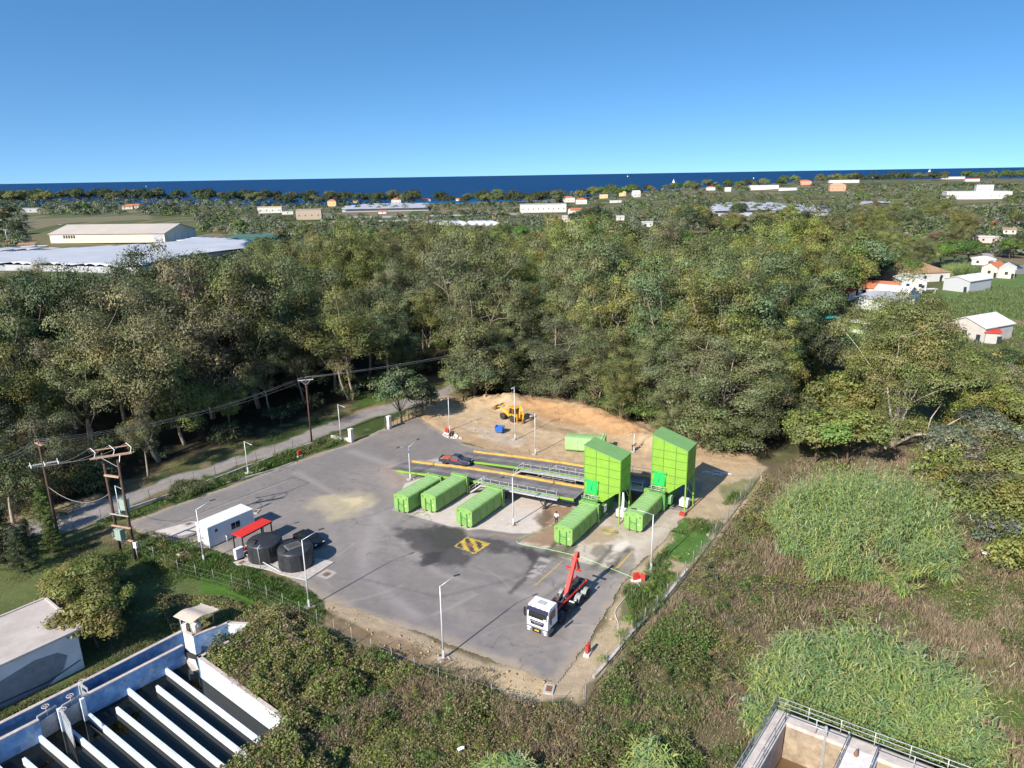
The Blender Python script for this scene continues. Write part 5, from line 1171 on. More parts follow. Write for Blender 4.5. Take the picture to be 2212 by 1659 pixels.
# ---------------------------------------------------------------- hopper towers with their compactors
def tower(fr, w, d, ztop, zhi, label):
    """fr: foot of the near right leg. Local x to the right, y away; the box spans x in [-w,0], y in [0,d]"""
    t = thing('hopper_tower', label, 'hopper tower', fr, YA, 'green hopper towers')
    zl = 4.45; zb = 3.05; zf = 2.45; xf = -w*.47              # underside: right eave, left, funnel low point
    def ztp(x): return zhi+(ztop-zhi)*(x+w)/w
    front = [(-w, zb), (-w*.60, zf+.15), (xf, zf), (0, zl), (0, ztp(0)), (-w, zhi)]
    m = MB(); m.exy(front, .05, d-.05); m.build('hopper_core', SEAM, t)
    # cladding panels, proud of the core with dark joints
    m = MB(); cols = [(-w, -w*.66), (-w*.66, -w*.31), (-w*.31, 0)]; rows = [0, 3.85, 4.95, 6.05, 7.15, 8.25, 12]
    def botz(x): return float(np.interp(x, [-w, -w*.60, xf, 0], [zb, zf+.15, zf, zl]))
    for y, dy in ((0.0, .05), (d-.05, .05)):
        for a, b_ in cols:
            for r0, r1_ in zip(rows[:-1], rows[1:]):
                a2, b2 = a+.035, b_-.035
                lo = [max(r0+.035, botz(a2)+.02), max(r0+.035, botz(b2)+.02)]; hi = [min(r1_-.035, ztp(a2)-.03), min(r1_-.035, ztp(b2)-.03)]
                if max(hi[0]-lo[0], hi[1]-lo[1]) < .05: continue
                pr = [(a2, lo[0])]
                if a2 < xf < b2 and botz(xf)+.02 > r0: pr.append((xf, max(r0+.035, botz(xf)+.02)))
                pr += [(b2, lo[1])]
                if hi[1] > lo[1]+.01: pr.append((b2, hi[1]))
                if hi[0] > lo[0]+.01: pr.append((a2, hi[0]))
                if hi[0] <= lo[0]: pr = [p for p in pr if p != (a2, lo[0])]+[(a2+(b2-a2)*.3, ztp(a2+(b2-a2)*.3)-.03)]
                if len(pr) < 3: continue
                m.exy(pr, y, y+dy)
    for a, b_ in ((.0, d/2), (d/2, d)):
        for r0, r1_ in ((zl, 5.75), (5.75, 7.1), (7.1, ztop)):
            m.bx(0.0, .03, a+.03, b_-.03, r0+.03, r1_-.03)
    for a, b_ in ((.0, d/2), (d/2, d)):
        for r0, r1_ in ((6.2, 7.6), (7.6, 9.0)): m.bx(-w-.03, -w, a+.03, b_-.03, r0+.03, min(r1_, zhi)-.05)
    m.build('cladding', GREEN_T, t)
    m = MB(); ov = .07
    vs = [(-w-ov, -ov, zhi+.01), (ov, -ov, ztop-.01), (ov, d+ov, ztop-.01), (-w-ov, d+ov, zhi+.01)]; vs += [(x, y, z+.09) for x, y, z in vs]
    m.add(vs, [(0, 3, 2, 1), (4, 5, 6, 7), (0, 1, 5, 4), (1, 2, 6, 5), (2, 3, 7, 6), (3, 0, 4, 7)]); m.build('roof', GREEN_P, t)
    m = MB(); m.beam((-w+.1, -.02, zb), (-w+.1, -.02, zhi), .05, .05)
    m.build('corner_trim', GREEN_P, t)
    # steel legs and bracing
    for x, y in ((0, 0), (0, d), (-w+.1, .2), (-w+.1, d)):
        m = MB(); zt = zl if x == 0 else zb; m.box((x-.02, y, zt/2), (.16, .16, zt)); m.box((x, y, .03), (.4, .4, .05)); m.build('leg', GREEN_T, t)
    m = MB(); m.beam((0, 0, zl-.1), (0, d, zl-.1), .12, .16); m.beam((-.05, 0, zl-.12), (-1.7, 0, zl-.85), .10, .14)
    m.beam((0, d*.08, 2.6), (0, d*.5, zl-.15), .08, .08); m.beam((0, d*.92, 2.6), (0, d*.5, zl-.15), .08, .08); m.beam((0, d, zl-.1), (-w, d, zb-.1), .1, .12)
    m.beam((0, d+.9, .05), (0, d+.1, 3.6), .08, .08)
    m.beam((0, d, 1.2), (0, d*.2, 3.6), .06, .06)
    m.build('braces', GREEN_T, t)
    # lifting hatch on the front, over the container
    m = MB(); hx = -w+.45; m.bx(hx, hx+1.45, -.16, -.03, 3.35, 5.15)
    for k in (0, .48, .96): m.bx(hx+.04+k, hx+.40+k, -.20, -.15, 3.42, 5.08)
    hatch = m.build('hatch', GREEN_D, t, bevel=.01)
    m = MB(); m.bar((hx-.25, -.2, 5.2), (hx+1.7, -.2, 5.2), .09, 8); m.bar((hx+.72, -.24, 3.9), (hx+.72, -.24, 5.15), .06, 8); m.bar((hx+1.55, -.14, 3.4), (hx+1.55, -.14, 5.1), .07, 8); m.build('ram', GREEN_D, hatch)
    m = MB()
    for k in np.linspace(0, 6.28, 13)[:-1]: m.bar((hx+.15+.32*math.cos(k), -.35+.18*math.sin(k), 3.4), (hx+.15+.32*math.cos(k+.52), -.35+.18*math.sin(k+.52), 3.4), .02, 5)
    m.bar((hx-.1, -.2, 3.1), (hx-.1, -.2, 4.2), .02); m.build('cable_loop', GREEN_D, t)
    # compactor bed between the tower and the container
    m = MB(); x0 = -w+.05; x1 = x0+2.3
    m.bx(x0+.1, x1-.1, -1.0, -.1, 2.62, 2.72); m.bx(x0+.05, x1-.05, -.6, d+1.4, .35, 1.9); m.bx(x0+.25, x1-.25, -.9, -.1, 1.9, 2.6)
    m.bx(x0, x1, -.85, -.6, .3, 2.5)
    m.build('compactor', GREEN_CD, t, bevel=.03)
    m = MB(); m.bar((x0+.2, -.9, 3.0), (x1-.2, -.9, 3.0), .05); m.bar((x0+.1, -.4, 3.25), (x1-.1, -.4, 3.25), .05)
    for k in (x0+.3, x0+.95, x1-.9, x1-.3): m.bar((k, -.65, 2.6), (k, -.65, 3.25), .035)
    m.build('coupling', STEEL, t)
    m = MB()
    for a in np.arange(x0+.15, x1, .35): m.bar((a, -1.0, 2.75), (a, -1.0, 3.3), .02)
    m.bar((x0+.15, -1.0, 3.3), (x1, -1.0, 3.3), .025); m.build('guard', GREEN_R, t)
    m = MB(); m.bx(-w*.44, -w*.44+.10, .1, .85, 1.05, 1.95); m.bx(-w*.44+.10, -w*.44+.13, .3, .65, 1.35, 1.7); m.build('control_box', WHITE, t, bevel=.03)
    m = MB(); m.bx(x1, x1+.5, .1, .9, .9, 1.9); m.bar((x1+.4, -.1, .5), (x1+.8, .6, .8), .05); m.build('pump_housing', GREEN_CD, t)
    return t
T1p = z1(1600, 712); T2p = z1(2030, 648)
tower(T1p, 5.0, 3.2, 8.52, 9.66, 'left green hopper tower with sloping roof, at the end of the near ramp')
tower(T2p, 4.75, 3.4, 8.68, 10.1, 'right green hopper tower with sloping roof, in front of the weeping eucalyptus')
# white tanks standing at the feet of the towers
def ibc(p, rz, label, cover=True):
    t = thing('liquid_tank', label, 'tank', p, rz, 'white liquid tanks at the towers'); m = MB(); m.bx(-.55, .55, -.5, .5, .15, 1.15); m.build('tank_body', WHITE, t, bevel=.08)
    m = MB(); m.bx(-.6, .6, -.5, .5, 0, .13); m.build('pallet', STEEL_D, t)
    m = MB(); m.lathe([(.0, 1.15), (.14, 1.15), (.14, 1.22), (0, 1.22)], (0, 0, 0), 12); m.build('cap', BLACK, t)
    m = MB()
    for x in (-.57, -.2, .2, .57):
        for y in (-.52, .52): m.bar((x, y, .13), (x, y, 1.17), .015, 5)
    for z in (.4, .8, 1.17):
        for y in (-.52, .52): m.bar((-.57, y, z), (.57, y, z), .015, 5)
        for x in (-.57, .57): m.bar((x, -.52, z), (x, .52, z), .015, 5)
    m.build('cage', STEEL, t); return t
ibc(yp(T1p, -.55, 2.0), YA, 'white liquid tank under the open side of the left tower')
ibc(yp(T2p, -.75, 2.2), YA, 'white liquid tank under the open side of the right tower')
m = MB(); m.tube([(0, 0, 4.2), (.05, 0, 3.4), (.0, .05, 2.5), (-.05, 0, 1.6), (.05, -.05, .5)], [.10, .17, .20, .17, .10], 8)
tag(m.build('hanging_sack', WHITE, None, loc=yp(T1p, .22, .5), rz=YA), 'long white plastic sack hanging beside the near leg of the left tower', 'sack')
m = MB(); m.bx(-.35, .35, -.3, .3, 0, .32); m.bx(-.38, .38, -.33, .33, .30, .36)
tag(m.build('red_block', REDBOX, None, loc=yp(T2p, -.15, -.35), rz=YA, bevel=.02), 'small red block at the foot of the right tower\'s near leg', 'block')
# ---------------------------------------------------------------- street lamps
def lamp(p, h, arm_dir, label, arm=1.6, double=False, lift=.55, plinth=True, extra=False):
    t = thing('street_lamp', label, 'street lamp', p, 0, 'street lamps round the yard')
    m = MB(); m.tube([(0, 0, 0), (0, 0, h*.5), (0, 0, h)], [.085, .07, .045], 8)
    m.box((0, 0, .5), (.19, .19, .9)); m.build('pole', POST, t)
    a = Vector((math.cos(arm_dir), math.sin(arm_dir), 0))
    for k, s in enumerate((1, -1) if double else (1,)):
        m = MB(); e = a*s*arm+Vector((0, 0, h+lift)); m.bar((0, 0, h-.05), e, .03, 6); m.build('arm', POST, t)
        m = MB(); q = a*s; m.box(tuple(e+q*.22+Vector((0, 0, .02))), (.62, .20, .07), arm_dir+(0 if s > 0 else math.pi)); m.build('lamp_head', STEEL_D if lift > .3 else POST, t, bevel=.02)
    if plinth: m = MB(); m.box((.05, -.03, .04), (1.0, .8, .12), .5); m.build('plinth', CONC, t, bevel=.02); m = MB(); m.box((.22, -.22, .105), (.42, .36, .02), .5); m.build('lid', RUST, t)
    return t
def hgt(p, ytop):                  # height whose top is sighted at ytop
    lo, hi = 0, 40
    for _ in range(40):
        m_ = (lo+hi)/2
        if proj((p.x, p.y, m_))[1] > ytop: lo = m_
        else: hi = m_
    return lo
def adir(x0, y0, x1, y1, z): a = g(x0, y0, z); b = g(x1, y1, z); return math.atan2(b.y-a.y, b.x-a.x), min(2.2, (b-a).length)
def lamp_px(b, top, head, label, **k):
    p = g(*b); h = hgt(p, top[1]); 
    a = math.atan2(*(lambda d: (d.y, d.x))(g(head[0], head[1], h+.5)-g(top[0], top[1], h)))
    L = min(1.9, max(1.0, (g(head[0], head[1], h+.5)-g(top[0], top[1], h)).length)); return lamp(p, h, a, label, arm=L, **k)
lamp_px((958, 1423), (953, 1266), (983, 1246), 'street lamp on the sandy strip at the front edge of the yard')
lamp_px((668, 1312), (657, 1166), (693, 1146), 'street lamp standing in front of the black water tanks')
lamp_px((441, 1214), (425, 1100), (455, 1083), 'street lamp at the corner of the white office cabin')
def c1(x, y): return ((940+x/2.6333)/1.15732, (1040+y/2.6333)/1.15732)
def c3(x, y): return ((1000+x/3.45625)/1.15732, (940+y/3.45625)/1.15732)
def c6(x, y): return ((x/2.30417)/1.15732, (920+y/2.30417)/1.15732)
def cS(x, y): return ((1560+x/3.4556)/1.15732, (1080+y/3.4556)/1.15732)
lamp_px(c1(903, 716), c1(886, 392), c1(945, 330), 'two-armed street lamp on the concrete pad right of the third container', double=True)
lamp_px(c1(226, 418), c1(211, 204), c1(265, 160), 'two-armed street lamp behind the leftmost container', double=True)
lamp_px(cS(232, 1198), cS(240, 712), cS(85, 655), 'street lamp on the right edge of the yard, its arm over the right container', lift=.35)
lamp_px(c3(1168, 675), c3(1165, 312), c3(1130, 322), 'street lamp between the sandy works ground and the far ramp', lift=.1)
lamp_px(c3(993, 548), c3(957, 90), c3(945, 78), 'tallest street lamp, standing on the sand between blue bin and backhoe', lift=.05)
lamp_px(c3(428, 470), c3(411, 178), c3(340, 192), 'street lamp with the red box at its foot, at the edge of the sand', lift=.05, plinth=False)
lamp_px(c3(2020, 655), c3(2026, 482), c3(1972, 500), 'street lamp beside the bending person behind the towers', lift=.1)
lamp_px(c6(1965, 425), c6(1948, 208), c6(1995, 215), 'street lamp beside the white gate pillar', lift=.02)
lamp_px(c6(1430, 605), c6(1413, 422), c6(1465, 432), 'street lamp on the green verge between lane and yard', lift=.02)
lamp_px(c6(694, 850), c6(668, 677), c6(728, 687), 'street lamp half hidden behind the transformer poles', lift=.02)

# ---------------------------------------------------------------- power poles and wires
WOODP = mat('pole_wood', (0.085, 0.05, 0.038), 0.9, var=0.3, scale=3)
WOODL = mat('crossarm_wood', (0.42, 0.27, 0.19), 0.85, var=0.2, scale=4)
INSUL = mat('insulator_brown', (0.26, 0.12, 0.09), 0.4, var=0.2)
WIRE = mat('wire_grey', (0.36, 0.36, 0.36), 0.5, 0.4, var=0.05)
def tapered(m, a, b, r0, r1): m.tube([a, (Vector(a)+Vector(b))/2, b], [r0, (r0+r1)/2, r1], 10)
def insul(parent, q):
    m = MB(); m.lathe([(.03, 0), (.08, .03), (.04, .08), (.09, .12), (.04, .18), (.08, .22), (.02, .30)], q, 10); m.build('insulator', INSUL, parent)
pb = g(*c6(1796, 425)); hA = hgt(pb, c6(0, 62)[1]); lean = -.5
tA = thing('power_pole', 'tall wooden power pole with a pale cross-arm, beside the lane near the gate', 'power pole', pb)
m = MB(); tapered(m, (0, 0, 0), (lean*.0, 0, hA), .17, .11); m.build('pole', WOODP, tA)
ca = R(15); ux = Vector((math.cos(ca), math.sin(ca), 0)); m = MB(); m.beam(-ux*1.25+Vector((0, 0, hA-.2)), ux*1.25+Vector((0, 0, hA-.2)), .12, .14)
m.beam(-ux*.8+Vector((0, 0, hA-.25)), (0, 0, hA-1.1), .05, .05); m.beam(ux*.8+Vector((0, 0, hA-.25)), (0, 0, hA-1.1), .05, .05); m.build('crossarm', STEEL, tA)
A_ends = [-ux*1.15, Vector((0, 0, 0.15)), ux*1.15]
for e in A_ends: insul(tA, e+Vector((0, 0, hA-.13)))
A_tops = [pb+e+Vector((0, 0, hA+.17)) for e in A_ends]
# left pole behind the conifer
q0 = g(300/1.0*0+ 128, 1120); hB = hgt(q0, c6(0, 440)[1]); hB = 14.0
q0 = g(*[122, 1085]); 
tp = Vector(g(*c6(222, 435), 12.5)); q0 = Vector((tp.x, tp.y, 0)); hB = 12.5
tB = thing('power_pole', 'dark wooden power pole with hanging switch gear, behind the small conifer', 'power pole', q0)
m = MB(); tapered(m, (0, 0, 0), (0, 0, hB), .17, .11); m.build('pole', WOODP, tB)
ub = Vector((math.cos(R(-35)), math.sin(R(-35)), 0)); m = MB(); m.beam(-ub*1.0+Vector((0, 0, hB-.1)), ub*.9+Vector((0, 0, hB-.1)), .14, .12); m.beam(-ub*1.0+Vector((.12, .2, hB-.1)), ub*.9+Vector((.12, .2, hB-.1)), .1, .12); m.build('crossarm', WOODL, tB)
uc = Vector((math.cos(R(28)), math.sin(R(28)), 0)); m = MB(); m.beam(-uc*1.5+Vector((0, 0, hB-2.6)), uc*1.7+Vector((0, 0, hB-2.6)), .14, .14); m.build('switch_beam', STEEL, tB)
for s in (-1.3, .1, 1.5): insul(tB, uc*s+Vector((0, 0, hB-2.5)))
for s in (-.9, 0, .85): insul(tB, ub*s+Vector((0, 0, hB-.02)))
m = MB()
for s in (-1.3, .1, 1.5): m.tube([uc*s+Vector((0, 0, hB-2.2)), uc*(s+.15)+Vector((.1, -.3, hB-2.9)), uc*(s+.25)+Vector((.2, -.5, hB-2.5))], .035, 6)
m.build('jumper', MARK, tB)
B_tops = [q0+ub*s+Vector((0, 0, hB+.3)) for s in (-.9, 0, .85)]
# transformer stand: two poles joined by cross-beams
b1 = g(*c6(700, 1085)); b2 = g(*c6(782, 1100)); hT = hgt(b1, c6(0, 490)[1]); hT2 = hgt(b2, c6(0, 530)[1])
tH = thing('transformer_poles', 'pair of dark wooden poles carrying pale green transformers, on the grass left of the office', 'transformer stand', b1)
o2 = b2-b1
m = MB(); tapered(m, (0, 0, 0), (0, 0, hT), .19, .13); m.build('pole', WOODP, tH)
m = MB(); tapered(m, o2, o2+Vector((0, 0, hT2)), .19, .13); m.build('pole', WOODP, tH)
dx = o2.normalized(); nx_ = Vector((-dx.y, dx.x, 0))
def hb(z, ex=.35, w=.14, mt=None, nm='crossbeam'):
    m = MB(); m.beam(-dx*ex+Vector((0, 0, z))-nx_*.2, o2+dx*ex+Vector((0, 0, z))-nx_*.2, w, w); m.build(nm, mt or WOODL, tH)
z_a = hT*.80; hb(z_a, .0, .2); hb(hT*.43, .3, .12, STEEL); hb(hT*.315, .35, .16); hb(hT*.19, .35, .16)
da = Vector((math.cos(R(25)), math.sin(R(25)), 0))
m = MB(); mid = o2*.45; m.beam(mid-da*1.9+Vector((0, 0, hT-.3)), mid+da*2.3+Vector((0, 0, hT-.3)), .12, .16); m.beam(mid-da*1.9+nx_*.3+Vector((0, 0, hT-.3)), mid+da*2.3+nx_*.3+Vector((0, 0, hT-.3)), .12, .16); m.build('crossarm', WOODL, tH)
m = MB(); m.beam(-da*1.8+nx_*1.0+Vector((0, 0, hT+.2)), da*1.9+nx_*1.0+Vector((0, 0, hT+.2)), .1, .12); m.build('crossarm', WOODL, tH)
H_tops = []
for s in (-1.8, .1, 1.8):
    insul(tH, da*s+nx_*1.0+Vector((0, 0, hT+.25))); H_tops.append(b1+da*s+nx_*1.0+Vector((0, 0, hT+.55)))
    m = MB(); m.tube([da*s+nx_*1.0+Vector((0, 0, hT+.55)), mid+da*(s+.1)+nx_*.6+Vector((0, 0, hT+.2)), mid+da*(s+.35)+Vector((0, 0, hT-.2))], .035, 6); m.build('jumper', MARK, tH)
m = MB(); m.beam((mid-da*.8)+Vector((0, 0, hT-.3)), o2+Vector((0, 0, hT2-.9)), .05, .05); m.beam((mid+da*1.1)+Vector((0, 0, hT-.3)), o2+Vector((0, 0, hT2-.9)), .05, .05); m.build('stay', STEEL, tH)
TRG = mat('transformer_green', (0.27, 0.36, 0.31), 0.5, var=0.08, scale=2)
for z, k in ((hT*.50, 0), (hT*.255, 1)):
    m = MB(); m.box(tuple(o2*.5+nx_*(.75 if k == 0 else -.55)+Vector((0, 0, z))), (.85, .7, 1.25), math.atan2(dx.y, dx.x)); m.box(tuple(o2*.5+nx_*(.75 if k == 0 else -.55)+Vector((0, 0, z+.68))), (1.0, .8, .08), math.atan2(dx.y, dx.x))
    tb = m.build('transformer', TRG, tH, bevel=.02)
    m = MB()
    for q in (-.25, 0, .25): m.lathe([(.05, 0), (.07, .05), (.03, .1), (.07, .14), (.02, .26)], tuple(o2*.5+dx*q+nx_*(.75 if k == 0 else -.55)+Vector((0, 0, z+.7))), 8)
    m.build('bushing', INSUL, tb)
m = MB(); m.box(tuple(o2+dx*.35+Vector((0, 0, 1.9))), (.45, .3, .75), math.atan2(dx.y, dx.x)); m.build('meter_box', WHITE, tH, bevel=.02)
m = MB(); m.tube([tuple(o2+dx*.3+Vector((0, 0, 1.5))), tuple(o2+dx*.32), ], .03); m.build('conduit', POST, tH)
def wire(a, b, sag, label, r=.012, group='overhead wires'):
    m = MB(); a = Vector(a); b = Vector(b); pts = []
    for k in range(15):
        t_ = k/14; p = a.lerp(b, t_); p.z -= sag*4*t_*(1-t_); pts.append(p-a)
    m.tube(pts, r, 5); tag(m.build('power_wire', WIRE, None, loc=a), label, 'wire', group)
far = g(1190, 720, 11.5); lft = g(-60, 1000, 12.0)
for k, nm in enumerate(('upper', 'middle', 'lower')):
    off = Vector((k*.9-.9, -k*.5, 0))
    wire(A_tops[k], far+off, .8, f'{nm} one of the three wires from the lone power pole up past the gate')
    wire(B_tops[k], A_tops[k], 1.5, f'{nm} one of the three wires between conifer pole and lone power pole')
    wire(lft+off, B_tops[k], .8, f'{nm} one of the three wires leaving the photo at the left edge')
    wire(q0+uc*(-1.3+1.4*k)+Vector((.2, -.5, hB-2.5)), H_tops[k], .7, f'{nm} one of the slack wires from conifer pole to transformer poles')
wire(q0+Vector((0, 0, hB*.55)), b1+Vector((0, 0, hT*.62)), 1.6, 'single thicker cable sagging low from conifer pole to transformer poles', r=.03)

# ---------------------------------------------------------------- office cabin, canopy, tanks
CAB = mat('cabin_white', (0.66, 0.67, 0.68), 0.5, var=0.04, scale=1.5)
oc = z4(432, 757); ldir = math.atan2(*(lambda d: (d.y, d.x))(z4(955, 470, .0)-oc))
pr_ = z4(958, 490); 
# long side runs to the right and away
la = R(53); t = thing('office_cabin', 'white office cabin container with ribbed roof and small windows', 'cabin', oc, la)
L_, W_, Hc = 6.1, 2.45, 2.62
m = MB(); m.bx(0, L_, 0, W_, .08, Hc); m.build('wall', CAB, t, bevel=.02)
m = MB(); m.bx(-.06, L_+.06, -.06, W_+.06, Hc, Hc+.12); m.build('roof', WHITE, t)
m = MB()
for k in range(7): m.bx(.0, L_, .12+k*(W_-.24)/6-.03, .12+k*(W_-.24)/6+.03, Hc+.12, Hc+.165)
m.build('roof_ribs', WHITE, t)
for x0, x1, z0, z1_, nm in ((.85, 1.22, 1.75, 2.15, 'small'), (3.0, 4.2, 1.15, 2.0, 'double')):
    m = MB(); m.bx(x0-.06, x1+.06, -.03, .02, z0-.06, z1_+.06); w_ = m.build('window', WHITE, t)
    m = MB(); m.bx(x0, (x0+x1)/2-.03 if nm == 'double' else x1, -.045, -.03, z0, z1_)
    if nm == 'double': m.bx((x0+x1)/2+.03, x1, -.045, -.03, z0, z1_)
    m.build('pane', GLASS, w_)
for x in (0.0, L_):
    for y in (0, W_): m = MB(); m.box((x, y, Hc/2), (.14, .14, Hc)); m.build('corner_post', WHITE, t)
m = MB(); m.bx(L_, L_+.3, .8, 1.5, 1.9, 2.4); m.build('air_unit', STEEL, t, bevel=.03)
m = MB(); m.tube([(2.1, -.25, 0), (2.1, -.25, .7), (2.1, -.1, .8)], .05, 8); m.build('vent_pipe', WHITE, t)
text_mesh('sign', '====', .2, mat('faded_blue', (.12, .2, .35), .6), t, (.35, -.012, 2.4), (R(90), 0, 0)) if False else None
# red canopy on black posts
za = 2.3; A0 = z4(675, 590, za); A1 = z4(840, 612, za); A2 = z4(1228, 408, za); A3 = z4(1060, 392, za)
cn = (A0+A1+A2+A3)/4; cn.z = 0; ux_ = ((A2-A1)+(A3-A0))/2; vx_ = ((A0-A1)+(A3-A2))/2; Lc, Wc = ux_.length, vx_.length; ra = math.atan2(ux_.y, ux_.x)
t = thing('red_canopy', 'low red sheet canopy on black posts between office cabin and black tanks', 'canopy', cn, ra)
m = MB(); m.box((0, 0, za), (Lc, Wc, .08)); m.build('roof', RED, t)
m = MB(); m.box((0, -Wc/2, za-.08), (Lc, .08, .1)); m.box((0, Wc/2, za-.08), (Lc, .08, .1)); m.build('frame', STEEL_D, t)
for x in (-.47*Lc, .15*Lc, .47*Lc):
    for y in (-.44*Wc, .44*Wc):
        if x > 0 and x < .2*Lc and y > 0: continue
        m = MB(); m.box((x, y, za/2), (.12, .12, za)); m.build('post', STEEL_D, t)
cbp = z4(800, 900); t = thing('electric_cabinet', 'pale grey cabinet under the corner of the red canopy', 'cabinet', cbp+Vector((-.1, .2, 0)), R(53)); m = MB(); m.bx(-.5, .55, -.22, .22, .1, 1.35); m.build('cabinet_body', WHITE, t, bevel=.03); m = MB(); m.bx(-.52, .57, -.24, .24, 1.35, 1.4); m.build('lid', WHITE, t); m = MB(); m.bx(-.4, .45, -.235, -.22, .2, 1.25); m.build('door', CAB, t)
pmp = z4(940, 800)
t = thing('fire_pump', 'red fire pump set on a skid beneath the red canopy', 'pump', pmp, R(53))
m = MB(); m.lathe([(.02, 0), (.26, .05), (.28, .5), (.02, .8)], (.3, .2, .3), 14); m.build('pressure_vessel', RED, t)
m = MB(); m.lathe([(.02, 0), (.17, .04), (.18, .3), (.02, .5)], (-.5, .2, .35), 14); m.build('motor', RED, t)
m = MB(); m.bx(-1.1, 1.0, -.3, .6, .05, .2); m.build('skid', STEEL_D, t)
m = MB(); m.tube([(-.9, -.1, .4), (.1, -.1, .4), (.7, -.1, .6)], .07); m.tube([(-.5, .2, .8), (-.2, .2, 1.0), (.3, .2, 1.1)], .04); m.build('pipework', STEEL, t)
# black water tanks
TANK = mat('black_polyethylene', (0.030, 0.032, 0.036), 0.42, var=0.25, scale=1.2, dirt=(0.075, 0.075, 0.075), dscale=.5)
def btank(c, r, h, label, opening=False):
    t = thing('water_tank', label, 'water tank', c, R(30), 'black water tanks')
    m = MB(); m.lathe([(r*.99, 0), (r, .05), (r, h-.15), (r*.975, h-.02), (r*.90, h+.07), (r*.45, h+.23), (.35, h+.27)], (0, 0, 0), 56); m.build('tank_body', TANK, t)
    m = MB()
    for k in range(12):
        a = k*math.pi/6; m.box((math.cos(a)*(r+.0), math.sin(a)*(r+.0), h*.46), (.03, .16, h*.86), a)
    m.build('seams', TANK, t)
    if opening:
        m = MB(); m.box((-.15, 0, h+.20), (1.75, 1.35, .16), R(10)); m.build('rim', mat('grey_rim', (.14, .14, .14), .6), t, bevel=.05)
        m = MB(); m.box((-.15, 0, h+.285), (1.4, 1.0, .012), R(10)); m.build('opening', mat('rusty_water', (.085, .07, .055), .4, var=.5, scale=4), t)
    else:
        m = MB(); m.lathe([(.28, 0), (.28, .12), (.22, .2), (0.02, .22)], (-r*.55, -.35, h+.17), 20); m.build('lid', BLACK, t)
    m = MB(); m.lathe([(.15, 0), (.15, .14), (.02, .16)], (-r*.62, -r*.4, h+.12), 16); m.build('cap', BLACK, t)
    m = MB(); m.tube([(r*.1-.2, -r*.9, h+.05), (r*.1-.2, -r-.03, h-.2), (r*.1, -r-.05, .1)], .05, 6); m.build('pipe', BLACK, t)
    return t
c2 = (z4(1305, 950)+z4(1765, 890))/2; r2_ = 1.98
cc2 = g(*[(440+1530/5.0273)/1.15732, (1220+1070/5.0273)/1.15732]); cc2 = cc2+Vector((math.sin(math.atan2(cc2.x, cc2.y)), math.cos(math.atan2(cc2.x, cc2.y)), 0))*r2_
btank(cc2, r2_, 2.25, 'black water tank with a square opening on top, nearer of the pair', True)
cc1 = g(*[(440+1150/5.0273)/1.15732, (1220+968/5.0273)/1.15732]); cc1 = cc1+Vector((math.sin(math.atan2(cc1.x, cc1.y)), math.cos(math.atan2(cc1.x, cc1.y)), 0))*1.98
btank(cc1, 1.98, 2.25, 'black water tank with a round lid, beside the red canopy')
m = MB(); pts = [z4(720, 940), z4(1000, 860), z4(1330, 870), z4(1850, 900), z4(1985, 940), z4(1640, 1165), z4(1300, 1090), z4(1180, 1040)]
o = pts[0].copy(); m.prism([(p.x-o.x, p.y-o.y) for p in pts], 0.0, .10); tag(m.build('tank_slab', CONC, None, loc=o), kind='structure')
m = MB(); a = z4(890, 880); b_ = z4(1330, 1075); m.tube([(0, 0, .45), (b_-a)*.3+Vector((0, 0, .5)), (b_-a)*.7+Vector((0, 0, .3)), (b_-a)+Vector((0, 0, .15))], .06, 8); tag(m.build('water_pipe', POST, None, loc=a), 'thin grey water pipe running along the front of the black tanks', 'pipe')
m = MB(); a = z4(1070, 1030); hp = 2.9; m.tube([(0, 0, 0), (-.1, 0, hp*.95), (.15, .3, hp+.1)], .035, 8); tag(m.build('vent_pipe', POST, None, loc=a), 'slender bent grey pipe standing before the round-lidded tank', 'pipe')

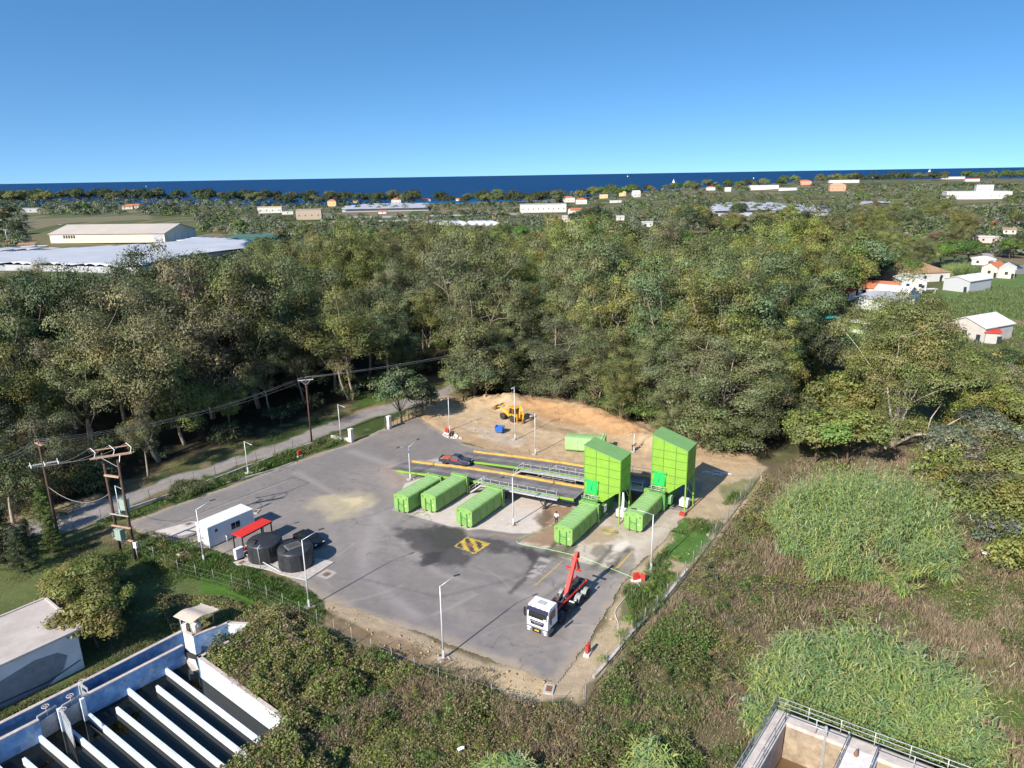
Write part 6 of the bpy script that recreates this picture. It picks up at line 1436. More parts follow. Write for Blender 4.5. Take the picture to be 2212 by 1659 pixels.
# ---------------------------------------------------------------- vehicles
def wheel(parent, c, r, w, side=1, rim=None, name='wheel', hub=.55):
    m = MB(); m.lathe([(r*.55, -w/2), (r*.93, -w/2), (r, -w*.34), (r, w*.34), (r*.93, w/2), (r*.55, w/2)], c, 28, 'X')
    wh = m.build(name, RUBBER, parent)
    m = MB(); x = w/2*side; m.lathe([(.02, x*.5), (r*hub*.35, x*1.0), (r*hub*.5, x*.9), (r*hub*.7, x*.35), (r*hub, x*.9), (r*hub*1.02, -x*.2)], c, 20, 'X'); m.build('rim', rim or STEEL, wh)
    return wh
def lorry(p, rz):
    """hook-lift lorry: front at local y=0, body towards +y"""
    t = thing('hook_lift_truck', 'white cab hook lift truck with its red hook arm raised, on the tarmac', 'truck', p, rz)
    CW = mat('cab_white', (0.82, 0.82, 0.82), 0.3, var=0.02); GREYP = mat('bumper_grey', (0.16, 0.165, 0.185), 0.5, var=0.1); NAVY = mat('visor_dark', (0.03, 0.03, 0.06), 0.35)
    FEN = mat('grey_fender', (0.30, 0.31, 0.31), 0.5, var=0.15, scale=3, dirt=(.2, .19, .17))
    # cab shell
    w = 1.16
    prof = [(0.04, .75), (0.0, 1.2), (.05, 1.75), (.22, 2.80), (.40, 3.02), (1.55, 3.06), (1.75, 2.98), (1.80, 1.0), (1.72, .95), (1.15, .95), (1.05, 1.15), (.62, 1.15), (.55, .75)]
    m = MB(); m.exx(prof, -w, w); m.build('cab', CW, t, bevel=.05, seg=3)
    m = MB()                                                     # windscreen, set 3 mm proud
    f = lambda z: float(np.interp(z, [1.2, 1.75, 2.80], [0, .05, .22]))
    def wq(x0, x1, z0, z1, d): return [(x0, f(z0)-d, z0), (x1, f(z0)-d, z0), (x1, f(z1)-d, z1), (x0, f(z1)-d, z1)]
    q = wq(-1.03, 1.03, 1.82, 2.60, .012); q2 = wq(-1.03, 1.03, 1.82, 2.60, -.06); m.add(q+q2, [(0, 1, 2, 3), (4, 7, 6, 5), (0, 4, 5, 1), (1, 5, 6, 2), (2, 6, 7, 3), (3, 7, 4, 0)]); ws = m.build('windscreen', GLASS, t, bevel=.01)
    m = MB(); m.beam((-.9, -.03+f(1.86), 1.86), (-.1, -.03+f(2.0), 2.02), .025, .02); m.beam((.1, -.03+f(1.86), 1.86), (.85, -.03+f(2.0), 2.02), .025, .02); m.build('wiper', BLACK, ws)
    m = MB(); m.add(wq(.66, .92, 1.88, 2.0, .022)+wq(.66, .92, 1.88, 2.0, .010), [(0, 1, 2, 3), (4, 7, 6, 5), (0, 4, 5, 1), (1, 5, 6, 2), (2, 6, 7, 3), (3, 7, 4, 0)]); m.build('sticker', MARK, ws)
    m = MB(); m.exx([(.16, 2.66), (-.10, 2.60), (-.11, 2.66), (.18, 2.88)], -1.12, 1.12); m.build('sun_visor', NAVY, t)
    m = MB()
    for x in (-.8, -.27, .27, .8): m.box((x, .22, 2.98), (.035, .32, .05))
    m.build('roof_marker', NAVY, t)
    m = MB(); m.bx(-.42, .42, .62, 1.25, 3.055, 3.10); m.build('roof_hatch', mat('hatch_grey', (.42, .42, .42), .5), t, bevel=.05)
    for s in (-1, 1):
        m = MB(); m.exx([(.45, 1.80), (.52, 2.60), (1.40, 2.66), (1.40, 1.78)], s*w, s*(w+.012)); m.build('side_window', GLASS, t)
        m = MB(); m.bx(s*(w), s*(w+.05), 1.2, 1.5, 1.5, 1.58); m.bx(s*w, s*(w+.006), .33, 1.55, .98, 1.72); m.build('door', CW, t)
        m = MB(); m.box((s*(w+.28), .10, 2.25), (.22, .12, .72)); m.box((s*(w+.26), .12, 1.78), (.2, .12, .22)); mir = m.build('mirror', BLACK, t, bevel=.04)
        m = MB(); m.bar((s*(w-.02), .25, 2.62), (s*(w+.28), .12, 2.58), .02); m.bar((s*(w-.02), .25, 1.8), (s*(w+.28), .12, 1.88), .02); m.build('mirror_arm', BLACK, mir)
        m = MB(); m.box((s*.88, -.03, .74), (.38, .06, .20)); hl = m.build('headlight', MARK, t, bevel=.03); m = MB(); m.box((s*.92, -.04, .48), (.28, .05, .12)); m.build('fog_light', MARK, t, bevel=.02)
        m = MB(); m.exx([(.10, .40), (.0, .45), (.02, .9), (.30, .95), (1.0, .72), (1.0, .40)], s*1.22, s*(w-.30)); m.build('step_panel', GREYP, t)
        m = MB(); m.add([(s*1.09, -.008, 1.15), (s*1.03, -.012, 1.15), (s*1.0, f(1.5)-.01, 1.55), (s*1.04, f(1.5)-.01, 1.58)]+[(s*1.09, .03, 1.15), (s*1.03, .03, 1.15), (s*1.0, .06, 1.55), (s*1.04, .06, 1.58)], [(0, 1, 2, 3), (4, 7, 6, 5), (0, 4, 5, 1), (1, 5, 6, 2), (2, 6, 7, 3), (3, 7, 4, 0)]); m.build('air_deflector', BLACK, t)
    m = MB(); m.add([(-.80, -.012, 1.62), (.80, -.012, 1.62), (.70, -.012, 1.16), (-.70, -.012, 1.16)]+[(-.80, .08, 1.62), (.80, .08, 1.62), (.70, .08, 1.16), (-.70, .08, 1.16)], [(0, 1, 2, 3), (4, 7, 6, 5), (0, 4, 5, 1), (1, 5, 6, 2), (2, 6, 7, 3), (3, 7, 4, 0)]); gr = m.build('grille', NAVY, t)
    m = MB(); m.bx(-.62, .62, -.03, -.012, 1.48, 1.53); m.build('grille_bar', STEEL, gr)
    text_mesh('maker_letters', 'M A N', .22, mat('chrome', (.75, .75, .75), .2, .8, var=.02), t, (0, -.022, 1.32), (R(90), 0, 0), .01)
    m = MB(); m.bx(-1.2, 1.2, -.04, .16, .34, .98); m.build('bumper', GREYP, t, bevel=.05)
    m = MB(); m.bx(-.5, .5, -.05, -.035, .42, .86); m.build('bumper_grille', BLACK, t)
    m = MB(); m.bx(-.24, .24, -.066, -.05, .58, .72); pl = m.build('number_plate', mat('plate_orange', (.85, .42, .03), .5, var=.05), t)
    text_mesh('plate_letters', 'KHY 4516', .10, BLACK, pl, (0, -.068, .65), (R(90), 0, 0), .002)
    # chassis
    m = MB()
    for s in (-1, 1): m.bx(s*.38, s*.47, 1.4, 8.6, .78, 1.06)
    for y in (2.0, 3.2, 4.6, 6.0, 7.4, 8.4): m.bx(-.38, .38, y-.08, y+.08, .82, 1.0)
    m.bx(-1.1, -.5, 3.9, 4.9, .5, 1.0)
    m.build('chassis', STEEL_D, t)
    m = MB(); m.bx(-1.15, 1.15, 8.45, 8.6, .55, .72); m.bx(-1.2, -1.0, 8.4, 8.62, .95, 1.15); m.bx(1.0, 1.2, 8.4, 8.62, .95, 1.15); m.build('rear_bumper', STEEL_D, t)
    for y in (1.05, 2.85, 6.35, 7.70):
        dual = y > 4
        for s in (-1, 1): wheel(t, (s*(1.02 if not dual else .93), y, .52), .52, .30 if not dual else .52, s, STEEL_D if not dual else STEEL)
    for y, mt, w0 in ((2.85, NAVY, .30), (6.35, FEN, .58), (7.70, FEN, .58)):
        for s in (-1, 1):
            m = MB(); pr = []
            for k in range(13): a = math.pi*(.02+.96*k/12); pr.append((y-.63*math.cos(a), .55+.63*math.sin(a)))
            pr2 = [(y-(yy-y)*-1.0*.93 if False else y+(yy-y)*.95, .55+(z_-.55)*.95) for yy, z_ in pr][::-1]
            m.exx(pr+pr2, s*(1.22), s*(1.22-w0)); m.build('mudguard', mt, t)
    m = MB(); m.bx(.55, 1.15, 3.75, 5.3, .50, 1.02); m.build('fuel_tank', BLACK, t, bevel=.08)
    m = MB(); m.bx(.56, 1.14, 4.95, 5.1, 1.02, 1.07); m.build('tank_strap', MARK, t)
    m = MB(); m.bar((.95, 5.45, .9), (1.0, 5.7, 1.0), .12, 12); m.build('air_filter', STEEL, t)
    for s in (-1, 1):
        m = MB(); m.bar((s*1.15, 3.6, .62), (s*1.15, 5.7, .62), .03); m.bar((s*1.15, 3.6, .9), (s*1.15, 5.7, .9), .03)
        for y in (3.6, 4.6, 5.7): m.bar((s*1.15, y, .58), (s*1.15, y, .95), .03); m.bar((s*1.15, y, .9), (s*.5, y, .9), .03)
        m.build('side_guard', STEEL_D, t)
    # exhaust / gear behind the cab
    m = MB(); m.bx(-1.0, .95, 1.95, 2.3, .9, 1.55); m.bar((-.9, 2.15, 1.5), (-.9, 2.15, 2.5), .09, 10); m.build('engine_gear', BLACK, t, bevel=.03)
    # lift frame
    m = MB()
    for s in (-1, 1): m.beam((s*.42, 2.3, 1.25), (s*.42, 8.3, 1.2), .13, .20)
    m.build('lift_frame', RED, t)
    m = MB()
    for s in (-1, 1): m.bar((s*.22, 3.9, 1.35), (s*.26, 5.7, 1.85), .085, 10); m.bar((s*.26, 5.7, 1.85), (s*.26, 6.3, 2.0), .05, 8)
    m.bx(-.3, .3, 2.4, 3.7, 1.1, 1.4); m.bar((-.45, 3.9, 1.4), (.45, 3.9, 1.4), .07, 8)
    m.build('hydraulic_ram', STEEL_D, t)
    m = MB(); m.beam((0, 5.25, 1.35), (0, 6.35, 3.2), .42, .34); m.beam((0, 6.35, 3.15), (0, 7.2, 4.75), .36, .30); 
    arm = m.build('hook_arm', RED, t, bevel=.03)
    m = MB(); m.beam((0, 7.1, 4.6), (0, 7.45, 5.05), .30, .24); m.beam((0, 7.45, 5.0), (0, 7.75, 4.85), .22, .2); m.beam((0, 7.7, 4.9), (0, 7.75, 4.3), .18, .2); m.beam((-.22, 7.0, 4.55), (-.22, 7.5, 3.2), .10, .3); m.beam((.22, 7.0, 4.55), (.22, 7.5, 3.2), .10, .3); m.build('hook', RED, arm)
    m = MB(); m.beam((-.85, 6.75, 3.55), (.85, 6.75, 3.55), .16, .14); m.build('arm_crosspiece', RED, arm)
    m = MB(); m.bar((0, 5.6, 1.3), (0, 5.9, 2.6), .10, 10); m.box((0, 5.2, 1.35), (.5, .4, .3)); m.build('pivot', STEEL, arm)
    m = MB(); m.bx(-.75, .75, 6.9, 8.5, 1.3, 1.42); m.bx(-.55, .55, 7.9, 8.45, 1.3, 1.62); m.build('rear_cradle', STEEL_D, t)
    m = MB()
    for s in (-1, 1): m.bar((s*.6, 8.2, 1.5), (s*.6, 8.55, 1.5), .12, 10); m.beam((s*.62, 6.9, 1.5), (s*.62, 8.3, 1.5), .1, .12)
    m.build('rear_roller', RED, t)
    return t
fl = z2(425, 1300); fr_ = z2(745, 1415); mid_ = (fl+fr_)/2; tr_rz = R(-32)
lt = lorry(Vector((mid_.x, mid_.y, 0))+Vector((-.12, -.30, 0)), R(-33.5)); lt.scale = (1.0, 1.07, 1.02)
def bodyshell(t, name, secs, matl, bevel=.03):
    """secs: list of (y, halfwidth_bottom, z_bottom, halfwidth_top, z_top)"""
    m = MB(); vs = []; fs = []
    for y, wb, zb, wt, zt in secs: vs += [(-wb, y, zb), (wb, y, zb), (wt, y, zt), (-wt, y, zt)]
    for k in range(len(secs)-1):
        a = 4*k; 
        for i in range(4): fs.append((a+i, a+(i+1) % 4, a+4+(i+1) % 4, a+4+i))
    n = len(vs); fs += [(0, 3, 2, 1), (n-4, n-3, n-2, n-1)]
    m.add(vs, fs); return m.build(name, matl, t, bevel=bevel)
def pickup(p, rz):
    """front at local -y"""
    t = thing('pickup_truck', 'dark blue grey pickup with a red flash on its door, loaded with bricks', 'pickup truck', p, rz)
    PB = mat('pickup_paint', (0.050, 0.055, 0.085), 0.3, var=0.15, scale=2, dirt=(.12, .10, .11), dscale=.8)
    bodyshell(t, 'body', [(-2.45, .72, .45, .70, .78), (-2.3, .80, .38, .76, .95), (-1.1, .82, .35, .78, 1.05), (.55, .83, .35, .80, 1.02), (.6, .83, .35, .80, 1.0), ], PB)
    m = MB(); m.bx(-.83, .83, .6, 2.5, .45, .58); m.bx(-.83, -.77, .6, 2.5, .58, 1.0); m.bx(.77, .83, .6, 2.5, .58, 1.0); m.bx(-.83, .83, 2.44, 2.5, .58, 1.0); m.bx(-.83, .83, .6, .66, .58, 1.02); m.build('cargo_bed', PB, t, bevel=.015)
    bodyshell(t, 'cab', [(-1.25, .76, 1.0, .75, 1.03), (-.55, .78, 1.0, .62, 1.50), (.35, .78, 1.0, .63, 1.52), (.6, .78, 1.0, .70, 1.05)], PB)
    m = MB(); m.add([(-.66, -1.17, 1.06), (.66, -1.17, 1.06), (.58, -.60, 1.49), (-.58, -.60, 1.49)]+[(-.66, -1.10, 1.02), (.66, -1.10, 1.02), (.58, -.53, 1.45), (-.58, -.53, 1.45)], [(0, 1, 2, 3), (4, 7, 6, 5), (0, 4, 5, 1), (1, 5, 6, 2), (2, 6, 7, 3), (3, 7, 4, 0)]); m.build('windscreen', GLASS, t)
    for s in (-1, 1):
        m = MB(); a_ = [(s*.79, -.95, 1.08), (s*.79, .32, 1.08), (s*.655, .25, 1.44), (s*.655, -.52, 1.44)]; b2_ = [(x+s*.012, y, z) for x, y, z in a_]; m.add(a_+b2_, [(0, 1, 2, 3), (4, 7, 6, 5), (0, 4, 5, 1), (1, 5, 6, 2), (2, 6, 7, 3), (3, 7, 4, 0)]); m.build('side_window', GLASS, t)
        m = MB(); m.exx([(-1.0, .80), (-.55, .94), (.5, .93), (.4, .86), (-.5, .80)], s*.826, s*.834); m.build('red_flash', RED, t)
        m = MB(); m.box((s*.88, -.85, 1.12), (.14, .1, .16)); m.build('mirror', BLACK, t, bevel=.02)
        m = MB(); m.box((s*.56, -2.46, .72), (.26, .05, .16)); m.build('headlight', MARK, t, bevel=.01)
        for y in (-1.62, 1.55): wheel(t, (s*.74, y, .34), .34, .22, s, STEEL, hub=.62)
    m = MB(); m.bx(-.80, .80, -2.55, -2.42, .40, .58); m.build('bumper', PB, t, bevel=.03)
    m = MB(); m.bx(-.40, .40, -2.465, -2.44, .66, .80); m.build('grille', BLACK, t)
    BR = mat('brick_orange', (.45, .13, .06), .9, var=.3, scale=6); rs = np.random.RandomState(4)
    m = MB()
    for _ in range(34): m.box((rs.uniform(-.6, .6), rs.uniform(.85, 2.0), .66+rs.rand()*.35), (.26, .42, .2), rs.rand()*3)
    tag(m.build('load_of_bricks', BR, None, loc=p, rz=rz), 'heap of orange bricks and buckets lying in the pickup bed', 'bricks')
    m = MB(); m.lathe([(.12, 0), (.17, .3), (.02, .3)], (-.45, 2.15, .6), 12); tag(m.build('bucket', WHITE, None, loc=p, rz=rz), 'white bucket in the rear corner of the pickup bed', 'bucket')
    return t
pk0 = g((1080+600/18.43)/1.15732, (1100+1150/18.43)/1.15732); pk1 = g((1080+1410/18.43)/1.15732, (1100+1250/18.43)/1.15732)
pd = pk1-pk0; prz = math.atan2(pd.y, pd.x)+math.pi/2
pc = (pk0+pk1)/2+Vector((-pd.y, pd.x, 0)).normalized()*.78
pickup(Vector((pc.x, pc.y, 0.02)), prz)
def sedan(p, rz):
    t = thing('parked_car', 'black saloon car parked behind the black water tanks', 'car', p, rz); CB = mat('car_black', (.012, .013, .016), .2, var=.05)
    bodyshell(t, 'body', [(-2.2, .70, .35, .68, .62), (-2.05, .84, .25, .80, .78), (-.9, .88, .22, .84, .92), (1.2, .88, .22, .84, .95), (2.0, .85, .3, .80, .88), (2.15, .75, .4, .72, .7)], CB, .05)
    bodyshell(t, 'roof', [(-1.0, .78, .9, .77, .93), (-.35, .78, .9, .60, 1.40), (.75, .78, .9, .60, 1.42), (1.5, .78, .9, .70, .96)], CB, .04)
    m = MB(); m.add([(-.68, -.96, .98), (.68, -.96, .98), (.56, -.40, 1.38), (-.56, -.40, 1.38)]+[(-.68, -.9, .95), (.68, -.9, .95), (.56, -.34, 1.35), (-.56, -.34, 1.35)], [(0, 1, 2, 3), (4, 7, 6, 5), (0, 4, 5, 1), (1, 5, 6, 2), (2, 6, 7, 3), (3, 7, 4, 0)]); m.build('windscreen', GLASS, t)
    for s in (-1, 1):
        m = MB(); a_ = [(s*.785, -.7, .98), (s*.785, 1.15, .98), (s*.64, .75, 1.34), (s*.64, -.3, 1.34)]; m.add(a_+[(x+s*.012, y, z) for x, y, z in a_], [(0, 1, 2, 3), (4, 7, 6, 5), (0, 4, 5, 1), (1, 5, 6, 2), (2, 6, 7, 3), (3, 7, 4, 0)]); m.build('side_window', GLASS, t)
        m = MB(); m.box((s*.58, -2.16, .62), (.32, .08, .14)); m.build('headlight', MARK, t, bevel=.02)
        m = MB(); m.box((s*.93, -.62, .98), (.16, .1, .12)); m.build('mirror', CB, t, bevel=.02)
        for y in (-1.35, 1.3): wheel(t, (s*.78, y, .32), .32, .21, s, STEEL, hub=.65)
    return t
cp = (z4(1560, 560, .9)+z4(1800, 700, .5))/2; cp.z = 0; cp = z4(1640, 640, .8); cp.z = 0
sedan(cp+Vector((.1, .5, .02)), R(52))
def backhoe(p, rz):
    """front loader towards local -y, digger arm at +y"""
    t = thing('backhoe_loader', 'yellow backhoe loader with raised front bucket on the sand', 'backhoe loader', p, rz)
    Y = mat('machine_yellow', (.72, .36, .03), .45, var=.15, scale=2, dirt=(.35, .22, .10), dscale=1.2); BK = mat('bucket_steel', (.19, .11, .045), .7, var=.3, scale=3)
    for s in (-1, 1):
        wheel(t, (s*.90, -1.35, .62), .62, .42, s, Y, hub=.6); wheel(t, (s*.95, 1.15, .70), .70, .46, s, Y, hub=.6)
    bodyshell(t, 'bonnet', [(-2.2, .36, .75, .30, 1.45), (-2.0, .42, .65, .38, 1.55), (-.4, .46, .65, .45, 1.75), (.0, .5, .65, .5, 1.7)], Y)
    m = MB(); m.bx(-.5, .5, -2.1, 1.9, .45, .8); m.build('chassis', STEEL_D, t)
    m = MB()
    for s in (-1, 1): m.exx([(.1, 1.05), (.35, 1.42), (1.75, 1.45), (1.95, 1.2), (1.9, 1.05), (1.75, 1.25), (.5, 1.25), (.3, .9)], s*.62, s*1.15)
    m.bx(-.7, .7, -.1, 1.9, .8, 1.12); m.build('rear_fender', Y, t, bevel=.02)
    m = MB(); m.exx([(-.05, 1.1), (.15, 2.45), (1.45, 2.45), (1.65, 1.2)], -.66, .66); m.build('cab_glass', GLASS, t)
    m = MB()
    for s in (-1, 1):
        m.beam((s*.68, -.08, 1.1), (s*.68, .12, 2.5), .07, .07); m.beam((s*.68, 1.68, 1.15), (s*.68, 1.46, 2.5), .07, .07); m.beam((s*.68, .8, 1.15), (s*.68, .8, 2.5), .05, .05)
    m.build('cab_frame', Y, t)
    m = MB(); m.bx(-.82, .82, -.05, 1.65, 2.48, 2.62); m.build('cab_roof', Y, t, bevel=.05)
    m = MB()
    for s in (-1, 1): m.beam((s*.62, -.35, 1.7), (s*.58, -2.4, 2.15), .14, .26); m.beam((s*.58, -2.35, 2.2), (s*.56, -3.0, 1.95), .14, .22); m.beam((s*.62, -.35, .9), (s*.62, -.35, 1.85), .16, .35)
    m.bar((-.6, -2.2, 2.15), (.6, -2.2, 2.15), .08, 8); la_ = m.build('loader_arm', Y, t)
    m = MB()
    for s in (-1, 1): m.bar((s*.45, -.7, 1.1), (s*.55, -1.9, 1.9), .06, 8); m.bar((s*.35, -1.2, 2.1), (s*.5, -2.6, 2.5), .05, 8)
    m.build('ram', STEEL, la_)
    m = MB()                                                     # bucket: curved shell with open mouth up and forward
    pr = [(-2.95, 2.35), (-2.85, 1.75), (-3.1, 1.45), (-3.7, 1.50), (-3.95, 1.62), (-3.92, 1.68), (-3.65, 1.58), (-3.15, 1.54), (-2.95, 1.78), (-3.02, 2.37)]
    m.exx(pr, -1.12, 1.12); 
    for s in (-1.12, 1.07): m.exx([(-2.95, 2.35), (-2.85, 1.75), (-3.1, 1.45), (-3.7, 1.5), (-3.95, 1.62)], s, s+.05)
    for x in np.linspace(-1, 1, 6): m.box((x, -4.0, 1.62), (.08, .25, .05))
    m.build('bucket', BK, t)
    m = MB(); m.bx(-.75, .75, 1.95, 2.15, .55, 1.3); 
    for s in (-1, 1): m.beam((s*.85, 2.1, .15), (s*.85, 2.1, 1.7), .16, .16); m.box((s*.85, 2.1, .07), (.4, .35, .12))
    m.build('stabiliser', Y, t)
    m = MB(); m.beam((.25, 2.15, 1.0), (.25, 2.45, 3.15), .24, .36); m.build('boom', Y, t, bevel=.03)
    m = MB(); m.beam((.25, 2.5, 3.2), (.25, 3.15, 1.5), .20, .30); m.beam((.25, 3.1, 1.6), (.25, 2.95, .7), .2, .25); m.build('dipper', Y, t, bevel=.03)
    m = MB(); m.exx([(2.9, .8), (3.3, .75), (3.35, .25), (3.0, .08), (2.65, .15), (2.95, .35)], -.05, .55); m.build('digging_bucket', BK, t)
    m = MB(); m.bar((.25, 2.2, 1.6), (.25, 2.75, 2.8), .06, 8); m.bar((.25, 2.6, 3.2), (.25, 3.2, 2.0), .05, 8); m.build('ram', STEEL, t)
    return t
bh0 = z3(885, 378); bh1 = z3(975, 402); bd_ = bh1-bh0
w0 = g((1220+620/16.6)/1.15732, (970+1300/16.6)/1.15732); w1 = g((1220+1060/16.6)/1.15732, (970+1430/16.6)/1.15732); bd_ = w1-w0
brz = math.atan2(bd_.y, bd_.x)-math.pi/2
bc = (w0+w1)/2+Vector((-bd_.y, bd_.x, 0)).normalized()*.95
backhoe(Vector((bc.x, bc.y, 0.0)), brz)

# ---------------------------------------------------------------- people
SKIN = mat('skin', (.35, .20, .13), .6, var=.05); HAIR = mat('dark_hair', (.015, .012, .01), .7)
def person(name_label, p, rz, shirt, trousers, bend=0.0, reach=None, h=1.74):
    """one continuous skinned body with clothing over it; bend leans the trunk forwards"""
    t = bpy.data.meshes.new('person')
    cb, sb = math.cos(bend), math.sin(bend)
    def T(x, y, z): y2 = y*cb-(z-.95)*sb*-1*-1; return (x, -(z-.95)*sb+y*cb, .95+(z-.95)*cb+y*sb) if z > .95 else (x, y, z)
    V = [(0, 0, .95), T(0, 0, 1.15), T(0, 0, 1.38), T(0, 0, 1.50), T(0, -.02, 1.60), T(0, -.02, 1.72)]; E = [(0, 1), (1, 2), (2, 3), (3, 4), (4, 5)]; Rr = [.15, .14, .16, .065, .10, .085]
    for s in (-1, 1):
        b0 = len(V)
        V += [(s*.10, 0, .90), (s*.11, -.04*(1+bend), .50), (s*.12, .03, .09), (s*.13, -.15, .03)]; Rr += [.095, .065, .045, .04]; E += [(0, b0), (b0, b0+1), (b0+1, b0+2), (b0+2, b0+3)]
        b0 = len(V); rr_ = (reach or [(.30, -.02, 1.12), (.30, -.18, .90)])[:]
        sh = T(s*.19, 0, 1.42)
        if bend > .3: el = (sh[0]+s*.04, sh[1]-.06, sh[2]-.27); ha = (el[0]-s*.05, el[1]-.08, el[2]-.24)
        else: el = (s*rr_[0][0], rr_[0][1], rr_[0][2]); ha = (s*rr_[1][0]*(.7 if reach else 1), rr_[1][1], rr_[1][2])
        V += [sh, el, ha, (ha[0], ha[1]-.05, ha[2]-.06)]; Rr += [.065, .045, .032, .035]; E += [(2, b0), (b0, b0+1), (b0+1, b0+2), (b0+2, b0+3)]
        for f in range(5):
            fx = (f-2)*.018; V.append((ha[0]+fx, ha[1]-.08-.01*(f % 2), ha[2]-.12)); Rr.append(.009); E.append((b0+3, len(V)-1))
    t.from_pydata(V, E, []); o = link('person', t, None, p, rz)
    md = o.modifiers.new('skin', 'SKIN'); md.use_smooth_shade = True
    for i, r_ in enumerate(Rr): t.skin_vertices[0].data[i].radius = (r_, r_*(.75 if i in (0, 1, 2) else 1))
    t.skin_vertices[0].data[0].use_root = True
    md2 = o.modifiers.new('sub', 'SUBSURF'); md2.levels = 2; md2.render_levels = 2
    t.materials.append(SKIN)
    tag(o, name_label, 'person')
    def cl(idx, grow, matl, nm, edges):
        me = bpy.data.meshes.new(nm); mp_ = {k: i for i, k in enumerate(idx)}
        me.from_pydata([V[k] for k in idx], [(mp_[a], mp_[b]) for a, b in edges], []); c = link(nm, me, o)
        md = c.modifiers.new('skin', 'SKIN'); md.use_smooth_shade = True
        for k, i in mp_.items():
            r_ = Rr[k]*grow+.012; me.skin_vertices[0].data[i].radius = (r_, r_*.8 if k in (0, 1, 2) else r_)
        me.skin_vertices[0].data[0].use_root = True; s2 = c.modifiers.new('sub', 'SUBSURF'); s2.levels = 1; s2.render_levels = 2; me.materials.append(matl); return c
    L0, A0_, L1, A1_ = 6, 10, 19, 23
    cl([0, 1, 2, A0_, A0_+1, A1_, A1_+1], 1.12, shirt, 'shirt', [(0, 1), (1, 2), (2, A0_), (A0_, A0_+1), (2, A1_), (A1_, A1_+1)])
    cl([0, L0, L0+1, L0+2, L1, L1+1, L1+2], 1.10, trousers, 'trousers', [(0, L0), (L0, L0+1), (L0+1, L0+2), (0, L1), (L1, L1+1), (L1+1, L1+2)])
    hp_ = T(0, .02, 1.70); m = MB(); m.lathe([(.01, .115), (.07, .10), (.105, .04), (.108, -.03), (.085, -.07)], hp_, 14); m.build('hair', HAIR, o)
    return o
person('person in a white shirt and dark trousers beside the docked left container, holding a hose', z1(1188, 712), R(160), WHITE, mat('dark_trousers', (.03, .035, .05), .8))
person('bending person in dark clothes at the foot of a lamp post behind the towers', z3(2012, 648), R(40), mat('dark_shirt', (.035, .04, .08), .8), mat('dark_trousers', (.03, .035, .05), .8), bend=.9)

# ---------------------------------------------------------------- smaller things of the yard
def hydrant(p, rz, label, open_=False):
    t = thing('hose_cabinet', label, 'hose cabinet', p, rz, 'red fire hose cabinets'); m = MB(); m.bx(-.35, .35, -.14, .14, .22, 1.0); m.build('cabinet_body', REDBOX, t, bevel=.02)
    m = MB(); m.bx(-.50, .50, -.25, .25, -.02, .24); m.build('plinth', WHITE, t)
    if open_: m = MB(); m.box((.62, -.35, .62), (.55, .03, .78), R(-60)); m.build('door', REDBOX, t)
    else: m = MB(); m.bx(-.31, .31, -.155, -.14, .27, .95); m.build('door', RED, t)
    return t
hydrant(z6(1727, 510), R(53), 'red hose cabinet on a white plinth, on the green verge')
hydrant(z2(1270, 1630), R(62), 'red hose cabinet on a white plinth at the front right corner of the yard')
hydrant(z2(1935, 625), R(20), 'open red hose cabinet on the right edge of the yard with white hose trailing out', True)
hydrant(z3(407, 500), R(-32), 'red hose cabinet at the foot of the lamp at the edge of the sand')
m = MB(); m.lathe([(.2, 0), (.22, .5), (.2, .75), (.02, .78)], (0, 0, 0), 14); m.lathe([(.18, 0), (.18, .5), (.02, .5)], (-.5, -.2, 0), 14)
tag(m.build('oil_drum', BLACK, None, loc=z3(458, 515)), 'small black drums beside the red cabinet at the edge of the sand', 'drum')
m = MB(); rs = np.random.RandomState(2)
for _ in range(26): q = rs.uniform(.08, .28); m.box((rs.uniform(-2.2, 2.2), rs.uniform(-.8, .8), q*.3), (q*1.8, q*1.2, q), rs.rand()*3, 0, Matrix.Rotation(rs.rand(), 3, 'X'))
tag(m.build('rubble', mat('pale_rubble', (.62, .58, .54), .9, var=.15), None, loc=z3(460, 525), rz=YA), 'pale broken concrete around the lamp foot at the edge of the sand', 'rubble', kind='stuff')
t = thing('blue_bin', 'blue open-topped waste bin standing alone on the sand', 'bin', z3(862, 488), R(-20)); BLUE = mat('bin_blue', (.025, .13, .48), .45, var=.15, scale=2)
m = MB(); a = .62; b_ = .72; h_ = 1.15
for s in (-1, 1):
    m.add([(s*a, -.45, .25), (s*a, .45, .25), (s*b_, .55, h_), (s*b_, -.55, h_), (s*(a-.05), -.45, .25), (s*(a-.05), .45, .25), (s*(b_-.05), .55, h_), (s*(b_-.05), -.55, h_)], [(0, 1, 2, 3), (4, 7, 6, 5), (0, 4, 5, 1), (1, 5, 6, 2), (2, 6, 7, 3), (3, 7, 4, 0)])
    m.add([(-a, s*.45, .25), (a, s*.45, .25), (b_, s*.55, h_), (-b_, s*.55, h_), (-a, s*.40, .25), (a, s*.40, .25), (b_, s*.50, h_), (-b_, s*.50, h_)], [(0, 1, 2, 3), (4, 7, 6, 5), (0, 4, 5, 1), (1, 5, 6, 2), (2, 6, 7, 3), (3, 7, 4, 0)])
m.bx(-.6, .6, -.44, .44, .22, .27); m.build('bin_body', BLUE, t)
m = MB()
for s in (-1, 1): m.bar((-.74, s*.56, h_), (.74, s*.56, h_), .035); m.bar((s*.74, -.56, h_), (s*.74, .56, h_), .035)
m.build('rim', BLUE, t)
for x in (-.5, .5):
    for y in (-.36, .36): m = MB(); m.lathe([(.02, -.03), (.1, -.03), (.1, .03), (.02, .03)], (x, y, .1), 12, 'X'); m.build('castor', BLACK, t)
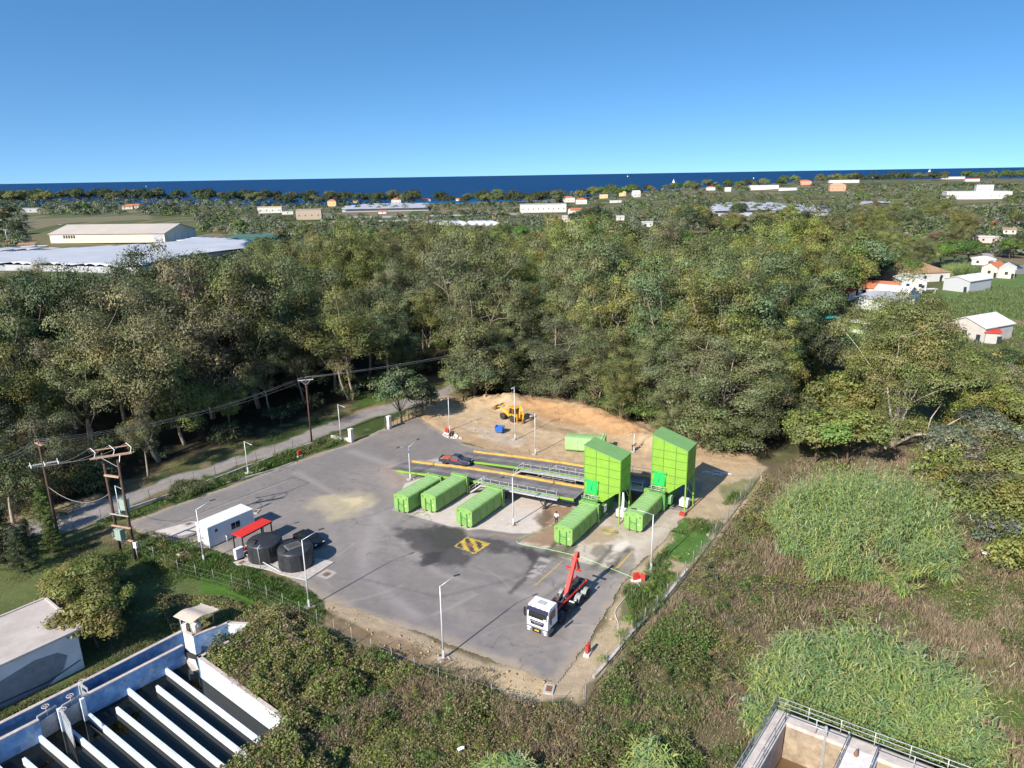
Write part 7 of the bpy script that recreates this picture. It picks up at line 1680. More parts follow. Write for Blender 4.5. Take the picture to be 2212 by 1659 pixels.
def hose(pts, r, matl, label, name='hose'):
    # smooth curve through points on the ground
    P = [Vector(p) for p in pts]; out = []
    for i in range(len(P)-1):
        p0 = P[max(i-1, 0)]; p1 = P[i]; p2 = P[i+1]; p3 = P[min(i+2, len(P)-1)]
        for k in range(8):
            t_ = k/8; out.append(.5*((2*p1)+(p2-p0)*t_+(2*p0-5*p1+4*p2-p3)*t_*t_+(3*p1-p0-3*p2+p3)*t_**3))
    out.append(P[-1]); o = out[0]; m = MB(); m.tube([q-o+Vector((0, 0, r)) for q in out], r, 6); return tag(m.build(name, matl, None, loc=o), label, 'hose')
hose([z1(1168, 706, .9), z1(1150, 722), z1(1080, 755), z1(1000, 785), z1(935, 812), z1(930, 832), z1(975, 850), z1(1140, 880), z2(1190, 300), z2(1420, 385), z2(1780, 530), z2(1890, 575)], .035, mat('hose_green', (.33, .55, .22), .5), 'long pale green hose snaking from the man in white across the wet ground')
hose([z2(1940, 630), z2(1890, 720), z2(1760, 880), z2(1660, 1020), z2(1650, 1100), z2(1690, 1220), z2(1685, 1370)], .05, mat('hose_white', (.60, .56, .50), .8), 'flat white fire hose lying along the right edge of the yard')
hose([z2(1945, 640), z2(2000, 720), z2(2030, 820)], .05, mat('hose_white', (.60, .56, .50), .8), 'short white hose end on the grass by the open red cabinet')
m = MB(); rs = np.random.RandomState(8)
for _ in range(7):
    a0 = rs.rand()*6; r_ = rs.uniform(.35, .75); cx, cy_ = rs.normal(0, .18, 2); m.tube([(cx+r_*1.3*math.cos(a0+k*.45), cy_+r_*math.sin(a0+k*.45), .04+.05*rs.rand()) for k in range(15)], .025, 5)
tag(m.build('coiled_hose', mat('hose_straw', (.42, .36, .14), .7), None, loc=z1(1540, 765)), 'loose coil of straw-coloured hose between the two docked containers', 'hose')
m = MB()
for k, (x, y) in enumerate([(0, 0), (1.5, .2), (1.2, -.9), (2.6, -.6)]): m.tube([(x+.35*j, y+.28*math.sin(j*.9), .18) for j in range(6)], [.08, .16, .18, .17, .15, .06], 6)
tag(m.build('plastic_sheet', mat('grey_sheeting', (.42, .44, .46), .6), None, loc=zS(670, 360)), 'crumpled pale sheeting lying in the shade of the right tower', 'sheeting')
# box-section plinths with rusty lids on the ground
for k, (p_, lb) in enumerate([(z4(90, 830), 'concrete manhole with rusty lid in the grass left of the cabin'), (z4(830, 945), 'concrete manhole with rusty lid in front of the pale cabinet'), (z4(250, 690), 'broken manhole frame at the left corner of the office cabin'), (g(1186, 1490), 'concrete manhole with rusty lid at the front tip of the yard'), (z4(1000, 300), 'manhole with rusty lid behind the office cabin')]):
    t = thing('manhole', lb, 'manhole', p_, R(50+k*9), 'rusty-lidded manholes'); m = MB(); m.bx(-.6, .6, -.45, .45, -.05, .12); m.build('collar', CONC, t, bevel=.02); m = MB(); m.bx(-.36, .36, -.26, .26, .12, .14); m.build('lid', RUST, t)
# gate: pillars, green mesh gate, wall stub
PIL = mat('pillar_white', (.66, .62, .58), .8, var=.12, dirt=(.4, .35, .3))
for p_, lb in ((z6(2025, 425), 'white gate pillar at the left side of the yard entrance'), (z1(88, 82), 'white gate pillar standing in the green gate')):
    m = MB(); m.bx(-.32, .32, -.32, .32, 0, 2.2); m.bx(-.36, .36, -.36, .36, 2.2, 2.32); tag(m.build('gate_pillar', PIL, None, loc=p_, rz=R(55), bevel=.02), lb, 'pillar', 'gate pillars')
m = MB(); a = z6(1910, 408); b_ = z6(2010, 424); m.beam((0, 0, .35), (b_-a)+Vector((0, 0, .35)), .25, .7); tag(m.build('low_wall', PIL, None, loc=a), 'low white wall stub running up to the left gate pillar', 'wall')
MESHG = mat('gate_green', (.05, .16, .08), .5, var=.1)
a = z1(62, 88); b_ = z3(175, 345); d_ = b_-a; n_ = 9; t = thing('mesh_gate', 'dark green metal mesh gate standing open at the yard entrance', 'gate', a)
m = MB()
for k in range(n_+1): q = d_*k/n_; m.bar(q, q+Vector((0, 0, 2.2)), .04)
for h_ in (.1, 1.1, 2.2): m.bar(Vector((0, 0, h_)), d_+Vector((0, 0, h_)), .035)
m.build('frame', MESHG, t)
m = MB()
for k in range(int(d_.length/.16)): q = d_*(k*.16/d_.length); m.bar(q+Vector((0, 0, .1)), q+Vector((0, 0, 2.2)), .009, 4, caps=False)
m.build('mesh', MESHG, t)
# fences: thin posts and sagging wires
FP = mat('fence_post', (.30, .29, .27), .6, .2, var=.25, scale=5); FR = mat('rusty_post', (.14, .075, .05), .8, var=.2)
def fence(pts, h, step, label, matl, mesh=True, skip=(), wires=(.3, .9, 1.5)):
    t = thing('wire_fence', label, 'fence', pts[0], 0, 'wire fences round the yard'); o = pts[0]; acc = 0; ps = []
    for i in range(len(pts)-1):
        a, b = pts[i], pts[i+1]; L = (b-a).length; s = acc
        while s < L: ps.append(a.lerp(b, s/L)-o); s += step
        acc = s-L
    for k, q in enumerate(ps[:100]):
        m = MB(); lean = Vector((rnd.uniform(-.08, .08), rnd.uniform(-.08, .08), 0)); m.bar(q, q+lean+Vector((0, 0, h)), .032, 6); m.build('post', matl, t)
    m = MB()
    for a, b in zip(ps[:-1], ps[1:]):
        for h_ in wires: m.bar(a+Vector((0, 0, h_)), b+Vector((0, 0, h_)), .008, 4, caps=False)
        if mesh:
            n = int((b-a).length/.22)
            for k in range(n):
                u = a.lerp(b, k/n); v = a.lerp(b, min(1, (k+4)/n)); m.bar(u+Vector((0, 0, .05)), v+Vector((0, 0, h-.25)), .0035, 3, caps=False); m.bar(u+Vector((0, 0, h-.25)), v+Vector((0, 0, .05)), .0035, 3, caps=False)
    m.build('wire_mesh', mat('weathered_wire', (.22, .22, .21), .6, .2), t); return t
fence(FENCE_R, 1.9, 2.6, 'overgrown wire mesh fence down the right side of the yard', FP, True)
fence(FENCE_B, 1.9, 2.6, 'sagging wire mesh fence below the front edge of the yard', FP, False)
fence(FENCE_L, 1.7, 3.4, 'rusty posts and wire along the lane', FR, False)
m = MB(); q = [p.copy() for p in FENCE_R[3:8]]; o = q[0]
for a, b in zip(q[:-1], q[1:]): m.beam(a-o+Vector((-.3, 0, .12)), b-o+Vector((-.3, 0, .12)), .28, .3)
tag(m.build('kerb_wall', mat('broken_kerb', (.55, .50, .44), .9, var=.25, dirt=(.2, .2, .1)), None, loc=o), 'low pale concrete kerb along the foot of the right fence', 'kerb')
m = MB(); q = [z6(1300, 665), z6(1420, 630), z6(1600, 580), z6(1690, 545)]; o = q[0]
for a, b in zip(q[:-1], q[1:]): m.beam(a-o+Vector((0, 0, .05)), b-o+Vector((0, 0, .05)), .16, .16)
tag(m.build('kerb', CONC, None, loc=o), kind='structure')
m = MB(); q = [z6(560, 895), z6(760, 812), z6(1000, 730), z6(1250, 640), z6(1500, 545), z6(1700, 470), z6(1800, 440)]; o = q[0]
for a, b in zip(q[:-1], q[1:]): m.beam(a-o+Vector((0, 0, .15)), b-o+Vector((0, 0, .15)), .22, .4)
tag(m.build('low_wall', CONC, None, loc=o), 'low concrete fence footing between lane and verge', 'wall')
m = MB(); m.tube([(0, 0, 0), (.05, 0, .8), (0, .05, 1.7)], [.09, .08, .07], 7); tag(m.build('wooden_post', WOODL, None, loc=zS(1178, 470)), 'leaning brown wooden post at the far end of the right fence', 'post')
# ================================================================== POND BASIN, HUT, CONCRETE BUILDING, RAILED TANK
BW = mat('basin_blue_wash', (.16, .30, .52), .85, var=.35, scale=1.1, bump=.3, dirt=(.55, .60, .66), dscale=.9)
BWW = mat('basin_white_wash', (.60, .65, .70), .85, var=.16, scale=1.8, bump=.2, dirt=(.40, .50, .62), dscale=.9)
CAP = mat('wall_cap', (.50, .44, .40), .9, var=.2, scale=3, dirt=(.30, .26, .24))
DKW = bpy.data.materials.new('pond_water'); nt, b = nodes_of(DKW); b.inputs['Base Color'].default_value = (.006, .007, .005, 1); b.inputs['Roughness'].default_value = .04; b.inputs['Specular IOR Level'].default_value = .45
nn_ = nt.nodes.new('ShaderNodeTexNoise'); nn_.inputs['Scale'].default_value = 1.5; bp_ = nt.nodes.new('ShaderNodeBump'); bp_.inputs['Strength'].default_value = .03; nt.links.new(nn_.outputs['Fac'], bp_.inputs['Height']); nt.links.new(bp_.outputs['Normal'], b.inputs['Normal'])
ZW = -1.6
def wallseg(t, a, b, th, zb, za, matl, cap=True, nm='wall', left=True):
    """wall between two points of its top inner edge; th goes to the left of a->b"""
    a = Vector(a); b = Vector(b); d = (b-a); d.z = 0; d.normalize(); n = Vector((-d.y, d.x, 0))*(1 if left else -1)
    q = [a, b, b+n*th, a+n*th]; m = MB(); m.prism([(p.x, p.y) for p in q], zb, za-(.05 if cap else 0)); m.build(nm, matl, t)
    if cap:
        e = .03; q = [a-n*e, b-n*e, b+n*(th+e), a+n*(th+e)]; m = MB(); m.prism([(p.x, p.y) for p in q], za-.05, za+.03); m.build('coping', CAP, t)
t = thing('pond_basin', 'large blue and white walled treatment pond with parallel dividers', 'pond basin', (0, 0, 0))
wallseg(t, z5(-500, 1270, .5), z5(590, 724, .5), .30, -4, .5, BW)
wallseg(t, z5(590, 724, .5), z5(1325, 347, .5), .30, -4, .5, BW)
zi = .40
wallseg(t, z5(605, 822, zi), z5(1332, 448, zi), .28, -4, zi, BW)
wallseg(t, z5(-500, 1392, zi), z5(285, 990, zi), .28, -4, zi, BW)
# right end wall, sunlit white inner face
wallseg(t, z5(1435, 532, .6), z5(2105, 1018, .6), .30, -4, .6, BWW)
wallseg(t, z5(2105, 1018, .6), z5(1560, 1420, .6), .30, -4, .2, BWW)
wallseg(t, z5(1435, 532, .6), z5(1660, 412, .6), .25, -4, .6, BW, left=False)
# box under the hut and its wing
wallseg(t, z5(1330, 347, .5), z5(1405, 380, .5), .25, -4, .5, BWW)
wallseg(t, z5(1405, 380, .5), z5(1680, 276, .5), .25, -4, .5, BW)
wallseg(t, z5(1650, 285, .5), z5(1812, 292, .5), .25, -2, .5, BWW)
zd = -1.0
for k, (x0, y0, x1, y1) in enumerate([(1200, 607, 1905, 1140), (1140, 738, 1800, 1248), (925, 753, 1700, 1380), (848, 895, 1480, 1400), (628, 925, 1230, 1430), (520, 1060, 980, 1450), (288, 1102, 700, 1450), (170, 1265, 420, 1480), (-40, 1300, 200, 1520)]):
    a = z5(x0, y0, zd); b_ = z5(x1, y1, zd); d = (b_-a).normalized(); n = Vector((-d.y, d.x, 0))*.11
    m = MB(); q = [a-n, b_-n, b_+n, a+n]; m.prism([(p.x, p.y) for p in q], -4, zd); m.build('divider', BWW, t)
m = MB(); q = [z5(-700, 1400, ZW), z5(-500, 1290, ZW), z5(600, 800, ZW), z5(1330, 440, ZW), z5(1420, 440, ZW), z5(1860, 320, ZW), z5(1760, 440, ZW), z5(1440, 600, ZW), z5(2150, 1090, ZW), z5(1500, 1600, ZW), z5(-600, 2300, ZW)]
m.prism([(p.x, p.y) for p in q], -4.2, ZW); m.build('water', DKW, t)
m = MB(); q = [z5(-600, 1250, -1.0), z5(590, 730, -1.0), z5(1330, 400, -1.0), z5(1335, 480, -1.0), z5(605, 840, -1.0), z5(-600, 1400, -1.0)]
m.prism([(p.x, p.y) for p in q], -3.2, -1.2); m.build('channel_water', mat('channel_floor', (.05, .09, .16), .35, var=.3), t)
m = MB(); q = [z5(1345, 530, -1.2), z5(1420, 550, -1.1), z5(1448, 630, -1.62), z5(1400, 640, -1.62)]; m.add([tuple(p) for p in q]+[(p.x, p.y, p.z-.3) for p in q], [(0, 1, 2, 3), (4, 7, 6, 5), (0, 4, 5, 1), (1, 5, 6, 2), (2, 6, 7, 3), (3, 7, 4, 0)]); m.build('spillway', CONC, t)
# sluice gates with hand wheels
def sluice(p0, p1, zt, lab, wx=.5):
    s = thing('sluice_gate', lab, 'sluice gate', (p0.x, p0.y, zt), 0, 'sluice gates of the pond'); d = p1-p0; d.z = 0
    m = MB(); m.beam((0, 0, -1.4), (d.x, d.y, -1.4), .06, 2.2); m.build('gate_plate', mat('sluice_plate', (.30, .33, .36), .7, var=.3, dirt=(.15, .10, .07)), s)
    m = MB(); m.beam((0, 0, .25), (d.x, d.y, .25), .14, .12); m.bar((0, 0, -2), (0, 0, .3), .06); m.bar((d.x, d.y, -2), (d.x, d.y, .3), .06); m.build('frame', mat('frame_grey', (.35, .36, .38), .6), s)
    c = Vector((d.x*wx, d.y*wx, .75)); m = MB(); m.tube([c+Vector((.26*math.cos(a_), .26*math.sin(a_), 0)) for a_ in np.linspace(0, 6.283, 15)], .035, 6)
    for a_ in (0, 1.57, 3.14, 4.71): m.bar(c, c+Vector((.25*math.cos(a_), .25*math.sin(a_), 0)), .02)
    m.bar(c+Vector((0, 0, -.9)), c, .035); m.build('hand_wheel', CAP, s)
sluice(z5(275, 985, zi), z5(410, 905, zi), zi, 'sluice gate with hand wheel, leftmost in the pond wall')
sluice(z5(455, 905, zi), z5(585, 830, zi), zi, 'sluice gate with hand wheel between the two white posts of the pond wall')
sluice(z5(450, 935, zi), z5(515, 1045, zi), zi, 'sluice gate set across the channels beside the white post', .3)
sluice(z5(590, 735, .5), z5(640, 790, .2), .3, 'sluice gate at the mouth of the long blue channel', .3)
for (x, y, z_), lb in (((430, 905, zi+.2), 'white concrete post in the gap of the pond wall'), ((595, 832, zi+.2), 'white concrete post at the left end of the inner blue wall'), ((580, 728, .5), 'white concrete post against the outer blue wall')):
    p = z5(x, y, z_); m = MB(); m.bx(-.16, .16, -.16, .16, -3.6, 0); tag(m.build('concrete_post', BWW, None, loc=p, rz=R(50)), lb, 'post', 'white posts of the pond')
# hut: bent sheet roof on thin posts
zr = 2.25; c0, c1_, c2_, c3_ = z5(1260, 232, zr), z5(1390, 287, zr), z5(1595, 181, zr), z5(1468, 141, zr); o = (c0+c1_+c2_+c3_)/4; o.z = 0
t = thing('sheet_roofed_shelter', 'small open shelter with a buckled beige sheet roof at the pond corner', 'shelter', o)
n_ = 14; vs = []; fs = []
for k in range(n_+1):
    u = k/n_; a = c0.lerp(c3_, u)-o; b_ = c1_.lerp(c2_, u)-o; zz_ = .16*math.sin(u*6.0-.6)*(1 if u < .6 else .5)
    for q, dz in ((a, 0), (b_, 0), (b_, .05), (a, .05)): vs.append((q.x, q.y, q.z+zz_+dz))
for k in range(n_):
    for i in range(4): fs.append((4*k+i, 4*k+(i+1) % 4, 4*k+4+(i+1) % 4, 4*k+4+i))
fs += [(0, 3, 2, 1), (4*n_, 4*n_+1, 4*n_+2, 4*n_+3)]
m = MB(); m.add(vs, fs); m.build('roof', mat('beige_sheet', (.50, .43, .35), .8, var=.1, scale=2), t)
for q in (z5(1324, 343, .5), z5(1400, 378, .5), z5(1557, 276, .5), z5(1480, 250, .5)): m = MB(); q = q-o; m.bar((q.x, q.y, q.z), (q.x, q.y, zr), .05); m.build('post', POST, t)
m = MB(); m.lathe([(.05, 0), (.42, .05), (.45, .9), (.3, 1.15), (.05, 1.2)], (0, 0, 0), 18); tag(m.build('rusty_drum', mat('drum_white_rust', (.70, .60, .50), .8, var=.3, dirt=(.45, .16, .06), dscale=2), None, loc=z5(1435, 345, .45)), 'white drum streaked with rust under the shelter roof', 'drum')
m = MB(); m.bx(-.2, .2, -.18, .18, 0, .75); tag(m.build('switch_box', WHITE, None, loc=z5(1348, 335, .5), bevel=.02), 'white switch box beneath the shelter roof', 'box')
# concrete building on the left
zb_ = 4.2; A = z5(330, 100, zb_); Bc = z5(597, 316, zb_); dL = (z5(0, 590, zb_)-z5(597, 316, zb_)); dL.z = 0; dL.normalize(); Dn = Bc+dL*17; En = A+dL*17
t = thing('concrete_building', 'white plastered building with flat concrete roof at the left edge', 'building', (0, 0, 0))
PL = mat('plaster', (.58, .59, .60), .85, var=.15, scale=1.2, dirt=(.38, .38, .38), dscale=.6)
nB = Vector((-dL.y, dL.x, 0)); cen_ = (A+Bc+Dn+En)/4
def inset(p, k): d_ = (cen_-p); return p+Vector((math.copysign(1, d_.dot(dL))*k*dL.x+math.copysign(1, d_.dot(nB))*k*nB.x, math.copysign(1, d_.dot(dL))*k*dL.y+math.copysign(1, d_.dot(nB))*k*nB.y, 0))
# square up the far corner
wv = (A-Bc); wv = nB*wv.dot(nB); A2 = Bc+wv; E2 = Dn+wv
q = [inset(p, .35) for p in (Bc, Dn, E2, A2)]; m = MB(); m.prism([(p.x, p.y) for p in q], 0, zb_-.2); m.build('wall', PL, t)
RF = mat('roof_concrete', (.46, .40, .36), .9, var=.15, scale=.5, bump=.2, dirt=(.36, .30, .26), dscale=.3)
q = [Bc, Dn, E2, A2]; m = MB(); m.prism([(p.x, p.y) for p in q], zb_-.2, zb_); m.build('roof', RF, t)
m = MB()
for a, b_ in ((Bc, A2), (A2, E2)): u = (b_-a).normalized(); k_ = Vector((-u.y, u.x, 0))*.10; k_ = k_ if (cen_-a).dot(k_) > 0 else -k_; m.beam(a+k_+Vector((0, 0, .06)), b_+k_+Vector((0, 0, .06)), .2, .12)
m.build('parapet', CAP, t)
# arched dark grey patch on the long wall, proud of the plaster
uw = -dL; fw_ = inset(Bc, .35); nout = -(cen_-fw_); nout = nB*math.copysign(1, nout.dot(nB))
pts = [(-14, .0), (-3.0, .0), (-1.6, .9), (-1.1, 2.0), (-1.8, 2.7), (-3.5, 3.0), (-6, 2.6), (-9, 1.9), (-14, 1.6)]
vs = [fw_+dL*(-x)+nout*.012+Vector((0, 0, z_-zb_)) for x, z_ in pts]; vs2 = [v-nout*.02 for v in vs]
m = MB(); n_ = len(vs); m.add(vs+vs2, [tuple(range(n_)), tuple(range(n_, 2*n_))[::-1]]+[(i, (i+1) % n_, n_+(i+1) % n_, n_+i) for i in range(n_)]); m.build('grey_patch', mat('patch_grey', (.19, .20, .22), .9, var=.2, scale=1.5), t)
m = MB(); L0_ = fw_+nout*.05; m.tube([L0_+dL*(.2)+Vector((0, 0, 1.0-zb_)), L0_+dL*3+Vector((0, 0, .4-zb_)), L0_+dL*8+Vector((0, 0, .7-zb_)), L0_+dL*14+Vector((0, 0, .2-zb_))], .04, 6); m.build('cable', BLACK, t)
m = MB(); q = L0_+dL*8.6+Vector((0, 0, 1.9-zb_)); m.beam(q, q+nout*.5+Vector((0, 0, .25)), .12, .12); m.build('wall_bracket', STEEL, t)

# railed concrete tank at the lower right corner
zt = 5.0; K = zT(455, 487, zt); Lp = zT(200, 905, zt); Rp = zT(1560, 905, zt); dl = (Lp-K).normalized(); dr = (Rp-K).normalized()
TC = mat('tank_concrete', (.52, .46, .41), .9, var=.2, scale=1.5, bump=.3, dirt=(.34, .28, .23), dscale=.8); TS = mat('tank_stained', (.34, .27, .19), .9, var=.35, scale=1.2, dirt=(.16, .11, .07), dscale=.9)
t = thing('railed_tank', 'open concrete tank of brown water with a railed walkway, bottom right corner', 'tank', (0, 0, 0))
def Q(a, b_, z=zt): p = K+dl*a+dr*b_; return Vector((p.x, p.y, z))
LL, RR = 16, 34
def slab(t, c4, z0, z1, matl, nm): m = MB(); m.prism([(p.x, p.y) for p in c4], z0, z1); return m.build(nm, matl, t)
slab(t, [Q(0, 0), Q(LL, 0), Q(LL, 1.05), Q(1.0, 1.05), Q(1.0, 1.06), Q(0, 1.0)], zt-.3, zt, TC, 'walkway')
slab(t, [Q(0, 1.05), Q(1.0, 1.05), Q(1.0, RR), Q(0, RR)], zt-.3, zt-.003, TC, 'walkway')
slab(t, [Q(.1, .1), Q(LL, .1), Q(LL, .95), Q(.1, .95)], -1, zt-.3, TC, 'wall')
slab(t, [Q(.1, .95), Q(.95, .95), Q(.95, RR), Q(.1, RR)], -1, zt-.303, TS, 'wall')
slab(t, [Q(.95, 5.0), Q(LL, 5.0), Q(LL, 6.9), Q(.95, 6.9)], zt-.3, zt-.006, WHITE if False else mat('white_deck', (.66, .62, .58), .85, var=.12, dirt=(.5, .45, .4)), 'cross_deck')
slab(t, [Q(.95, 5.1), Q(LL, 5.1), Q(LL, 6.8), Q(.95, 6.8)], -1, zt-.31, TS, 'wall')
BRW = bpy.data.materials.new('brown_water'); nt, b = nodes_of(BRW); b.inputs['Base Color'].default_value = (.16, .095, .045, 1); b.inputs['Roughness'].default_value = .15
nn_ = nt.nodes.new('ShaderNodeTexNoise'); nn_.inputs['Scale'].default_value = .8; nn_.inputs['Detail'].default_value = 6; cr_ = nt.nodes.new('ShaderNodeValToRGB'); cr_.color_ramp.elements[0].position = .45; cr_.color_ramp.elements[0].color = (.17, .10, .05, 1); cr_.color_ramp.elements[1].position = .62; cr_.color_ramp.elements[1].color = (.07, .045, .03, 1); nt.links.new(nn_.outputs['Fac'], cr_.inputs['Fac']); nt.links.new(cr_.outputs['Color'], b.inputs['Base Color'])
slab(t, [Q(.9, .9), Q(LL, .9), Q(LL, 5.2), Q(.9, 5.2)], 1.2, 1.9, BRW, 'water'); slab(t, [Q(.9, 6.8), Q(LL, 6.8), Q(LL, RR), Q(.9, RR)], 1.2, 1.8, BRW, 'water')
m = MB(); m.bx(-.07, .07, -.07, .07, -3.4, .9); mm = m.build('mixer_pole', STEEL, t); mm.location = Q(1.0, 3.6, zt); 
def rail(t, p0, p1, h=1.15, n=None, bars=(.4, .8, 1.15)):
    L = (p1-p0).length; n = n or max(2, int(L/2.0)); m = MB()
    for k in range(n+1): q = p0.lerp(p1, k/n); m.bar(q, q+Vector((0, 0, h)), .032)
    for z_ in bars: m.bar(p0+Vector((0, 0, z_)), p1+Vector((0, 0, z_)), .028)
    m.build('railing', STEEL, t)
rail(t, Q(.1, .1), Q(LL, .1)); rail(t, Q(.1, .1), Q(.1, RR)); rail(t, Q(.95, .95), Q(LL, .95), bars=(.5, 1.1)); rail(t, Q(.95, .95), Q(.95, 5.0), bars=(.5, 1.1)); rail(t, Q(.95, 5.05), Q(LL, 5.05), bars=(.5, 1.1)); rail(t, Q(.95, 6.85), Q(LL, 6.85), bars=(.5, 1.1)); rail(t, Q(.95, 6.85), Q(.95, RR), bars=(.5, 1.1))
m = MB(); m.bar(Q(-.15, 3.6, zt-.2), Q(-.15, 10, zt-.2), .12, 10); m.build('side_pipe', WOODL, t)
m = MB(); q = Q(1.6, 5.7, zt); m.lathe([(.12, 0), (.16, .1), (.05, .5)], (q.x, q.y, q.z), 10); m.build('valve', RUST, t)

# ================================================================== GREENHOUSES, WAREHOUSE, VILLAGE, FAR HOUSES
FILM = mat('greenhouse_film', (.50, .51, .53), .45, var=.08, scale=.05, dirt=(.38, .39, .42), dscale=.04)
FILM_G = mat('grey_film', (.38, .39, .42), .6, var=.1, scale=.05)
CREAM = mat('cream_wall', (.66, .58, .44), .85, var=.06, scale=.3); WHT = mat('whitewash', (.60, .58, .54), .85, var=.08, scale=.4, dirt=(.5, .48, .45), dscale=.2); BLOCK = mat('block_wall', (.46, .43, .40), .9, var=.15, scale=.6)
SALM = mat('salmon_wall', (.62, .30, .20), .85, var=.06); YELW = mat('ochre_wall', (.66, .48, .24), .85, var=.06); PGRN = mat('pale_green_wall', (.50, .55, .50), .85, var=.1)
TILE = mat('orange_tiles', (.46, .15, .07), .9, var=.2, scale=.8, dirt=(.40, .24, .14), dscale=.3); TILEB = mat('brown_tiles', (.30, .18, .10), .9, var=.2, scale=.8, dirt=(.40, .28, .17), dscale=.3)
RWH = mat('white_roof', (.66, .66, .66), .6, var=.08, dirt=(.5, .49, .47), dscale=.3); RGR = mat('grey_roof', (.42, .42, .43), .7, var=.1, scale=.3); RBG = mat('beige_roof', (.44, .39, .33), .8, var=.06, scale=.1, dirt=(.36, .33, .31), dscale=.02); REDR = mat('red_sheet', (.52, .07, .04), .7, var=.1); BLUR = mat('blue_awning', (.05, .13, .36), .6)
WINM = mat('window_dark', (.03, .04, .05), .3); RAWC = mat('raw_concrete', (.42, .34, .26), .9, var=.15)
def quadhouse(name, label, cat, FL, FR, D, H, roof, wm, rm, ov=.3, rise_=1.5, win=0, ridge='long', door=False, group=None, extra=None):
    """FL, FR: front wall base corners (seen from the camera); D: depth; local x along the front, y away"""
    d = FR-FL; W = math.hypot(d.x, d.y); rz = math.atan2(d.y, d.x); z = max(-.2, float(rise(np.array([FL.x]), np.array([FL.y]))[0])-.1)
    t = thing(name, label, cat, (FL.x, FL.y, z), rz, group)
    m = MB()
    if roof == 'gable':
        if ridge == 'long': m.exx([(0, 0), (0, H), (D/2, H+rise_), (D, H), (D, 0)], 0, W)
        else: m.exy([(0, 0), (0, H), (W/2, H+rise_), (W, H), (W, 0)], 0, D)
    else: m.bx(0, W, 0, D, 0, H)
    m.build('wall', wm, t)
    m = MB(); k = .16+.01*W*.1
    if roof == 'gable':
        if ridge == 'long': s = rise_/(D/2); m.exx([(-ov, H-ov*s+.02), (D/2, H+rise_+.02), (D+ov, H-ov*s+.02), (D+ov, H-ov*s+.02+k), (D/2, H+rise_+.02+k), (-ov, H-ov*s+.02+k)], -ov, W+ov)
        else: s = rise_/(W/2); m.exy([(-ov, H-ov*s+.02), (W/2, H+rise_+.02), (W+ov, H-ov*s+.02), (W+ov, H-ov*s+.02+k), (W/2, H+rise_+.02+k), (-ov, H-ov*s+.02+k)], -ov, D+ov)
    elif roof == 'hip':
        vs = [(-ov, -ov, H), (W+ov, -ov, H), (W+ov, D+ov, H), (-ov, D+ov, H), (min(W, D)*.4, D/2, H+rise_), (W-min(W, D)*.4, D/2, H+rise_)]
        m.add(vs, [(0, 3, 2, 1), (0, 1, 5, 4), (1, 2, 5), (2, 3, 4, 5), (3, 0, 4)])
    elif roof == 'mono': m.add([(-ov, -ov, H), (W+ov, -ov, H), (W+ov, D+ov, H+rise_), (-ov, D+ov, H+rise_)]+[(-ov, -ov, H+k), (W+ov, -ov, H+k), (W+ov, D+ov, H+rise_+k), (-ov, D+ov, H+rise_+k)], [(0, 3, 2, 1), (4, 5, 6, 7), (0, 1, 5, 4), (1, 2, 6, 5), (2, 3, 7, 6), (3, 0, 4, 7)])
    else: m.bx(-ov, W+ov, -ov, D+ov, H, H+.22)
    m.build('roof', rm, t)
    for i in range(win):
        x = W*(i+.5)/win; ww = min(1.1, W/win*.5); m = MB(); m.bx(x-ww/2, x+ww/2, -.05, .02, H*.38, H*.38+min(1.2, H*.4)); m.build('window', WINM, t)
    if win:
        m = MB(); m.bx(W, W+.05, D*.3, D*.3+1.1, H*.38, H*.38+1.1); m.build('window', WINM, t)
    if door: m = MB(); m.bx(W*.8, W*.8+1.0, -.06, .02, 0, 2.1); m.build('door', WINM, t)
    return t
def hq(label, x, y, w, hpx, roof, wm, rm, cat='house', rot=0, dr=.7, win=3, rise_=None, name='house', group=None, ridge='long', ov=.4, door=False):
    """x, y: sighting of the middle of the front wall's foot; w, hpx: its width and height in survey pixels"""
    p = g(x, y); k = (p-Vector((0, 0, CAM_H))).length/FPX; W = w*k; H = hpx*k/math.cos(math.atan2(CAM_H, math.hypot(p.x, p.y))); a = rot-math.atan2(p.x, p.y)*.6
    d = Vector((math.cos(a), math.sin(a), 0)); return quadhouse(name, label, cat, p-d*W/2, p+d*W/2, W*dr, H, roof, wm, rm, ov, H*.35 if rise_ is None else rise_, win, ridge, door, group)
# warehouse
FLw, FRw = g(111, 531), g(358, 529)
W_t = quadhouse('warehouse', 'long warehouse with a beige-grey pitched roof beyond the white greenhouses', 'warehouse', FLw, FRw, 42, 6.2, 'gable', CREAM, RBG, .8, 5.0, 0)
m = MB(); L_ = (FRw-FLw).length
for k in range(5): m.bx(L_*(.12+.022*k), L_*(.12+.022*k)+1.3, -.08, 0, 3.2, 5.2)
m.build('window', WINM, W_t)
m = MB(); m.bx(L_*.90, L_*.985, -.1, 0, 0, 5.6); m.build('door', RGR, W_t)
for k in range(4): m = MB(); m.bx(L_, L_+.15, 5+9*k, 12+9*k, 0, 5.0); m.build('shutter', RWH, W_t)
m = MB(); m.bx(L_*.02, L_*.11, -.1, 0, .5, 5.2); m.build('panel', RWH, W_t)
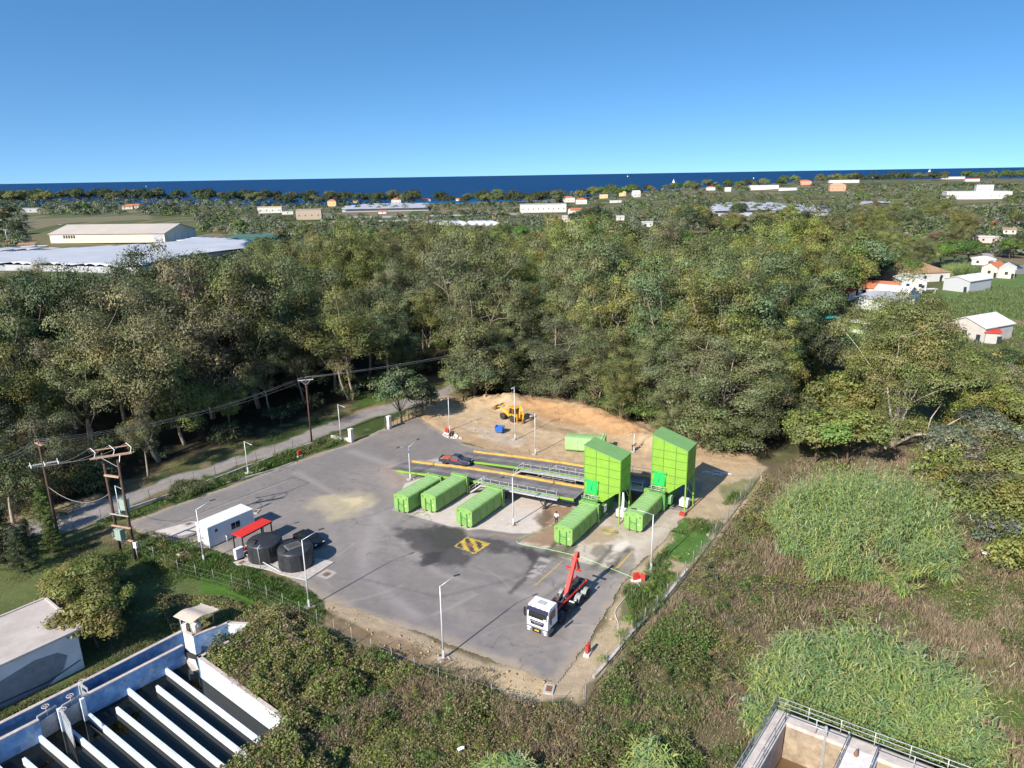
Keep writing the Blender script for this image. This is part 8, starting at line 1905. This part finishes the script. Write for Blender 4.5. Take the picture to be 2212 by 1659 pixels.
# multi-span film greenhouses: vaulted roof over a polygon
def vaults(label, poly, dirdeg, span, h0, h1, fm, st=1.6):
    pts = [(p.x, p.y) for p in poly]; c = np.mean(np.array(pts), 0); a = R(dirdeg); ca, sa = math.cos(a), math.sin(a)
    xs = np.array([p[0] for p in pts]); ys = np.array([p[1] for p in pts]); us = (xs-c[0])*ca+(ys-c[1])*sa; vs_ = -(xs-c[0])*sa+(ys-c[1])*ca
    U, V_ = np.meshgrid(np.arange(us.min(), us.max(), 6.0), np.arange(vs_.min(), vs_.max(), span/10)); X = c[0]+U*ca-V_*sa; Y = c[1]+U*sa+V_*ca
    Z = h0+h1*np.abs(np.sin(V_/span*math.pi))**.8+.25*NZ.fbm(X, Y, 9)
    k = inside(pts, X, Y); kk = k[:-1, :-1] & k[1:, :-1] & k[:-1, 1:] & k[1:, 1:]; nx = X.shape[1]; i = np.arange(X.shape[0]-1)[:, None]*nx+np.arange(nx-1)[None, :]
    F = np.stack([i, i+1, i+nx+1, i+nx], -1)[kk]; V = np.stack([X, Y, Z], -1).reshape(-1, 3); used = np.unique(F); rm = np.full(len(V), -1); rm[used] = np.arange(len(used))
    t = thing('greenhouse', label, 'greenhouse', (0, 0, 0), 0, 'white film greenhouses'); o = link('roof', npmesh('vault_roof', V[used], rm[F], fm, smooth=True), t)
    md = o.modifiers.new('thick', 'SOLIDIFY'); md.thickness = .05
    m = MB(); n = len(pts); cc = Vector((c[0], c[1], 0))
    for a_, b_ in zip(pts, pts[1:]+pts[:1]):
        a2 = Vector((*a_, 0)).lerp(cc, .045); b2 = Vector((*b_, 0)).lerp(cc, .045); m.beam(a2+Vector((0, 0, h0/2)), b2+Vector((0, 0, h0/2)), .1, h0)
    m.build('side_wall', mat('film_side', (.40, .41, .42), .6), t); return t
vaults('big white block of film greenhouses in front of the warehouse', PX([(-140, 590), (0, 586), (150, 589), (302, 594), (425, 562), (548, 549), (548, 528), (430, 521), (362, 536), (200, 545), (100, 552), (-140, 562)]), 60, 8.5, 3.0, .9, FILM)
vaults('grey film greenhouse block at the left edge beside the scrap roofs', PX([(-160, 562), (90, 550), (140, 546), (100, 543), (-160, 553)]), 60, 9, 3.0, .8, FILM_G)
for k in range(7):
    a = zA(150+52*k, 502-2*k); b_ = zA(420+48*k, 440-1.5*k) if k < 6 else zA(640, 428); d = b_-a; Lk = min(d.length, 170); d.normalize(); m = MB(); pr = [(2.9*math.cos(math.pi*i/8), 2.9*math.sin(math.pi*i/8)) for i in range(9)]; m.exy(pr, 0, Lk, 0, True)
    tag(m.build('polytunnel', FILM_G, None, loc=a, rz=math.atan2(d.y, d.x)-math.pi/2), f'grey polytunnel behind the warehouse, {["nearest", "second", "third", "fourth", "fifth", "sixth", "last"][k]} of the row counted from the left', 'polytunnel', 'polytunnels behind the warehouse')
for k in range(10):
    x = 925+15.8*k+(6 if k > 5 else 0); a = g(x, 488); s_ = mpp(a)*15.5; m = MB(); pr = [(s_/2*math.cos(math.pi*i/8), s_*.36*math.sin(math.pi*i/8)+1.0*(0 < i < 8)) for i in range(9)]; m.exy(pr, 0, 40, 0, True)
    tag(m.build('polytunnel', FILM, None, loc=a, rz=R(12)), f'white polytunnel in the middle distance, {["leftmost", "second", "third", "fourth", "fifth", "sixth", "seventh", "eighth", "ninth", "rightmost"][k]} of the row of ten', 'polytunnel', 'white polytunnels in the middle distance')
m = MB(); q = zA(1, 1)
quadhouse('greenhouse', 'teal shade-netted greenhouse right of the warehouse', 'greenhouse', g(490, 527), g(600, 524), 30, 4, 'flat', mat('shade_net', (.06, .14, .12), .9, var=.1), mat('shade_net', (.06, .14, .12)), .1, 0, 0)
for lb, pts in (('long grey glasshouse in the middle distance left of the white villa', [(735, 459), (931, 455), (931, 444), (800, 445), (735, 452)]), ('blue-grey glasshouse roof behind the trees right of the sailing boat', [(1533, 465), (1660, 462), (1800, 467), (1780, 448), (1600, 441), (1533, 446)]), ('pale glasshouse roof far right between the tree belts', [(1854, 446), (1936, 445), (1936, 434), (1860, 436)]), ('pale glasshouse on the left plain before the white house', [(66, 486), (155, 484), (150, 475), (75, 478)])):
    vaults(lb, PX(pts), 5, 12, 3.2, .7, FILM_G)
# far and middle houses
HG = 'houses of the plain'
for a in [('petrol station with an orange band along its white roof', 584, 468, 46, 12, 'flat', WHT, YELW, 'petrol station', 0, .5, 4), ('unfinished bare concrete building with an open frame', 668, 478, 50, 20, 'flat', RAWC, RAWC, 'building', 0, .6, 4),
          ('red-roofed cottage alone on the left plain', 290, 466, 22, 6, 'gable', WHT, TILE, 'house', .1, .8, 2), ('flat white house among the olives at far left', 70, 476, 29, 7, 'flat', WHT, RWH, 'house', 0, .6, 3), ('tan low house left of the red-roofed cottage', 300-22, 468, 18, 5, 'gable', CREAM, TILEB, 'house', 0, .8, 2),
          ('yellow villa on the shore left of centre', 717, 446, 17, 10, 'hip', YELW, TILE, 'house', 0, .8, 2), ('small peach house on the shore beside the yellow villa', 768, 438, 11, 6, 'hip', YELW, TILEB, 'house', 0, .8, 1), ('white shore house with a red hip roof', 856, 441, 20, 9, 'hip', WHT, TILE, 'house', 0, .8, 3), ('low red-roofed shore house right of the white one', 917, 436, 25, 5, 'hip', WHT, TILE, 'house', 0, .6, 4), ('tiny red roof on the shore beside the tall dark cypress', 991, 434, 12, 4, 'gable', WHT, TILE, 'house', 0, .8, 1),
          ('big flat-roofed white commercial building in the centre distance', 1174, 459, 96, 17, 'flat', WHT, RGR, 'building', .05, .35, 9), ('white house with red roof just above the commercial building', 1229, 437, 25, 9, 'hip', WHT, TILE, 'house', 0, .7, 3), ('red-roofed villa right of the commercial building', 1256, 441, 23, 9, 'hip', WHT, TILE, 'house', 0, .8, 3), ('orange-roofed house behind the dark pines', 1255, 464, 44, 10, 'gable', WHT, TILE, 'house', .2, .6, 4), ('cream house with pale roof below the orange one', 1228, 480, 23, 10, 'gable', CREAM, RGR, 'house', .1, .9, 2),
          ('ochre shore house with white terrace', 1304, 430, 17, 8, 'flat', YELW, RWH, 'house', 0, .7, 2), ('small ochre house near the shore', 1345, 427, 14, 8, 'hip', YELW, YELW, 'house', 0, .8, 2), ('tall white gabled house near the shore', 1376, 431, 15, 10, 'gable', WHT, RWH, 'house', .3, .8, 2), ('little flat white building in the shore trees', 1330, 440, 24, 5, 'flat', WHT, RWH, 'house', 0, .5, 2), ('cream walled farm building behind the eucalyptus belt', 1340, 476, 16, 7, 'gable', CREAM, RGR, 'house', 0, .8, 1),
          ('white house with red roof on the far right shore', 1535, 419, 17, 6, 'hip', WHT, TILE, 'house', 0, .8, 2), ('small cubic white house on the far right shore', 1572, 422, 12, 8, 'flat', WHT, RWH, 'house', 0, .8, 1), ('modern white house with a roof tower near the far shore', 1650, 420, 54, 9, 'flat', WHT, RWH, 'house', 0, .4, 5), ('salmon house with red roof near the far shore', 1738, 413, 22, 7, 'hip', SALM, TILE, 'house', 0, .7, 3), ('salmon two-storey house before the long white shed', 1808, 427, 28, 11, 'hip', SALM, SALM, 'house', 0, .7, 3), ('long flat white shed at the far shore', 1822, 410, 52, 5, 'flat', WHT, RWH, 'shed', 0, .4, 0), ('low white roof beside the salmon house', 1702, 424, 34, 4, 'mono', WHT, RWH, 'shed', 0, .5, 0),
          ('sprawling white flat-roofed building at the right', 2112, 439, 100, 13, 'flat', WHT, RWH, 'building', 0, .4, 8), ('white block on top of the sprawling building', 2124, 431, 26, 14, 'flat', WHT, RWH, 'building', 0, .6, 2), ('long white house high on the right shore', 2058, 400, 35, 4, 'flat', WHT, RWH, 'house', 0, .4, 4), ('orange roofed house on the far right', 2098, 408, 22, 4, 'gable', WHT, TILE, 'house', 0, .6, 2),
          ('open-sided grey farm shed behind the big dark trees', 1588, 480, 66, 12, 'mono', WINM, RGR, 'shed', -.1, .3, 0), ('pink-walled white-roofed hut by the right road', 2134, 525, 31, 11, 'flat', mat('pink_wall', (.60, .42, .38), .9), RWH, 'hut', 0, .6, 2), ('small white house far up the right road', 2180, 506, 20, 8, 'gable', WHT, TILEB, 'house', 0, .7, 2), ('pale tent-like roof in the brown field', 1464, 540, 24, 4, 'hip', CREAM, CREAM, 'house', 0, .9, 0), ('orange roof glimpsed between trees below the brown field', 1466, 553, 28, 3, 'gable', WHT, TILE, 'house', 0, .7, 0), ('white house hidden in the belt of eucalyptus', 1400, 490, 20, 10, 'flat', WHT, RWH, 'house', .2, .8, 2),
          ('rust-roofed shack among the scrap left of the warehouse', 58, 541, 26, 7, 'mono', WHT, TILEB, 'shack', 0, .7, 0), ('white van-like hut beside the rust-roofed shack', 84, 541, 24, 5, 'flat', WHT, RWH, 'hut', 0, .5, 2), ('brown sheet-roofed lean-to in front of the warehouse', 118, 549, 42, 5, 'mono', TILEB, TILEB, 'lean-to', .1, .8, 0), ('pale lean-to roof in front of the warehouse door', 175, 546, 50, 5, 'mono', CREAM, CREAM, 'lean-to', .1, .6, 0),
          ('red-roofed shed at the far left edge of the plain', 8, 478, 20, 5, 'gable', TILEB, TILE, 'shed', 0, .8, 0), ('small house with orange roof right of the unfinished building', 826, 462, 16, 5, 'gable', WHT, TILE, 'house', 0, .8, 1), ('white flat store right of the petrol station', 622, 468, 22, 6, 'flat', WHT, RWH, 'store', 0, .6, 1)]:
    lb, x, y, w, hp, rf, wm, rm, cat, rot, dr, wn_ = a; hq(lb, x, y, w, hp, rf, wm, rm, cat, rot, dr, wn_, name=cat.replace(' ', '_').replace('-', '_'), group=HG)
# the village at the right: nearer houses given by wall corners
VG = 'houses of the village'
def vh(label, a, b_, D, H, roof, wm, rm, rise_=1.2, win=2, ridge='long', cat='house', ov=.4, door=True): return quadhouse(cat.replace(' ', '_'), label, cat, g(*a), g(*b_), D, H, roof, wm, rm, ov, rise_, win, ridge, door, VG)
vh('village house with a big brown hip roof', (1944, 612), (2050, 607), 16, 3.6, 'hip', WHT, TILEB, 3.2, 3)
vh('village house with orange tiled roof and white wall', (1852, 640), (1935, 645), 11, 3.2, 'gable', WHT, TILE, 1.8, 3)
vh('white village house with white gabled roof, left of the round bush', (1946, 627), (2000, 628), 11, 3.6, 'gable', WHT, RWH, 1.4, 2, 'side')
vh('grey-walled barn with white pitched roof, right of the round bush', (2036, 626), (2092, 633), 14, 4.2, 'gable', mat('corrugated_grey', (.42, .43, .45), .6, var=.08), RWH, 1.3, 0, 'side', 'barn')
vh('pale green walled shed with ribbed grey roof, lowest of the village row', (1846, 665), (1925, 677), 10, 3.6, 'mono', PGRN, RGR, 1.0, 0, cat='shed')
vh('white shed with white roof behind the pale green one', (1888, 648), (1960, 655), 8, 3.6, 'gable', WHT, RWH, 1.3, 1, cat='shed')
vh('blue awning roof at the end of the white shed', (1948, 657), (1974, 660), 4, 2.4, 'mono', PGRN, BLUR, .5, 0, cat='awning', door=False)
vh('white hut with a red sheet roof at the wood edge', (1792, 647), (1833, 651), 7, 2.8, 'mono', WHT, REDR, .8, 1, cat='hut')
vh('low brick outbuilding below the red-roofed hut', (1776, 663), (1812, 667), 7, 2.6, 'flat', mat('brick_wall', (.24, .12, .09), .9, var=.2), RBG, 0, 3, cat='outbuilding')
vh('grey block shed with bright white roof, nearest building on the right', (2040, 726), (2124, 742), 12, 4.0, 'gable', BLOCK, RWH, 2.0, 1, 'side', 'shed')
vh('red sheet lean-to at the right end of the block shed', (2126, 742), (2158, 744), 7, 2.9, 'mono', BLOCK, REDR, .6, 0, cat='lean-to'.replace('-', '_'))
vh('cream village house with orange gabled roof at far right', (2118, 597), (2152, 600), 9, 4.0, 'gable', CREAM, TILE, 1.8, 1, 'side')
vh('cream village house with white roof at far right', (2154, 600), (2190, 602), 10, 3.8, 'gable', CREAM, RWH, 1.4, 1, 'side')
vh('white fancy-roofed pavilion beside the road at right', (2098, 572), (2150, 574), 8, 2.6, 'hip', WHT, RWH, 1.2, 2, cat='pavilion')
m = MB()
for a, b_ in (((1790, 706), (1862, 722)), ((1810, 692), (1884, 702)), ((1862, 722), (1886, 716))): A_ = g(*a); B_ = g(*b_); m.beam(A_+Vector((0, 0, .5)), B_+Vector((0, 0, .5)), .3, 1.0)
tag(m.build('garden_wall', WHT, None), 'low white wall round the small lawn below the village', 'wall')
t = thing('shade_sail', 'teal shade canopy at the corner of the small walled lawn', 'canopy', g(1786, 706)); m = MB(); m.add([(-2.5, -2, 2.6), (3, -1.5, 2.9), (3.5, 3, 2.6), (-2, 3.5, 2.3)]+[(-2.5, -2, 2.64), (3, -1.5, 2.94), (3.5, 3, 2.64), (-2, 3.5, 2.34)], [(0, 3, 2, 1), (4, 5, 6, 7), (0, 1, 5, 4), (1, 2, 6, 5), (2, 3, 7, 6), (3, 0, 4, 7)]); m.build('canopy_cloth', mat('teal_cloth', (.03, .22, .20), .8), t)
for x, y in ((-2.4, -1.9), (2.9, -1.4), (3.4, 2.9), (-1.9, 3.4)): m = MB(); m.bar((x, y, 0), (x, y, 2.6), .06); m.build('post', POST, t)
t = thing('garden_table', 'small white-topped shelter standing in the village meadow', 'shelter', g(2003, 634)); m = MB(); m.bx(-3, 3, -1, 1, 1.6, 1.75); m.build('roof', RWH, t); m = MB(); [m.bx(x, x+.2, -.8, .8, 0, 1.6) for x in (-2.6, 2.2)]; m.build('support', CONC, t)
for x, y, lb, k_ in ((1863, 606, 'grey car parked under the trees left of the village', (.10, .12, .14)), (2196, 580, 'dark blue car on the tarmac lot at the right edge', (.04, .06, .12)), (2178, 578, 'white car on the tarmac lot at the right edge', (.6, .6, .6))):
    t = thing('parked_car', lb, 'car', g(x, y), R(20), 'cars parked by the village'); cm_ = mat('car_'+str(x), k_, .3); bodyshell(t, 'body', [(-2.1, .75, .3, .72, .75), (-.9, .86, .25, .82, .9), (1.3, .86, .25, .82, .92), (2.1, .75, .3, .72, .8)], cm_, 0); bodyshell(t, 'roof', [(-1, .78, .9, .76, .93), (-.3, .76, .9, .6, 1.4), (.8, .76, .9, .6, 1.4), (1.5, .76, .9, .7, .95)], GLASS, 0)
    for s in (-1, 1):
        for yy in (-1.3, 1.3): wheel(t, (s*.78, yy, .32), .32, .2, s)
m = MB(); q = PX([(2130, 590), (2160, 578), (2330, 560), (2330, 590), (2200, 592)]); m.prism([(p.x, p.y) for p in q], 0.02, .16); tag(m.build('parking_lot', mat('far_tarmac', (.20, .19, .19), .9, var=.1), None), kind='structure')
m = MB(); q = PX([(2118, 530), (2150, 530), (2146, 560), (2122, 556)]); m.prism([(p.x, p.y) for p in q], 0.02, .16); tag(m.build('road', mat('far_road', (.36, .33, .31), .9, var=.1), None), kind='structure')
for k, pts in enumerate(([(250, 497), (600, 484), (760, 481), (930, 476), (930, 473), (760, 478), (600, 480), (250, 493)], [(560, 474), (700, 472), (840, 470), (1130, 463), (1130, 460), (840, 467), (560, 471)], [(60, 505), (250, 495), (250, 492), (60, 500)])):
    q = PX(pts); m = MB(); m.prism([(p.x, p.y) for p in q], 0.02, .3); tag(m.build('road', mat('far_road', (.36, .33, .31), .9), None), kind='structure')
t = thing('scrap_yard', 'scrap yard of red and white wrecks at the right edge', 'scrap yard', g(2148, 485)); rs = np.random.RandomState(6)
for k, c_ in enumerate([(.5, .05, .04), (.7, .7, .7), (.25, .12, .08), (.55, .25, .2), (.3, .3, .32)]):
    m = MB(); [m.box((rs.uniform(-19, 19), rs.uniform(-8, 20), .7+rs.rand()), (rs.uniform(2, 5), rs.uniform(1.5, 2.5), rs.uniform(1.2, 2.4)), rs.rand()*3) for _ in range(9)]; o_ = m.build('wreck', mat('wreck_'+str(k), c_, .6), t); o_['kind'] = 'stuff'
def digger(x, y, lb):
    t = thing('excavator', lb, 'excavator', g(x, y), R(30), 'orange machines on the plain'); OR = mat('machine_orange', (.75, .30, .02), .5)
    m = MB(); m.bx(-1.6, 1.6, -2, 2, 1.0, 2.2); m.build('body', OR, t, bevel=.1); m = MB(); m.bx(-1.4, -.2, -1.8, -.2, 2.2, 3.3); m.build('cab', GLASS, t); m = MB(); m.beam((.5, -1.5, 1.8), (.8, -5, 4.6), .5, .6); m.beam((.8, -5, 4.6), (.8, -8, 2.0), .4, .5); m.build('arm', OR, t); m = MB(); m.bx(-1.7, -1.0, -2.3, 2.3, 0, 1); m.bx(1.0, 1.7, -2.3, 2.3, 0, 1); m.build('track', BLACK, t)
digger(1212-12, 480, 'orange machine behind the white polytunnels'); digger(1672, 427, 'orange digger at the works near the far right shore')
# slim far power poles
for k, (x, y, yt, lb) in enumerate([(1780, 600, 563, 'wooden power pole with cross-arm at the wood edge left of the village'), (18, 530, 495, 'grey power pole at the far left beside the polytunnels'), (135, 512, 484, 'slim power pole in front of the polytunnels'), (2147, 515, 470, 'power pole behind the pink-walled hut'), (2190, 480, 440, 'power pole at the far right above the scrap yard'), (1100, 470, 448, 'power pole left of the commercial building'), (608, 478, 450, 'power pole by the petrol station'), (1797, 455, 430, 'slim power pole before the pale tree belt'), (1640, 470, 445, 'slim power pole before the blue-grey glasshouse'), (1745, 462, 440, 'chimney-like pole beside the blue-grey glasshouse'), (950, 480, 455, 'slim power pole left of the white polytunnels'), (982, 828, 788, 'short pole at the bend of the dirt track by the gate')]):
    p = g(x, y); h = min(hgt(p, yt), 15); t = thing('power_pole', lb, 'power pole', p, 0, 'far power poles'); m = MB(); m.bar((0, 0, 0), (0, 0, h), .22 if y < 560 else .15, 8, r2=.12); m.build('pole', WOODP if k != 1 else POST, t); m = MB(); m.beam((-1.2, 0, h-.4), (1.2, 0, h-.4), .18, .18); m.build('crossarm', POST, t)
# boats
def sailboat(x, y, h, lb):
    d_ = _fw*FPX+_rt*(x-1106.0)-_up*(y-829.5); tt = (-3-CAM_H)/d_.z; p = Vector((d_.x*tt, d_.y*tt, -3)); k = tt*FPX/FPX*1.0; s = h*tt/8.5*FPX/FPX
    t = thing('sailing_boat', lb, 'sailing boat', p, R(40), 'sailing boats on the sea'); t.scale = (s, s, s)
    m = MB(); m.prism([(-.9, -3), (.9, -3), (1.0, 0), (.6, 2.5), (0, 4), (-.6, 2.5), (-1.0, 0)], [0]*7, [1.0]*7); m.build('hull', WHITE, t)
    m = MB(); m.add([(0, .6, 1.2), (0, -2.6, 1.4), (0, .4, 8.5), (.25, -1.2, 3)], [(0, 1, 3), (1, 2, 3), (2, 0, 3), (0, 2, 1)]); m.build('sail', WHITE, t)
    m = MB(); m.add([(0, 3.6, 1.1), (0, .8, 1.3), (0, .6, 7.6), (.2, 1.6, 2.5)], [(0, 1, 3), (1, 2, 3), (2, 0, 3), (0, 2, 1)]); m.build('jib', WHITE, t)
    m = MB(); m.bar((0, .5, 1), (0, .5, 8.8), .06); m.build('mast', POST, t)
sailboat(1455, 399, 12, 'largest white sailing boat, on the sea right of centre'); sailboat(1885, 384, 4, 'small white sailing boat, second from the right edge'); sailboat(2008, 371, 6, 'white sailing boat farthest to the right'); sailboat(1356, 382, 3.5, 'tiny sailing boat near the horizon left of the largest one'); sailboat(1628, 386, 3.5, 'small white sailing boat between the largest one and the right shore'); sailboat(316, 404, 4, 'lone faint sailing boat on the left part of the sea')
# the white bird on the right slope, litter
m = MB(); m.lathe([(.02, -.38), (.12, -.2), (.15, 0), (.10, .2), (.04, .36)], (0, 0, .62), 12, 'Y'); 
m.tube([(0, .30, .68), (0, .42, .85), (0, .38, 1.0), (0, .46, 1.08)], [.05, .035, .03, .035], 8); m.bar((0, .46, 1.08), (0, .62, 1.06), .012, 5, r2=.004); m.bar((.04, 0, 0), (.03, 0, .5), .012, 5); m.bar((-.04, .05, 0), (-.03, .03, .5), .012, 5)
m.tube([(.10, .2, .72), (.15, -.1, .68), (.06, -.42, .58)], [.03, .08, .02], 6); m.tube([(-.10, .2, .72), (-.15, -.1, .68), (-.06, -.42, .58)], [.03, .08, .02], 6)
tag(m.build('egret', WHITE, None, loc=g(2127, 1206, .55), rz=R(70)), 'white egret standing in the greenery of the right slope', 'bird')
for x, y, lb in ((994, 1628, 'white scrap of litter in the scrub below the yard'), (1075, 1680, 'small white litter left of the bottom reed clump'), (1603, 1520, 'white litter on the brown slope')):
    m = MB(); m.box((0, 0, .45), (.35, .25, .12), .6, 0, Matrix.Rotation(.4, 3, 'X')); m.box((.2, .1, .47), (.2, .25, .1), 1.6); tag(m.build('litter', WHITE, None, loc=g(x, y)), lb, 'litter')
# ================================================================== LABELS for the planted things, CHECK
def label_plants():
    import collections
    place = [(70, 'at the far left edge'), (180, 'beyond the left conifers'), (300, 'behind the transformer poles'), (420, 'right of the transformer poles'), (560, 'left of the lone power pole'), (680, 'behind the lone power pole'),
             (800, 'right of the lone power pole'), (920, 'behind the gate pillars'), (1020, 'behind the green gate'), (1120, 'behind the backhoe'), (1230, 'behind the earth bank'), (1330, 'left of the left tower'), (1440, 'behind the left tower'), (1560, 'behind the right tower'),
             (1680, 'right of the hopper towers'), (1800, 'left of the village'), (1930, 'by the red roofs'), (2050, 'in line with the village'), (2150, 'towards the right edge'), (9999, 'at the far right edge')]
    grp = collections.defaultdict(list)
    for o, tone, noun, s in PLANTED:
        p = o.location; u, v = proj(p); d = math.hypot(p.x, p.y); pl = [t for lim, t in place if u < lim][0]
        grp[(noun, pl)].append((d, o, tone, s))
    un = 'first second third fourth fifth sixth seventh eighth ninth tenth eleventh twelfth thirteenth fourteenth fifteenth sixteenth seventeenth eighteenth nineteenth'.split()
    def ordw(i): return un[i] if i < 19 else ['twentieth', 'thirtieth', 'fortieth', 'fiftieth'][(i+1)//10-2] if (i+1) % 10 == 0 else ['twenty', 'thirty', 'forty', 'fifty'][(i+1)//10-2]+'-'+un[(i+1) % 10-1]
    depth = ['nearest']+[ordw(i)+' nearest' for i in range(1, 58)]
    def size(s): return 'big' if s > 1.15 else 'mid-sized' if s > .85 else 'small'
    for (noun, pl), L in grp.items():
        sub = collections.defaultdict(list)
        for d, o, tone, s in L: sub[(tone, size(s))].append((d, o))
        for (tone, sz), M in sub.items():
            M.sort(key=lambda q: q[0])
            for i, (d, o) in enumerate(M):
                if len(M) == 1: o['label'] = f'the {sz} {tone} {noun} {pl}'
                elif i < len(depth): o['label'] = f'{sz} {tone} {noun} {pl}, {depth[i]} of its look'
label_plants()
